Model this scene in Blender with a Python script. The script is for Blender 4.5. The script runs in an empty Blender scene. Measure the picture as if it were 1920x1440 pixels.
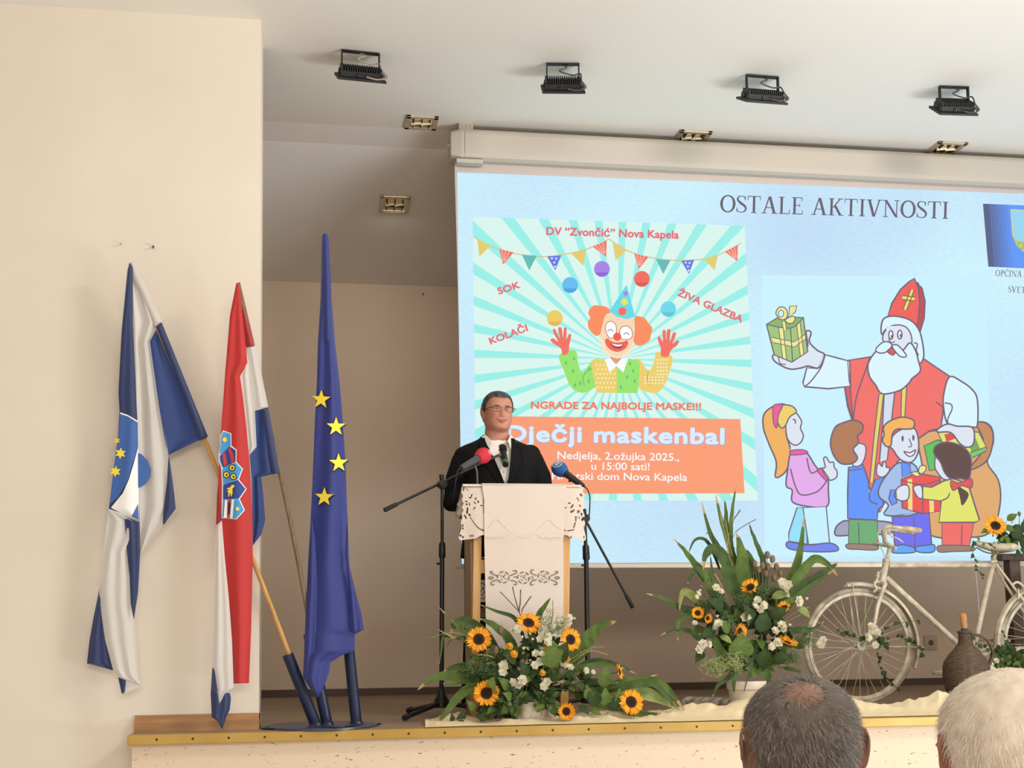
import bpy, bmesh, math, random
from mathutils import Vector, Matrix, noise as mnoise
SC = bpy.context.scene
COL = SC.collection
PI = math.pi
def V(*a): return Vector(a)

# ------------------------------------------------------------------ camera
F, CX, CY = 2400.0, 960.0, 1008.24            # focal length and principal point of the 1920x1440 frame
PITCH, YAW, ROLL = 0.0753, 0.1615, -0.0117
CAM = V(0.2088, -6.1725, 0.4291)
_cy, _sy = math.cos(YAW), math.sin(YAW)
_r0, _h0 = V(_cy, -_sy, 0), V(_sy, _cy, 0)
FWD = _h0 * math.cos(PITCH) + V(0, 0, 1) * math.sin(PITCH)
_u0 = V(0, 0, 1) * math.cos(PITCH) - _h0 * math.sin(PITCH)
RGT = _r0 * math.cos(ROLL) + _u0 * math.sin(ROLL)
UPV = _u0 * math.cos(ROLL) - _r0 * math.sin(ROLL)
cam_data = bpy.data.cameras.new('camera')
cam_data.sensor_width = 36.0
cam_data.lens = F / 1920.0 * 36.0
cam_data.shift_y = (CY - 720.0) / 1920.0
cam_data.clip_end = 200
cam = bpy.data.objects.new('camera', cam_data)
cam.matrix_world = Matrix(((RGT.x, UPV.x, -FWD.x, CAM.x), (RGT.y, UPV.y, -FWD.y, CAM.y), (RGT.z, UPV.z, -FWD.z, CAM.z), (0, 0, 0, 1)))
COL.objects.link(cam)
SC.camera = cam

def ray(px, py):
    return (FWD + RGT * ((px - CX) / F) - UPV * ((py - CY) / F))
def at(px, py, Y):                            # the point of the plane y = Y seen at a pixel of the photograph
    d = ray(px, py); return CAM + d * ((Y - CAM.y) / d.y)
def atz(px, py, Z):                           # the point of the plane z = Z
    d = ray(px, py); return CAM + d * ((Z - CAM.z) / d.z)
def depth(P): return (P - CAM).dot(FWD)
def ppm(P): return F / depth(P)               # pixels per metre at a point

# ------------------------------------------------------------------ exposure, world, lights
SC.view_settings.view_transform = 'Standard'
SC.view_settings.look = 'None'
SC.view_settings.exposure = 0.0
SC.view_settings.gamma = 1.0
SC.view_settings.use_curve_mapping = False
w = bpy.data.worlds.new('hall_ambience'); SC.world = w; w.use_nodes = True
w.node_tree.nodes['Background'].inputs[0].default_value = (1.0, 0.89, 0.77, 1)
w.node_tree.nodes['Background'].inputs[1].default_value = 0.6
def area(name, loc, to, sx, sy, power, col):
    l = bpy.data.lights.new(name, 'AREA'); l.shape = 'RECTANGLE'; l.size = sx; l.size_y = sy; l.energy = power; l.color = col
    o = bpy.data.objects.new(name, l); o.location = loc
    o.rotation_euler = (V(*to) - V(*loc)).to_track_quat('-Z', 'Y').to_euler(); COL.objects.link(o); return o
area('hall_ceiling_light', (3.4, -2.5, 3.36), (0.2, 0.0, 0.9), 0.9, 0.5, 95, (1.0, 0.92, 0.80))
area('hall_ceiling_light', (1.2, -10.4, 3.2), (1.6, 2.6, 0.6), 5.0, 1.4, 360, (1.0, 0.93, 0.84))
area('added_ceiling_fill', (5.2, -3.5, -0.7), (4.2, -1.3, 3.4), 3.0, 1.2, 185, (0.84, 0.93, 1.0))  # added unseen fill from below, brightens and cools the ceiling; no such lamp

# ------------------------------------------------------------------ materials
def lin(c):
    return tuple(((v / 255) / 12.92 if v / 255 <= 0.04045 else ((v / 255 + 0.055) / 1.055) ** 2.4) for v in c)
MATS = {}
def mat(name, c, rough=0.6, metal=0.0, c2=None, nscale=8.0, stretch=(1, 1, 1), bump=0.0, bscale=60.0, sheen=0.0, trans=0.0, spec=0.5):
    if name in MATS: return MATS[name]
    m = bpy.data.materials.new(name); m.use_nodes = True
    nt = m.node_tree; b = nt.nodes['Principled BSDF']
    b.inputs['Base Color'].default_value = (*lin(c), 1)
    b.inputs['Roughness'].default_value = rough; b.inputs['Metallic'].default_value = metal
    b.inputs['Specular IOR Level'].default_value = spec
    if sheen: b.inputs['Sheen Weight'].default_value = sheen
    tc = nt.nodes.new('ShaderNodeTexCoord'); mp = nt.nodes.new('ShaderNodeMapping'); mp.inputs['Scale'].default_value = stretch
    nt.links.new(tc.outputs['Object'], mp.inputs['Vector'])
    if c2:
        n = nt.nodes.new('ShaderNodeTexNoise'); n.inputs['Scale'].default_value = nscale; n.inputs['Detail'].default_value = 5
        r = nt.nodes.new('ShaderNodeValToRGB'); r.color_ramp.elements[0].position = 0.35; r.color_ramp.elements[1].position = 0.68
        r.color_ramp.elements[0].color = (*lin(c), 1); r.color_ramp.elements[1].color = (*lin(c2), 1)
        nt.links.new(mp.outputs[0], n.inputs['Vector']); nt.links.new(n.outputs[0], r.inputs[0]); nt.links.new(r.outputs[0], b.inputs['Base Color'])
    if bump:
        n2 = nt.nodes.new('ShaderNodeTexNoise'); n2.inputs['Scale'].default_value = bscale; n2.inputs['Detail'].default_value = 4
        bp = nt.nodes.new('ShaderNodeBump'); bp.inputs['Strength'].default_value = bump; bp.inputs['Distance'].default_value = 0.01
        nt.links.new(mp.outputs[0], n2.inputs['Vector']); nt.links.new(n2.outputs[0], bp.inputs['Height']); nt.links.new(bp.outputs[0], b.inputs['Normal'])
    if trans:                                  # thin cloth or leaf: some light comes through
        t = nt.nodes.new('ShaderNodeBsdfTranslucent'); mx = nt.nodes.new('ShaderNodeMixShader'); mx.inputs[0].default_value = trans
        t.inputs[0].default_value = (*lin(c), 1)
        nt.links.new(b.outputs[0], mx.inputs[1]); nt.links.new(t.outputs[0], mx.inputs[2])
        nt.links.new(mx.outputs[0], nt.nodes['Material Output'].inputs[0])
    MATS[name] = m; return m
def glow(c, s=1.0):                            # projected picture colours on the screen: light
    k = 'light_%d_%d_%d_%g' % (*c, s)
    if k in MATS: return MATS[k]
    m = bpy.data.materials.new(k); m.use_nodes = True; b = m.node_tree.nodes['Principled BSDF']
    b.inputs['Base Color'].default_value = (0.02, 0.02, 0.02, 1); b.inputs['Roughness'].default_value = 1; b.inputs['Specular IOR Level'].default_value = 0
    b.inputs['Emission Color'].default_value = (*lin(c), 1); b.inputs['Emission Strength'].default_value = s
    MATS[k] = m; return m

# ------------------------------------------------------------------ mesh builder
def catmull(pts, n=6, closed=False):
    P = [Vector(p) for p in pts]
    if len(P) < 3: return P
    out = []; L = len(P)
    for i in range(L if closed else L - 1):
        if closed: a, b, c, d = P[(i - 1) % L], P[i], P[(i + 1) % L], P[(i + 2) % L]
        else: a, b, c, d = P[max(i - 1, 0)], P[i], P[i + 1], P[min(i + 2, L - 1)]
        for k in range(n):
            t = k / n
            out.append(0.5 * ((2 * b) + (c - a) * t + (2 * a - 5 * b + 4 * c - d) * t * t + (3 * b - a - 3 * c + d) * t ** 3))
    if not closed: out.append(P[-1])
    return out
def lerp(a, b, t): return a + (b - a) * t
def interp(x, xs, ys):
    if x <= xs[0]: return ys[0]
    for i in range(len(xs) - 1):
        if x <= xs[i + 1]:
            d = xs[i + 1] - xs[i]
            return ys[i] if d == 0 else ys[i] + (ys[i + 1] - ys[i]) * (x - xs[i]) / d
    return ys[-1]

ORIG = {}
class MB:
    def __init__(s): s.v = []; s.f = []; s.m = []; s.k = 0
    def mat(s, k): s.k = k; return s
    def add(s, vs, fs):
        o = len(s.v); s.v += [Vector(p) for p in vs]
        for f in fs: s.f.append(tuple(i + o for i in f)); s.m.append(s.k)
        return s
    def box(s, c, size, rot=None, bev=0.0):
        c = Vector(c); hx, hy, hz = size[0] / 2, size[1] / 2, size[2] / 2
        R = rot or Matrix.Identity(3)
        if bev <= 0:
            vs = [c + R @ V(x * hx, y * hy, z * hz) for x in (-1, 1) for y in (-1, 1) for z in (-1, 1)]
            return s.add(vs, [(0, 1, 3, 2), (4, 6, 7, 5), (0, 4, 5, 1), (2, 3, 7, 6), (0, 2, 6, 4), (1, 5, 7, 3)])
        bm = bmesh.new(); bmesh.ops.create_cube(bm, size=1.0)
        for v in bm.verts: v.co = V(v.co.x * size[0], v.co.y * size[1], v.co.z * size[2])
        bmesh.ops.bevel(bm, geom=list(bm.edges), offset=bev, segments=2, affect='EDGES', profile=0.5)
        bm.verts.index_update()
        s.add([c + R @ v.co for v in bm.verts], [[v.index for v in f.verts] for f in bm.faces]); bm.free(); return s
    def tube(s, pts, r, n=10, cap=True, closed=False, flat=1.0, up=None):
        P = [Vector(p) for p in pts]; L = len(P)
        R = r if isinstance(r, (list, tuple)) else [r] * L
        if len(R) != L: R = [interp(i / (L - 1), [j / (len(R) - 1) for j in range(len(R))], list(R)) for i in range(L)]
        t0 = (P[1] - P[0]).normalized()
        a = up or (V(0, 0, 1) if abs(t0.z) < 0.9 else V(0, 1, 0))
        nrm = (a - t0 * a.dot(t0)).normalized(); vs = []
        for i in range(L):
            if closed: t = (P[(i + 1) % L] - P[i - 1]).normalized()
            else: t = (P[min(i + 1, L - 1)] - P[max(i - 1, 0)]).normalized()
            nn = nrm - t * nrm.dot(t)
            if nn.length > 1e-6: nrm = nn.normalized()
            bi = t.cross(nrm)
            for k in range(n):
                th = 2 * PI * k / n
                vs.append(P[i] + (nrm * math.cos(th) * flat + bi * math.sin(th)) * R[i])
        fs = []
        for i in range(L if closed else L - 1):
            j = (i + 1) % L
            for k in range(n):
                q = (k + 1) % n; fs.append((i * n + k, i * n + q, j * n + q, j * n + k))
        if cap and not closed:
            fs.append(tuple(range(n - 1, -1, -1))); fs.append(tuple((L - 1) * n + k for k in range(n)))
        return s.add(vs, fs)
    def lathe(s, prof, o, axis=(0, 0, 1), n=24, cap=True):  # prof: (height, radius)
        o = Vector(o); q = V(0, 0, 1).rotation_difference(Vector(axis).normalized()); vs = []; fs = []
        for h, r in prof:
            for k in range(n):
                th = 2 * PI * k / n; vs.append(o + q @ V(r * math.cos(th), r * math.sin(th), h))
        for i in range(len(prof) - 1):
            for k in range(n):
                j = (k + 1) % n; fs.append((i * n + k, i * n + j, (i + 1) * n + j, (i + 1) * n + k))
        if cap:
            fs.append(tuple(range(n - 1, -1, -1))); fs.append(tuple((len(prof) - 1) * n + k for k in range(n)))
        return s.add(vs, fs)
    def ball(s, c, r, n=12, m=8, sc=(1, 1, 1), rot=None):
        c = Vector(c); R = rot or Matrix.Identity(3); vs = [c + R @ V(0, 0, r * sc[2])]; fs = []
        for i in range(1, m):
            ph = PI * i / m
            for k in range(n):
                th = 2 * PI * k / n
                vs.append(c + R @ V(r * sc[0] * math.sin(ph) * math.cos(th), r * sc[1] * math.sin(ph) * math.sin(th), r * sc[2] * math.cos(ph)))
        vs.append(c + R @ V(0, 0, -r * sc[2]))
        for k in range(n): fs.append((0, 1 + k, 1 + (k + 1) % n))
        for i in range(m - 2):
            for k in range(n):
                a = 1 + i * n + k; b = 1 + i * n + (k + 1) % n; fs.append((a, a + n, b + n, b))
        e = len(vs) - 1
        for k in range(n): fs.append((e, e - n + (k + 1) % n, e - n + k))
        return s.add(vs, fs)
    def grid(s, rows, closed=False):
        vs = [p for r in rows for p in r]; w_ = len(rows[0]); fs = []
        for i in range(len(rows) - 1):
            for k in range(w_ if closed else w_ - 1):
                j = (k + 1) % w_; fs.append((i * w_ + k, i * w_ + j, (i + 1) * w_ + j, (i + 1) * w_ + k))
        return s.add(vs, fs)
    def prism(s, pts, d):                     # polygon (3-D points) pushed along vector d
        P = [Vector(p) for p in pts]; n = len(P); d = Vector(d)
        fs = [tuple(range(n)), tuple(range(2 * n - 1, n - 1, -1))]
        for i in range(n): j = (i + 1) % n; fs.append((i, i + n, j + n, j))
        return s.add(P + [p + d for p in P], fs)
    def build(s, name, mats, parent=None, smooth=True, fix=True):
        if not isinstance(mats, (list, tuple)): mats = [mats]
        if parent is not None: o0 = ORIG[parent.name]
        else:
            xs = [p.x for p in s.v]; ys = [p.y for p in s.v]; zs = [p.z for p in s.v]
            o0 = V((min(xs) + max(xs)) / 2, (min(ys) + max(ys)) / 2, min(zs))
        me = bpy.data.meshes.new(name); me.from_pydata([tuple(p - o0) for p in s.v], [], s.f)
        for m in mats: me.materials.append(m)
        for p, k in zip(me.polygons, s.m): p.material_index = k; p.use_smooth = smooth
        if fix:
            bm = bmesh.new(); bm.from_mesh(me); bmesh.ops.recalc_face_normals(bm, faces=bm.faces[:]); bm.to_mesh(me); bm.free()
        if smooth:
            try: me.set_sharp_from_angle(angle=math.radians(42))
            except Exception: pass
        o = bpy.data.objects.new(name, me); COL.objects.link(o)
        if parent is None: o.location = o0
        else: o.parent = parent
        ORIG[o.name] = o0
        return o
def tag(o, label=None, cat=None, group=None, kind=None):
    if label: o['label'] = label
    if cat: o['category'] = cat
    if group: o['group'] = group
    if kind: o['kind'] = kind
    return o
def thing(name, loc, label, cat, group=None):
    o = bpy.data.objects.new(name, None); o.empty_display_size = 0.05; COL.objects.link(o); o.location = loc
    ORIG[o.name] = Vector(loc); return tag(o, label, cat, group)
def place(name, mesh, parent, M):              # another object that shares a mesh, posed by matrix M (world) under a parent at ORIG
    o = bpy.data.objects.new(name, mesh); COL.objects.link(o); o.parent = parent
    ORIG[o.name] = ORIG[parent.name]
    o.matrix_local = Matrix.Translation(-ORIG[parent.name]) @ M
    return o
def frame_to(n, up=V(0, 0, 1), roll=0.0):      # rotation whose local +Z looks along n
    n = Vector(n).normalized(); x = up.cross(n)
    if x.length < 1e-4: x = V(1, 0, 0)
    x.normalize(); y = n.cross(x)
    return Matrix((x, y, n)).transposed() @ Matrix.Rotation(roll, 3, 'Z')
def mesh_only(mb, name, mats, smooth=True):    # a mesh datablock with no object yet
    if not isinstance(mats, (list, tuple)): mats = [mats]
    me = bpy.data.meshes.new(name); me.from_pydata([tuple(p) for p in mb.v], [], mb.f)
    for m in mats: me.materials.append(m)
    for p, k in zip(me.polygons, mb.m): p.material_index = k; p.use_smooth = smooth
    return me
BLACK = mat('black_metal', (20, 20, 21), 0.45)
# ------------------------------------------------------------------ the setting
H, HW, D = 3.443, 3.03, 3.205
HALL = -1.0
WALLM = mat('warm_white_paint', (226, 217, 204), 0.85, c2=(220, 210, 196), nscale=1.3, bump=0.05, bscale=40)
BACKM = mat('beige_paint', (236, 216, 196), 0.85, c2=(228, 208, 188), nscale=1.1, bump=0.05, bscale=40)
CEILM = mat('ceiling_paint', (240, 237, 232), 0.9)
FLOORM = mat('stage_boards', (134, 112, 90), 0.5, c2=(158, 136, 112), nscale=3.0, stretch=(0.6, 9, 1))
HALLM = mat('hall_floor', (216, 206, 190), 0.5)
TRIMW = mat('brown_wood_trim', (158, 116, 76), 0.5, c2=(182, 138, 94), nscale=5, stretch=(1, 8, 8))
DARKW = mat('dark_baseboard', (86, 68, 54), 0.5)
GOLD = mat('brass_strip', (186, 152, 78), 0.42, 0.25, c2=(170, 134, 62), nscale=4)
def struct(name, mb, m, parent=None, smooth=False):
    o = mb.build(name, m, parent, smooth)
    if parent is None: o['kind'] = 'structure'
    return o
XL, XR, YB = -4.2, 7.5, -11.5
Y0 = 0.0
struct('floor', MB().box(((XL + XR) / 2, (YB + D) / 2, HALL - 0.05), (XR - XL, D - YB, 0.1)), HALLM)
XS = atz(248, 1377, 0.0).x
struct('floor_stage', MB().prism([V(*p, -0.04) for p in ((XS, -0.17), (XR, -0.17), (XR, D), (-1.6, D), (-1.6, 0.3), (XS, 0.3))], (0, 0, 0.04)), FLOORM)
# wall left of the stage opening, its face level with the stage front; it turns back along the stage side
struct('wall_left', MB().box((XL / 2, 0.15, (H + HALL) / 2), (-XL, 0.30, H - HALL)), WALLM)
struct('wall_back', MB().box(((XL + XR) / 2, D + 0.06, (H + HALL) / 2 + 0.1), (XR - XL, 0.12, H - HALL + 0.2)), BACKM)
struct('wall_wing', MB().box((-1.66, (0.3 + D) / 2, H / 2), (0.12, D - 0.3, H + 0.2)), BACKM)
struct('wall_right', MB().box((XR + 0.06, (YB + D) / 2, (H + HALL) / 2), (0.12, D - YB, H - HALL)), WALLM)
# ceiling: level over the hall and the front of the stage, then falling to the back wall
YC = 1.25
pr = [(YB, H), (0.0, H), (YC, H), (YC + 0.25, H - 0.02), (D + 0.1, HW - 0.02), (D + 0.1, H + 0.3), (YB, H + 0.3)]
struct('ceiling', MB().prism([V(XL, y, z) for y, z in pr], (XR - XL, 0, 0)), CEILM)
# stage front board and the brass strip along its lip
m = bpy.data.materials.new('speckled_front'); m.use_nodes = True; nt = m.node_tree; b = nt.nodes['Principled BSDF']; b.inputs['Roughness'].default_value = 0.8
tc = nt.nodes.new('ShaderNodeTexCoord'); mp = nt.nodes.new('ShaderNodeMapping'); mp.inputs['Rotation'].default_value = (0, 0.5, 0); mp.inputs['Scale'].default_value = (14, 30, 42)
nz = nt.nodes.new('ShaderNodeTexNoise'); nz.inputs['Scale'].default_value = 1.6; nz.inputs['Detail'].default_value = 6; nz.inputs['Roughness'].default_value = 0.75
cr = nt.nodes.new('ShaderNodeValToRGB'); cr.color_ramp.elements[0].position = 0.612; cr.color_ramp.elements[1].position = 0.655
cr.color_ramp.elements[0].color = (*lin((220, 200, 176)), 1); cr.color_ramp.elements[1].color = (*lin((96, 74, 56)), 1)
nt.links.new(tc.outputs['Object'], mp.inputs[0]); nt.links.new(mp.outputs[0], nz.inputs['Vector']); nt.links.new(nz.outputs[0], cr.inputs[0]); nt.links.new(cr.outputs[0], b.inputs['Base Color'])
XS = atz(248, 1377, 0.0).x
struct('wall_front', MB().box(((XS + XR) / 2, -0.085, (HALL - 0.045) / 2), (XR - XS, 0.17, -HALL - 0.045)), m)
st = MB(); st.box(((XS - 0.01 + XR) / 2, -0.105, -0.023), (XR - XS + 0.02, 0.22, 0.045), bev=0.004)
gs = struct('trim_1', st, GOLD)
sn = MB()
for k in range(18):
    P = at(232 + 62 + k * 67.5, 1381 - k * 1.62, -0.216)
    sn.ball((P.x, -0.215, -0.022), 0.006, 8, 5, (1, 0.4, 1))
sn.build('screw_head', mat('dark_screw', (52, 40, 28), 0.5), gs)
bl = MB(); xb = at(252, 1360, -0.02).x
bl.prism([V(xb, 0.0, 0.0), V(xb, -0.035, 0.0), V(xb, -0.035, 0.045), V(xb, -0.012, 0.062), V(xb, -0.012, 0.075), V(xb, 0.0, 0.075)], (-xb, 0, 0))
struct('baseboard_left', bl, TRIMW)
struct('baseboard_back', MB().box(((-1.6 + XR) / 2, D - 0.012, 0.026), (XR + 1.6, 0.024, 0.052)), DARKW)
# nails left in the wall
for q, (px, py, lb) in enumerate([(287, 463, 'small dark nail in the left wall above the white and blue flag'), (227, 457, 'thin pale wall plug mark high on the left wall')]):
    P = at(px, py, -0.004)
    tag(MB().tube([P + V(0, 0.004, 0), P + V(0.003, -0.022, -0.004)], 0.0055 if q == 0 else 0.0035, 8).build('nail', mat('nail_steel', (84, 74, 62), 0.5) if q == 0 else mat('pale_plug', (190, 172, 150), 0.7)), lb, 'nail')
P = at(793, 551, D - 0.004)
tag(MB().tube([P + V(0, 0.004, 0), P + V(0, -0.02, -0.004)], 0.006, 8).build('nail', mat('nail_steel', (84, 74, 62), 0.5)), 'lone dark nail high on the back wall left of the screen', 'nail')
# wall socket low on the back wall
P = at(1745, 1205, D - 0.006); s = 26 / ppm(P)
t = thing('wall_socket', V(P.x, D - 0.0, P.z), 'square beige power socket low on the back wall behind the bicycle', 'socket')
MB().box((P.x, D - 0.006, P.z), (s, 0.012, s * 1.05), bev=0.003).build('cover_plate', mat('socket_plastic', (196, 180, 162), 0.5), t)
MB().lathe([(0, 0.022), (0.002, 0.022), (0.003, 0.018)], (P.x, D - 0.0122, P.z), (0, -1, 0), 20).build('outlet', mat('socket_dark', (110, 96, 84), 0.6), t)

# ------------------------------------------------------------------ floodlights on the ceiling
FLM = mat('floodlight_black', (15, 15, 16), 0.55)
GREYC = mat('grey_cable', (150, 142, 132), 0.5)
LENS = mat('floodlight_glass', (150, 150, 140), 0.15)
def floodlight(pxc, pyt, wpx, turn, tilt, label):
    # pxc, pyt: middle of the bracket's top bar, against the ceiling
    P = atz(pxc, pyt, H - 0.012); k = ppm(P); w_ = wpx / k
    t = thing('floodlight', V(P.x, P.y, H), label, 'floodlight', 'floodlights on the ceiling')
    Rz = Matrix.Rotation(turn, 3, 'Z')
    def X(x, y, z): return V(P.x, P.y, H) + Rz @ V(x, y, z)
    bw = w_; drop = 0.115
    b_ = MB()
    b_.box(X(0, 0, -0.006), (bw, 0.026, 0.006), Rz)
    for sx in (-1, 1): b_.box(X(sx * bw / 2, 0, -drop / 2 - 0.003), (0.006, 0.026, drop), Rz)
    b_.ball(X(0.02, 0, -0.011), 0.008, 8, 5)
    b_.build('bracket', FLM, t, False)
    Rt = Rz @ Matrix.Rotation(tilt, 3, 'X'); c = X(0, 0, -drop)
    def Q(x, y, z): return c + Rt @ V(x, y, z)
    hw = bw * 0.5 + 0.028
    h = MB()
    # die-cast case: thin face plate below, smaller back above, fins on the back
    h.grid([[Q(sx * a, sy * b2, z) for sx, sy in ((-1, -1), (1, -1), (1, 1), (-1, 1))] for a, b2, z in ((0.001, 0.001, 0.012), (hw * 0.86, 0.062, 0.012), (hw * 0.86, 0.062, -0.014), (hw, 0.085, -0.018), (hw, 0.085, -0.030), (hw - 0.012, 0.074, -0.031))], True)
    for i in range(17):
        x = lerp(-hw * 0.80, hw * 0.80, i / 16); h.box(Q(x, 0, 0.022), (0.005, 0.118, 0.022), Rt)
    h.box(Q(-0.02, -0.064, -0.004), (0.012, 0.012, 0.016), Rt)
    h.build('lamp_case', FLM, t, False)
    MB().box(Q(0, 0, -0.0295), (2 * hw - 0.03, 0.145, 0.003), Rt).build('lens', LENS, t, False)
    for sx in (-1, 1): MB().lathe([(0, 0.012), (0.012, 0.012), (0.016, 0.008)], X(sx * (bw / 2 + 0.003), 0, -drop), Rz @ V(sx, 0, 0), 12).build('knob', FLM, t)
    gl = MB(); gl.lathe([(0, 0.011), (0.03, 0.011), (0.038, 0.007)], Q(hw * 0.82, -0.055, 0.02), Rt @ V(0.5, -0.5, -0.5), 12)
    gl.build('cable_gland', mat('gland_grey', (96, 92, 88), 0.5), t)
    rnd = random.Random(int(pxc))
    cb = MB()
    cb.tube(catmull([X(-0.01, 0.01, 0), X(0.02, -0.02, -0.03), X(-0.02, -0.03, -0.055), X(0.05, -0.025, -0.075), X(0.09, -0.03, -0.07), Q(hw * 0.82, -0.055, 0.03), Q(hw * 0.95, -0.085, 0.0), Q(hw * 0.6, -0.09, -0.012), Q(0.02, -0.088, -0.005)], 8), 0.0042, 7)
    cb.build('power_cable', GREYC if wpx > 68 else mat('dark_cable', (70, 66, 62), 0.5), t)
floodlight(676, 101, 70, 0.10, 0.55, 'black floodlight on the ceiling nearest the left wall, grey cable looped over it')
floodlight(1055, 123, 60, -0.12, 0.62, 'black floodlight on the ceiling turned askew, above the striped clown poster')
floodlight(1429, 146, 62, 0.04, 0.5, 'black floodlight on the ceiling above the slide title')
floodlight(1788, 166, 55, -0.06, 0.62, 'black floodlight on the ceiling above the blue crest picture, cable drooping')

# ------------------------------------------------------------------ square recessed downlights
FRM = mat('brushed_nickel', (206, 196, 178), 0.3, 0.5)
REF = mat('mirror_reflector', (220, 205, 170), 0.12, 0.9)
def downlight(px, py, wpx, Z, slope, label, watts=0):
    P = atz(px, py, Z) if slope == 0 else None
    if slope:
        lo, hi = 0.1, D
        for _ in range(40):
            mid = (lo + hi) / 2; z = H - 0.02 - (mid - YC - 0.25) * slope if mid > YC + 0.25 else H
            if at(px, py, mid).z < z: lo = mid
            else: hi = mid
        P = at(px, py, lo)
    R = Matrix.Rotation(-math.atan(slope), 3, 'X'); w_ = wpx / ppm(P); h = w_ / 2
    t = thing('recessed_downlight', P, label, 'downlight', 'square recessed lights in the ceiling')
    def Q(x, y, z): return P + R @ V(x, y, z)
    f = MB()
    for sx, sy, a, b2 in ((0, -1, w_, 0.028), (0, 1, w_, 0.028), (-1, 0, 0.028, w_), (1, 0, 0.028, w_)):
        f.box(Q(sx * (h - 0.014), sy * (h - 0.014), -0.007), (a, b2, 0.014), R, bev=0.003)
    f.build('frame', FRM, t, False)
    r_ = MB(); q = h - 0.028
    r_.grid([[Q(sx * a, sy * a, z) for sx, sy in ((-1, -1), (1, -1), (1, 1), (-1, 1))] for a, z in ((q, -0.0085), (q * 0.75, -0.0045), (0.001, -0.0035))], True)
    r_.build('reflector', REF, t, False)
    for sx in (-0.45, 0.4):
        g = MB(); g.tube([Q(sx * q - 0.028, 0.01, -0.011), Q(sx * q + 0.03, -0.01, -0.011)], 0.010, 8)
        g.build('bulb', mat('lamp_bulb', (250, 238, 206), 0.2), t)
    e = MB()
    for sx in (-0.72, 0.0, 0.72): e.box(Q(sx * q, 0, -0.010), (0.006, q * 1.8, 0.010), R)
    e.box(Q(0, 0.35 * q, -0.010), (q * 1.8, 0.006, 0.010), R)
    if watts: l = bpy.data.lights.new('downlight_lamp', 'AREA'); l.shape = 'SQUARE'; l.size = 0.12; l.energy = watts; l.color = (1.0, 0.86, 0.70); lo_ = bpy.data.objects.new('downlight_lamp', l); lo_.location = P + V(0, 0, -0.03); COL.objects.link(lo_)
    e.build('louvre', mat('dark_louvre', (70, 60, 48), 0.35, 0.6), t, False)
SL = (H - HW) / (D - YC - 0.15)
downlight(790, 228, 60, H, 0, 'square recessed ceiling light left of the screen case, in the front row')
downlight(740, 381, 56, H, SL, 'square recessed ceiling light deepest in, above the tall blue flag', 2.5)
downlight(1297, 256, 62, H, 0, 'square recessed ceiling light above the middle of the screen case')
downlight(1774, 276, 58, H, 0, 'square recessed ceiling light at the right, above the screen case')
# ------------------------------------------------------------------ projection screen
YS = 1.172
SCRW = mat('screen_case_white', (190, 183, 173), 0.55)
FABG = mat('screen_fabric', (196, 186, 182), 0.9)
a0, a1 = at(868, 250, YS), at(868, 302, YS)
XR_S = at(2190, 700, YS).x
zt, zb = a0.z, a1.z - 0.012
scr = thing('projection_screen', V((a0.x + XR_S) / 2, YS, at(1000, 1058, YS).z), 'wide pull-down projection screen under the ceiling showing a bright slide with a clown poster', 'screen')
m = MB()
dz = zt - zb; yf = YS - 0.075
prof = [(yf + 0.012, zt), (yf, zt - 0.016), (yf - 0.004, zt - 0.03), (yf - 0.004, zb + 0.035), (yf + 0.004, zb + 0.012), (yf + 0.03, zb), (YS + 0.075, zb), (YS + 0.085, zt - 0.02), (YS + 0.07, zt)]
m.prism([V(a0.x, y, z) for y, z in prof], (XR_S + 0.06 - a0.x, 0, 0))
m.box(((a0.x + XR_S) / 2, yf - 0.004, zt - 0.026), (XR_S - a0.x, 0.006, 0.005))
m.build('case', SCRW, scr, False)
ec = MB()
ec.grid([[V(x, YS + (y - YS) * s, (zt + zb) / 2 + (z - (zt + zb) / 2) * s - dr) for y, z in prof] for x, s, dr in ((a0.x + 0.002, 1.0, 0), (a0.x - 0.02, 1.0, 0.0), (a0.x - 0.075, 0.86, 0), (a0.x - 0.082, 0.8, 0), (a0.x - 0.082, 0.01, 0))], True)
ec.box((a0.x + 0.03, yf + 0.028, zb - 0.012), (0.16, 0.06, 0.026), bev=0.006)
ec.tube([V(a0.x - 0.08, YS, zb + dz * 0.55), V(a0.x - 0.095, YS, zb + dz * 0.55)], 0.012, 10)
ec.build('end_cap', SCRW, scr, False)
for px in (872, 2080):
    br = MB(); P = at(px, 245, YS); z0 = zt
    br.box((P.x, YS, (z0 + H) / 2), (0.085, 0.10, max(H - z0, 0.01)))
    for k in (-1, 0, 1): br.ball((P.x + k * 0.024, YS - 0.051, (z0 + H) / 2), 0.006, 8, 5)
    br.build('ceiling_bracket', mat('bracket_grey', (170, 160, 146), 0.5), scr, False)
fb = MB()
fa = [(852, 300), (857, 480), (863, 760), (865, 1062)]
rows = []
for px, py in fa:
    P = at(px, py, YS); rows.append([V(P.x, YS, P.z), V(XR_S - 0.01, YS, P.z)])
rows2 = [[p + V(0, 0.003, 0) for p in r] for r in rows]
fb.grid(rows); fb.grid(rows2)
fb.build('screen_fabric', FABG, scr, False)
bb = MB()
P = at(856, 1056, YS); Pz = at(1300, 1060, YS).z
bb.box(((P.x + XR_S) / 2, YS, Pz - 0.004), (XR_S - P.x, 0.024, 0.022), bev=0.004)
bb.build('bottom_bar', mat('bar_white', (224, 212, 196), 0.5), scr, False)
cd = MB()
P = at(1829, 1064, YS - 0.01); Q = at(1838, 1196, YS - 0.01)
cd.tube([V(P.x, YS, Pz), P, lerp(P, Q, 0.5) + V(0.004, 0, 0), Q], 0.003, 6)
cd.build('pull_cord', mat('white_cord', (216, 208, 200), 0.7), scr)

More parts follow.
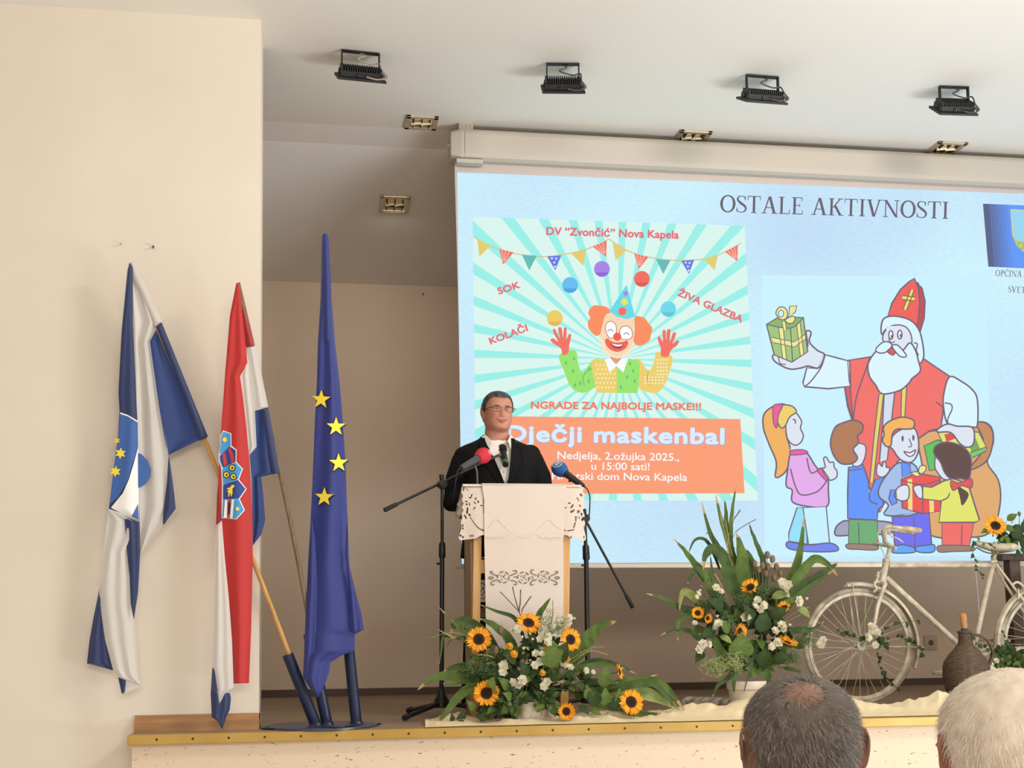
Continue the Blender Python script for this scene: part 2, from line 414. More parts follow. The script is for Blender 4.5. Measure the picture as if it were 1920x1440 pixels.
# ------------------------------------------------------------------ the slide: flat pictures drawn on the screen plane
def LP(px, py, k): return at(px, py, YS - 0.003 - 0.0006 * k)
class Art:
    def __init__(s, sx=1.0, sy=None, ox=0.0, oy=0.0):
        s.b = MB(); s.mats = []; s.idx = {}; s.sx = sx; s.sy = sy or sx; s.ox = ox; s.oy = oy; s.k = 1; s.ws = 1.0
    def col(s, c):
        if c not in s.idx: s.idx[c] = len(s.mats); s.mats.append(glow(c))
        s.b.mat(s.idx[c])
    def px(s, p): return (p[0] * s.sx + s.ox, p[1] * s.sy + s.oy)
    def poly(s, pts, c, k=None):
        s.col(c); kk = s.k if k is None else k
        s.b.add([LP(*s.px(p), kk) for p in pts], [tuple(range(len(pts)))]); return s
    def stroke(s, pts, w, c, closed=False, k=None):
        s.col(c); kk = s.k if k is None else k
        P = [Vector((p[0], p[1], 0)) for p in pts]; n = len(P); A = []; B = []
        for i in range(n):
            if closed: t = P[(i + 1) % n] - P[i - 1]
            else: t = P[min(i + 1, n - 1)] - P[max(i - 1, 0)]
            if t.length < 1e-9: t = V(1, 0, 0)
            t.normalize(); nn = V(-t.y, t.x, 0) * w * s.ws / 2; A.append(P[i] + nn); B.append(P[i] - nn)
        vs = [LP(*s.px(p), kk) for p in A + B]
        s.b.add(vs, [(i, (i + 1) % n, (i + 1) % n + n, i + n) for i in range(n if closed else n - 1)]); return s
    def blob(s, pts, c, ol=None, w=6, k=None, sm=4, sharp=False):
        Q = [tuple(p)[:2] for p in (pts if sharp else catmull([(p[0], p[1], 0) for p in pts], sm, True))]
        kk = s.k if k is None else k
        if c: s.poly(Q, c, kk)
        if ol: s.stroke(Q, w, ol, True, kk + 0.5)
        s.k = max(s.k, kk + 1); return s
    def line(s, pts, w, c, k=None, sm=5):
        s.stroke([tuple(p)[:2] for p in catmull([(p[0], p[1], 0) for p in pts], sm)], w, c, False, s.k if k is None else k); return s
    def disc(s, x, y, rx, c, ry=None, ol=None, w=6, k=None, n=28):
        ry = ry or rx
        return s.blob([(x + rx * math.cos(2 * PI * i / n), y + ry * math.sin(2 * PI * i / n)) for i in range(n)], c, ol, w, k, sharp=True)
    def text(s, body, p0, p1, h, c, bold=0.0, k=None, heavy=0.0, space=1.0):
        # the words fill the line p0 -> p1 (baseline); h: height of one em
        cu = bpy.data.curves.new('words', 'FONT'); cu.body = body; cu.offset = bold; cu.resolution_u = 3; cu.space_character = space
        ob = bpy.data.objects.new('words', cu); COL.objects.link(ob)
        me = bpy.data.meshes.new_from_object(ob.evaluated_get(bpy.context.evaluated_depsgraph_get()))
        xs = [v.co.x for v in me.vertices]; x0, x1 = min(xs), max(xs)
        a = Vector((p0[0], p0[1], 0)); b2 = Vector((p1[0], p1[1], 0)); e = (b2 - a); L = e.length; e.normalize(); n = V(e.y, -e.x, 0)
        s.col(c); kk = s.k if k is None else k
        for ox, oy in ([(0, 0)] if not heavy else [(heavy * math.cos(q), heavy * math.sin(q)) for q in [2 * PI * i / 6 for i in range(6)]]):
            s.b.add([LP(*s.px(a + e * (ox + (v.co.x - x0) / (x1 - x0) * L) + n * (v.co.y * h + oy)), kk) for v in me.vertices], [tuple(f.vertices) for f in me.polygons])
        bpy.data.objects.remove(ob); bpy.data.curves.remove(cu); bpy.data.meshes.remove(me); return s
    def serif(s, body, p0, p1, h, c, k=None, gap=0.02):
        # Roman capitals with thick and thin strokes and serifs
        def R(x0, y0, x1, y1): return [(x0, y0), (x1, y0), (x1, y1), (x0, y1)]
        def sl(x0, y0, x1, y1, w): return [(x0 - w / 2, y0), (x0 + w / 2, y0), (x1 + w / 2, y1), (x1 - w / 2, y1)]
        T, t, sf = 0.135, 0.066, 0.05
        def sv(x, y, w=0.27): return R(x - w / 2, y - sf / 2 if y > 0.5 else y, x + w / 2, y + sf / 2 if y < 0.5 else y)
        def base(x, y, w=0.27): return R(x - w / 2, 0 if y == 0 else 1 - sf, x + w / 2, sf if y == 0 else 1)
        def ring(cx, cyy, rx, ry, a0_, a1_, T1=T, t1=t):
            out = []; N = 26
            for i in range(N):
                q = []
                for th in (lerp(a0_, a1_, i / N), lerp(a0_, a1_, (i + 1) / N)):
                    wd = lerp(t1, T1, abs(math.cos(th)) ** 1.3)
                    q.append(((cx + rx * math.cos(th), cyy + ry * math.sin(th)), (cx + (rx - wd) * math.cos(th), cyy + (ry - lerp(t1, T1, abs(math.cos(th))) * (0.9 if abs(math.cos(th)) > .5 else 1)) * math.sin(th))))
                out.append([q[0][0], q[1][0], q[1][1], q[0][1]])
            return out
        def S_():
            out = []; pts = []
            ctrl = [(0.43, 0.80), (0.38, 0.92), (0.25, 0.975), (0.12, 0.93), (0.06, 0.80), (0.12, 0.66), (0.27, 0.52), (0.42, 0.38), (0.47, 0.22), (0.40, 0.08), (0.25, 0.02), (0.10, 0.07), (0.03, 0.22)]
            P = catmull([(x, y, 0) for x, y in ctrl], 5); n = len(P)
            for i in range(n - 1):
                def wd(j):
                    u = j / (n - 1); return lerp(0.045, 0.14, max(0, 1 - abs(u - 0.5) / 0.33))
                ta = (P[i + 1] - P[max(i - 1, 0)]).normalized(); tb = (P[min(i + 2, n - 1)] - P[i]).normalized()
                na, nb = V(-ta.y, ta.x, 0) * wd(i) / 2, V(-tb.y, tb.x, 0) * wd(i + 1) / 2
                out.append([tuple(q)[:2] for q in (P[i] + na, P[i + 1] + nb, P[i + 1] - nb, P[i] - na)])
            out.append(R(0.41, 0.72, 0.45, 0.97)); out.append(R(0.015, 0.03, 0.05, 0.30)); return out
        G = {'O': (0.80, ring(0.40, 0.5, 0.38, 0.52, 0, 2 * PI)),
             'C': (0.72, ring(0.40, 0.5, 0.38, 0.52, 0.75, 2 * PI - 0.75) + [R(0.64, 0.70, 0.68, 0.98), R(0.64, 0.05, 0.68, 0.26)]),
             'S': (0.50, S_()),
             'T': (0.70, [R(0.29, 0, 0.41, 1), R(0.03, 0.95, 0.67, 1), base(0.35, 0), R(0.03, 0.76, 0.065, 1), R(0.635, 0.76, 0.67, 1)]),
             'A': (0.80, [sl(0.12, 0, 0.38, 1, t), sl(0.64, 0, 0.40, 1, T), R(0.20, 0.32, 0.60, 0.37), base(0.12, 0, 0.24), base(0.65, 0, 0.29)]),
             'L': (0.62, [R(0.11, 0, 0.23, 1), base(0.17, 0), base(0.17, 1), R(0.17, 0, 0.58, 0.05), R(0.545, 0, 0.58, 0.26)]),
             'E': (0.62, [R(0.11, 0, 0.23, 1), base(0.17, 0), base(0.17, 1), R(0.17, 0, 0.58, 0.05), R(0.545, 0, 0.58, 0.24), R(0.17, 0.95, 0.54, 1), R(0.505, 0.78, 0.54, 1), R(0.17, 0.5, 0.44, 0.545), R(0.41, 0.42, 0.44, 0.63)]),
             'K': (0.76, [R(0.11, 0, 0.23, 1), base(0.17, 0), base(0.17, 1), sl(0.26, 0.46, 0.60, 1, t + 0.01), sl(0.62, 0, 0.34, 0.58, T), base(0.61, 1, 0.26), base(0.64, 0, 0.26)]),
             'I': (0.36, [R(0.12, 0, 0.24, 1), base(0.18, 0), base(0.18, 1)]),
             'V': (0.78, [sl(0.38, 0, 0.14, 1, T), sl(0.40, 0, 0.65, 1, t), base(0.14, 1, 0.28), base(0.66, 1, 0.24)]),
             'N': (0.84, [R(0.13, 0, 0.18, 1), R(0.68, 0, 0.73, 1), sl(0.70, 0, 0.15, 1, T), base(0.155, 0, 0.25), base(0.10, 1, 0.2), base(0.705, 1, 0.25)]),
             'P': (0.60, [R(0.11, 0, 0.23, 1), base(0.17, 0), base(0.17, 1)] + [[(x + 0, y) for x, y in q] for q in ring(0.26, 0.73, 0.30, 0.27, -PI / 2, PI / 2)]),
             ' ': (0.34, [])}
        G['\u0106'] = (G['C'][0], G['C'][1] + [[(0.38, 1.08), (0.45, 1.08), (0.58, 1.28), (0.47, 1.28)]])
        tot = sum(G[ch][0] + gap for ch in body) - gap
        a = Vector((p0[0], p0[1], 0)); e = Vector((p1[0] - p0[0], p1[1] - p0[1], 0)); L = e.length; e.normalize(); n = V(e.y, -e.x, 0)
        s.col(c); kk = s.k if k is None else k; x = 0.0
        for ch in body:
            for q in G[ch][1]:
                s.b.add([LP(*s.px(a + e * ((x + u) / tot * L) + n * (v * h)), kk) for u, v in q], [tuple(range(len(q)))])
            x += G[ch][0] + gap
        return s
    def build(s, name, parent): return s.b.build(name, s.mats, parent, False, False)

bgm = bpy.data.materials.new('slide_paper'); bgm.use_nodes = True; nt = bgm.node_tree; b = nt.nodes['Principled BSDF']
b.inputs['Base Color'].default_value = (0.02, 0.02, 0.02, 1); b.inputs['Roughness'].default_value = 1; b.inputs['Specular IOR Level'].default_value = 0
tc = nt.nodes.new('ShaderNodeTexCoord'); n1 = nt.nodes.new('ShaderNodeTexNoise'); n1.inputs['Scale'].default_value = 0.7; n1.inputs['Detail'].default_value = 1
n2 = nt.nodes.new('ShaderNodeTexNoise'); n2.inputs['Scale'].default_value = 48; n2.inputs['Detail'].default_value = 2
mpn = nt.nodes.new('ShaderNodeMapping'); mpn.inputs['Rotation'].default_value = (0, 0.5, 0); mpn.inputs['Scale'].default_value = (0.6, 1, 1.6)
ad = nt.nodes.new('ShaderNodeMath'); ad.operation = 'MULTIPLY_ADD'; ad.inputs[1].default_value = 0.32
cr = nt.nodes.new('ShaderNodeValToRGB'); cr.color_ramp.elements[0].position = 0.42; cr.color_ramp.elements[1].position = 0.82
cr.color_ramp.elements[0].color = (*lin((190, 218, 244)), 1); cr.color_ramp.elements[1].color = (*lin((206, 243, 254)), 1)
nt.links.new(tc.outputs['Object'], n1.inputs[0]); nt.links.new(tc.outputs['Object'], mpn.inputs[0]); nt.links.new(mpn.outputs[0], n2.inputs[0]); nt.links.new(n2.outputs[0], ad.inputs[0]); nt.links.new(n1.outputs[0], ad.inputs[2])
nt.links.new(ad.outputs[0], cr.inputs[0]); nt.links.new(cr.outputs[0], b.inputs['Emission Color']); b.inputs['Emission Strength'].default_value = 1.0
sl_ = MB(); sl_.add([LP(*p, 0) for p in ((857, 323), (2172, 372.5), (2172, 1049.5), (866, 1057))], [(0, 1, 2, 3)])
slide = sl_.build('projected_slide', bgm, scr, False)
TXT = (104, 92, 108)
A = Art(); A.serif('OSTALE AKTIVNOSTI', (1349, 397.5), (1779, 410.5), 32, TXT); A.build('title_text', slide)
A = Art(); A.serif('OP\u0106INA', (1866, 517.5), (1916, 519.5), 11.5, TXT); A.serif('SVET', (1890, 548), (1923, 549.5), 11.5, TXT); A.build('caption_text', slide)
# crest picture at the right edge
A = Art()
A.poly([(1843, 382), (1990, 388), (1992, 506), (1853, 500)], (88, 96, 128))
for i in range(7):
    x0 = 1843 + 4 + i * 7; t = i / 6
    A.poly([(x0, 382 + i * .3), (1990, 388), (1992, 506), (x0 + 10, 500 + i * .2)], tuple(int(lerp(p, q, t)) for p, q in zip((92, 104, 150), (96, 150, 248))), 1 + i * 0.5)
A.k = 6
A.blob([(1895, 393), (1960, 396), (1957, 440), (1946, 462), (1926, 476), (1908, 462), (1899, 440)], (150, 214, 240), (214, 206, 130), 2.5, sharp=True)
A.blob([(1900, 447), (1912, 452), (1956, 450), (1946, 462), (1926, 475), (1908, 462)], (196, 200, 92), sharp=True)
A.disc(1914, 461, 6, (196, 200, 92), ol=(120, 180, 160), w=2)
A.build('crest_picture', slide)

# ---- the clown poster
A = Art(0.382, 0.382, 870, 390)
quad = [(42, 43), (1378, 88), (1442, 1436), (60, 1436)]
PALE, TEAL = (216, 244, 236), (152, 238, 230)
A.poly(quad, PALE)
def clip(poly, quad):
    out = poly
    for i in range(4):
        a, b2 = quad[i], quad[(i + 1) % 4]; res = []
        def side(p): return (b2[0] - a[0]) * (p[1] - a[1]) - (b2[1] - a[1]) * (p[0] - a[0])
        for j in range(len(out)):
            p, q = out[j], out[(j + 1) % len(out)]; sp, sq = side(p), side(q)
            if sp >= 0: res.append(p)
            if (sp >= 0) != (sq >= 0) and sp != sq: t = sp / (sp - sq); res.append((p[0] + (q[0] - p[0]) * t, p[1] + (q[1] - p[1]) * t))
        out = res
        if not out: return out
    return out
for i in range(36):
    th = math.radians(2 + 10 * i); h = math.radians(1.65); c0 = (755, 740)
    q = clip([c0, (c0[0] + 1500 * math.cos(th - h), c0[1] + 1500 * math.sin(th - h)), (c0[0] + 1500 * math.cos(th + h), c0[1] + 1500 * math.sin(th + h))], quad)
    if len(q) > 2: A.poly(q, TEAL, 2)
A.k = 3
LR, YE, GR, BL = (238, 116, 106), (226, 202, 110), (96, 186, 178), (96, 124, 226)
A.line([(45, 140), (120, 183), (250, 224), (400, 238), (560, 214), (660, 178), (712, 152)], 5, (214, 190, 130)); A.line([(712, 152), (800, 208), (900, 240), (1020, 256), (1180, 250), (1290, 212), (1360, 172)], 5, (214, 190, 130))
fl = [((64, 150), (132, 184), (76, 238), YE), ((172, 200), (244, 218), (192, 278), LR), ((284, 229), (358, 234), (320, 306), GR), ((408, 238), (478, 232), (448, 306), BL), ((524, 222), (598, 206), (586, 284), YE), ((632, 190), (700, 160), (698, 240), LR),
      ((730, 170), (798, 208), (744, 258), YE), ((836, 224), (906, 240), (858, 300), LR), ((942, 250), (1014, 256), (978, 324), GR), ((1066, 260), (1130, 254), (1104, 324), BL), ((1178, 250), (1246, 230), (1230, 306), YE), ((1280, 214), (1344, 180), (1342, 262), LR)]
for a, b2, c0, cc in fl:
    A.poly([a, b2, c0], cc, 4)
    if cc == LR:
        for q in (0.2, 0.45, 0.7): A.stroke([(lerp(a[0], b2[0], q), lerp(a[1], b2[1], q)), (lerp(lerp(a[0], b2[0], q), c0[0], 0.75), lerp(lerp(a[1], b2[1], q), c0[1], 0.75))], 5, (250, 176, 160), k=5)
    if cc == BL:
        for u, v in ((0.3, 0.15), (0.65, 0.2), (0.45, 0.45), (0.5, 0.75)):
            p = (lerp(lerp(a[0], b2[0], u), c0[0], v), lerp(lerp(a[1], b2[1], u), c0[1], v)); A.disc(p[0], p[1], 5, (220, 230, 250), k=5, n=10)
A.k = 6
for x, y, r, c1, c2 in ((446, 541, 39, (236, 202, 96), (228, 178, 88)), (521, 378, 39, (98, 186, 238), (72, 160, 226)), (677, 299, 39, (166, 128, 230), (140, 100, 214)), (873, 348, 39, (240, 106, 92), (222, 84, 76)), (1003, 496, 38, (108, 214, 232), (86, 194, 216))):
    A.disc(x, y, r, c1, k=6)
    A.poly([(x + r * math.cos(t), y + r * math.sin(t)) for t in [0.45 + (PI - 0.9) * i / 10 for i in range(11)]], c2, 7)
A.k = 8
# arms, body
GRN, YEL, SKN, RED = (150, 226, 110), (234, 206, 108), (246, 214, 178), (238, 104, 86)
A.blob([(466, 722), (545, 698), (560, 760), (582, 806), (640, 742), (690, 760), (660, 860), (600, 905), (552, 900), (520, 872), (495, 810)], GRN, k=8, sm=3)
A.blob([(948, 706), (1022, 728), (1010, 800), (985, 868), (950, 906), (905, 904), (858, 880), (830, 760), (862, 742), (905, 800), (932, 760)], YEL, k=8, sm=3)
A.blob([(626, 746), (690, 740), (750, 742), (751, 908), (652, 906), (640, 850), (630, 800)], YEL, k=9, sharp=True)
A.blob([(750, 742), (815, 740), (862, 752), (862, 820), (852, 908), (751, 908)], GRN, k=9, sharp=True)
A.line([(628, 790), (606, 800), (584, 830), (590, 868)], 5, (112, 190, 92), k=10); A.line([(905, 800), (900, 840), (915, 872)], 5, (226, 150, 96), k=10)
rn = random.Random(4)
for x, y in [(650 + 18 * (i % 6) + (9 if (i // 6) % 2 else 0), 770 + 22 * (i // 6)) for i in range(36)] + [(890 + 17 * (i % 6), 830 + 15 * (i // 6)) for i in range(18)] + [(950 + 15 * (i % 4), 745 + 18 * (i // 4)) for i in range(20)]:
    if not (x > 745 and x < 870) and x < 1012 - (y - 740) * 0.12: A.disc(x, y, 4, (250, 246, 226), k=10.3, n=8)
for x, y in ((500, 760), (540, 740), (535, 800), (570, 860), (612, 850), (545, 870), (770, 780), (815, 765), (800, 830), (770, 880), (830, 800), (838, 850), (615, 790)):
    A.poly([(x, y - 12), (x + 7, y), (x, y + 12), (x - 7, y)], (100, 196, 104), 10.4)
def hand(pts): A.blob(pts, (240, 112, 98), k=11, sm=3)
hand([(484, 722), (476, 690), (440, 666), (424, 648), (438, 640), (462, 656), (442, 618), (436, 598), (448, 596), (470, 640), (462, 596), (470, 584), (480, 592), (486, 640), (490, 592), (500, 586), (504, 598), (502, 646), (514, 620), (526, 622), (524, 640), (516, 676), (512, 712)])
hand([(968, 726), (966, 690), (952, 650), (952, 632), (964, 634), (976, 656), (974, 608), (982, 598), (990, 606), (992, 652), (996, 602), (1008, 594), (1014, 606), (1010, 656), (1026, 612), (1038, 612), (1040, 624), (1024, 664), (1046, 650), (1056, 656), (1044, 676), (1016, 698), (1002, 730)])
# neck, collar, head
A.poly([(720, 700), (774, 700), (776, 780), (718, 780)], (216, 158, 116), 10.6)
A.blob([(718, 736), (746, 768), (775, 736), (806, 738), (782, 808), (748, 776), (714, 808), (690, 744)], (244, 248, 250), k=11, sharp=True)
OR = (248, 140, 92)
A.blob([(640, 478), (672, 480), (694, 484), (716, 500), (716, 540), (700, 580), (676, 612), (650, 628), (628, 612), (612, 590), (608, 560), (620, 540), (610, 515), (622, 490)], OR, k=11)
A.blob([(838, 536), (864, 532), (890, 544), (906, 566), (924, 590), (918, 622), (908, 652), (876, 672), (848, 674), (832, 650), (838, 600)], OR, k=11)
A.blob([(700, 520), (760, 524), (830, 545), (832, 620), (826, 680), (800, 716), (752, 736), (708, 716), (678, 676), (668, 640), (676, 590)], SKN, k=12)
A.blob([(668, 640), (690, 660), (700, 700), (752, 728), (800, 706), (828, 664), (826, 690), (800, 722), (752, 738), (706, 720), (676, 682)], (250, 226, 196), k=12.6)
A.blob([(694, 596), (700, 566), (722, 556), (744, 572), (748, 606), (738, 634), (712, 636)], (250, 252, 252), (206, 110, 100), 4, k=13)
A.blob([(764, 606), (776, 584), (804, 580), (824, 602), (824, 634), (800, 646), (772, 640)], (250, 252, 252), (206, 110, 100), 4, k=13)
A.line([(704, 606), (718, 596), (734, 606)], 4, (130, 120, 130), k=14); A.line([(782, 622), (798, 612), (812, 624)], 4, (130, 120, 130), k=14)
A.blob([(692, 650), (704, 640), (728, 656), (756, 660), (784, 656), (800, 650), (806, 664), (792, 690), (756, 706), (720, 696), (700, 676)], (236, 100, 82), k=14)
A.blob([(720, 664), (752, 670), (784, 668), (772, 688), (752, 690), (732, 684)], (160, 66, 74), k=15); A.blob([(724, 666), (752, 671), (780, 670), (766, 678), (744, 678)], (252, 252, 252), k=16)
A.disc(752, 632, 20, (240, 90, 72), k=16)
A.blob([(798, 376), (820, 460), (840, 532), (800, 546), (750, 534), (714, 506), (750, 450)], (104, 214, 232), k=14, sharp=True)
A.disc(794, 420, 11, (166, 128, 230), k=15); A.disc(788, 460, 17, (226, 226, 96), k=15); A.disc(777, 507, 20, (240, 106, 92), k=15)
# orange banner and words
A.poly([(196, 1022), (1356, 1036), (1377, 1400), (206, 1404)], (248, 156, 116), 6)
PINK, WHT = (226, 116, 126), (244, 250, 255)
A.text('DV \u201cZvon\u010di\u0107\u201d Nova Kapela', (405, 131), (1053, 150), 54, PINK, 0, 8, 2.0)
A.text('SOK', (172, 424), (276, 391), 46, PINK, 0, 8, 2.0); A.text('KOLA\u010cI', (132, 669), (314, 602), 46, PINK, 0, 8, 2.0)
A.text('\u017dIVA GLAZBA', (1046, 428), (1360, 562), 48, PINK, 0, 8, 2.0)
A.text('NGRADE ZA NAJBOLJE MASKE!!!', (330, 984), (1162, 992), 49, (238, 128, 110), 0, 8, 2.2)
A.text('Dje\u010dji maskenbal', (208, 1146), (1278, 1160), 108, (196, 160, 186), 0, 7.5, 7.4, 1.06); A.text('Dje\u010dji maskenbal', (211, 1143), (1274, 1157), 108, (214, 236, 255), 0, 8, 4.6, 1.06)
A.text('Nedjelja, 2.o\u017eujka 2025.,', (459, 1231), (1056, 1241), 53, WHT, 0.008, 8)
A.text('u 15:00 sati!', (625, 1284), (911, 1287), 52, WHT, 0.008, 8); A.text('Hrvatski dom Nova Kapela', (432, 1332), (1095, 1339), 52, WHT, 0.008, 8)
A.build('poster_picture', slide)

# ---- the cartoon of a bearded bishop and children
A = Art(0.4028, 0.4028, 1400, 480); A.ws = 1.25
OL = (112, 96, 116); WH = (218, 244, 252); SK = (220, 228, 240); RD = (240, 112, 106)
A.poly([(70, 90), (1110, 96), (1150, 1395), (85, 1400)], (200, 240, 254), 0.5)
# sack
A.blob([(800, 850), (880, 812), (960, 830), (1060, 790), (1100, 772), (1140, 800), (1148, 870), (1120, 960), (1170, 1040), (1182, 1130), (1160, 1240), (1110, 1300), (1000, 1310), (880, 1308), (830, 1250), (820, 1000)], (222, 170, 112), OL, 6, k=1)
A.blob([(1068, 780), (1110, 776), (1142, 810), (1146, 870), (1120, 950), (1060, 990), (1042, 982), (1090, 920), (1100, 850)], (196, 140, 92), OL, 6, k=2.2)
A.blob([(826, 884), (890, 856), (960, 880), (950, 980), (850, 1000)], (92, 196, 96), OL, 5, k=2.2, sharp=True)
A.blob([(890, 820), (960, 810), (1080, 820), (1118, 894), (1040, 930), (920, 890)], (222, 226, 110), OL, 5, k=3.2, sharp=True); A.poly([(1010, 812), (1050, 812), (1090, 905), (1050, 922)], (120, 170, 80), 4)
A.poly([(920, 830), (960, 822), (970, 850), (930, 866)], (214, 84, 80), 4)
A.blob([(1040, 915), (1112, 890), (1118, 906), (1050, 940)], (120, 200, 110), OL, 4, k=4.2, sharp=True)
# shoes of the bishop
A.blob([(415, 1265), (440, 1240), (480, 1232), (670, 1240), (670, 1290), (480, 1300), (415, 1300)], (160, 164, 190), OL, 6, k=2)
# robe
A.blob([(470, 486), (575, 470), (640, 520), (740, 520), (826, 480), (944, 560), (918, 640), (914, 730), (904, 800), (850, 815), (800, 850), (760, 900), (700, 960), (640, 1150), (620, 1194), (560, 1050), (520, 900), (490, 762), (470, 700), (456, 610), (480, 606)], RD, OL, 6, k=5, sharp=True)
A.blob([(456, 612), (482, 606), (492, 740), (494, 766), (476, 710)], (222, 88, 90), OL, 5, k=6.2, sharp=True)
A.line([(574, 474), (540, 570), (510, 660), (496, 760)], 5, OL, k=6.5)
A.blob([(640, 640), (690, 626), (668, 820), (655, 950), (618, 958), (632, 800)], (206, 222, 238), OL, 5, k=6, sharp=True)
A.blob([(616, 644), (638, 640), (612, 850), (590, 1050), (572, 1060), (592, 850)], (226, 212, 110), OL, 4, k=6.5, sharp=True)
A.blob([(722, 602), (746, 592), (736, 752), (718, 756)], (226, 212, 110), OL, 4, k=6.5, sharp=True)
A.line([(880, 680), (900, 692), (914, 706)], 5, OL, k=6.6)
# left arm with the green present
A.blob([(360, 458), (420, 474), (480, 490), (484, 606), (380, 618), (268, 608), (262, 590), (280, 520), (330, 524)], WH, OL, 6, k=5.5, sharp=True)
A.line([(365, 462), (345, 520), (300, 582), (272, 606)], 5, OL, k=6.8)
A.blob([(276, 356), (290, 348), (300, 360), (292, 400), (330, 440), (362, 460), (336, 520), (286, 512), (250, 522), (200, 526), (150, 504), (124, 482), (126, 460), (180, 470), (250, 450), (284, 420)], SK, OL, 6, k=6)
A.line([(148, 470), (156, 500), (182, 504)], 4, OL, k=7.2)
A.poly([(92, 318), (150, 284), (264, 286), (284, 446), (210, 494), (128, 460)], (160, 196, 122), 8); 
A.poly([(92, 318), (150, 284), (264, 286), (204, 336)], (140, 178, 104), 8.4)
for q in ([(148, 328), (170, 332), (186, 484), (168, 476)], [(232, 314), (248, 304), (266, 456), (250, 468)], [(116, 378), (220, 400), (276, 362), (278, 384), (222, 424), (120, 402)]): A.blob(q, (236, 232, 146), OL, 3, k=8.8, sharp=True)
A.stroke([(92, 318), (150, 284), (264, 286), (284, 446), (210, 494), (128, 460)], 5, OL, True, 9.2); A.line([(92, 318), (204, 336), (264, 286)], 4, OL, k=9.2); A.line([(204, 336), (214, 492)], 4, OL, k=9.2)
A.blob([(136, 268), (150, 240), (176, 240), (190, 264), (184, 290), (160, 296)], (236, 232, 146), OL, 4, k=9.5); A.disc(160, 268, 12, (200, 240, 254), ry=16, ol=OL, w=3, k=10.2)
A.blob([(200, 234), (234, 232), (226, 262), (196, 282)], (236, 232, 146), OL, 4, k=9.8, sharp=True); A.blob([(180, 296), (214, 280), (226, 292), (214, 312), (190, 312)], (236, 232, 146), OL, 4, k=10); A.blob([(164, 306), (180, 306), (186, 350), (172, 346)], (236, 232, 146), OL, 3, k=9.6, sharp=True)
# right arm reaching into the sack
A.blob([(944, 562), (1000, 584), (1050, 622), (1074, 670), (1074, 786), (1050, 796), (980, 792), (934, 780), (916, 700), (918, 640)], WH, OL, 6, k=6.5)
A.line([(922, 684), (950, 690), (956, 712), (936, 760), (940, 786)], 5, OL, k=8)
A.blob([(934, 782), (980, 792), (1050, 798), (1060, 850), (1050, 882), (1020, 890), (990, 870), (950, 822), (890, 820), (892, 804)], SK, OL, 6, k=8)
# mitre, head, beard
A.blob([(796, 122), (816, 150), (830, 210), (826, 290), (808, 350), (790, 330), (800, 200)], (196, 74, 84), OL, 6, k=6, sharp=True)
A.blob([(780, 104), (800, 150), (806, 220), (800, 290), (790, 330), (740, 300), (656, 284), (676, 220), (716, 156), (756, 120)], (238, 96, 92), OL, 6, k=7, sharp=True)
for q in ([(764, 154), (780, 158), (744, 254), (728, 248)], [(726, 184), (786, 192), (780, 210), (722, 202)]): A.blob(q, (232, 220, 116), (128, 100, 70), 4, k=8, sharp=True)
A.blob([(626, 330), (640, 290), (690, 280), (760, 298), (800, 340), (818, 400), (824, 470), (800, 500), (760, 440), (700, 330), (650, 340), (630, 366)], WH, OL, 6, k=8.2)
A.blob([(644, 350), (690, 322), (740, 330), (766, 370), (764, 420), (720, 440), (660, 420), (634, 390)], SK, OL, 5, k=9)
A.blob([(606, 440), (566, 500), (572, 560), (600, 600), (624, 638), (664, 640), (720, 622), (756, 590), (770, 570), (808, 536), (800, 490), (786, 440), (760, 404), (726, 440), (680, 452), (640, 440)], WH, OL, 6, k=9.6)
A.blob([(600, 436), (630, 404), (660, 400), (676, 418), (650, 446), (620, 452)], WH, OL, 5, k=11); A.blob([(676, 418), (700, 414), (726, 438), (744, 466), (720, 470), (696, 450)], WH, OL, 5, k=11)
A.blob([(654, 444), (676, 428), (690, 446), (680, 462)], (226, 84, 88), OL, 4, k=10.8)
A.disc(671, 368, 10, (250, 252, 252), ry=20, ol=OL, w=5, k=10); A.disc(713, 366, 10, (250, 252, 252), ry=20, ol=OL, w=5, k=10); A.disc(674, 374, 4, OL, ry=8, k=11, n=10); A.disc(716, 370, 4, OL, ry=8, k=11, n=10)
A.line([(650, 344), (668, 330), (690, 332)], 6, WH, k=11); A.line([(668, 380), (662, 392), (676, 404), (690, 396)], 4, OL, k=11); A.line([(778, 404), (794, 410), (790, 440), (800, 462)], 5, OL, k=12)
# girl in pink
A.blob([(150, 690), (200, 700), (230, 722), (190, 770), (184, 830), (204, 900), (200, 960), (176, 1010), (134, 1030), (138, 960), (106, 880), (78, 800), (84, 730)], (240, 176, 96), OL, 6, k=3)
A.blob([(190, 740), (226, 728), (256, 770), (250, 800), (264, 836), (250, 870), (220, 880), (190, 850), (182, 790)], SK, OL, 5, k=4.2)
A.blob([(150, 700), (204, 696), (232, 724), (200, 750), (180, 790), (160, 800), (140, 760)], (236, 206, 106), OL, 5, k=5.5); A.blob([(124, 700), (150, 690), (168, 696), (148, 740), (140, 800), (124, 770)], (236, 92, 152), OL, 4, k=6.2)
A.line([(214, 760), (226, 764), (226, 780)], 5, OL, k=7)
A.poly([(206, 880), (244, 876), (246, 910), (204, 910)], SK, 4)
A.blob([(204, 920), (240, 904), (280, 916), (330, 990), (376, 1010), (380, 1090), (376, 1164), (300, 1168), (214, 1146), (212, 1090), (184, 1070), (190, 1000)], (226, 172, 234), OL, 6, k=5)
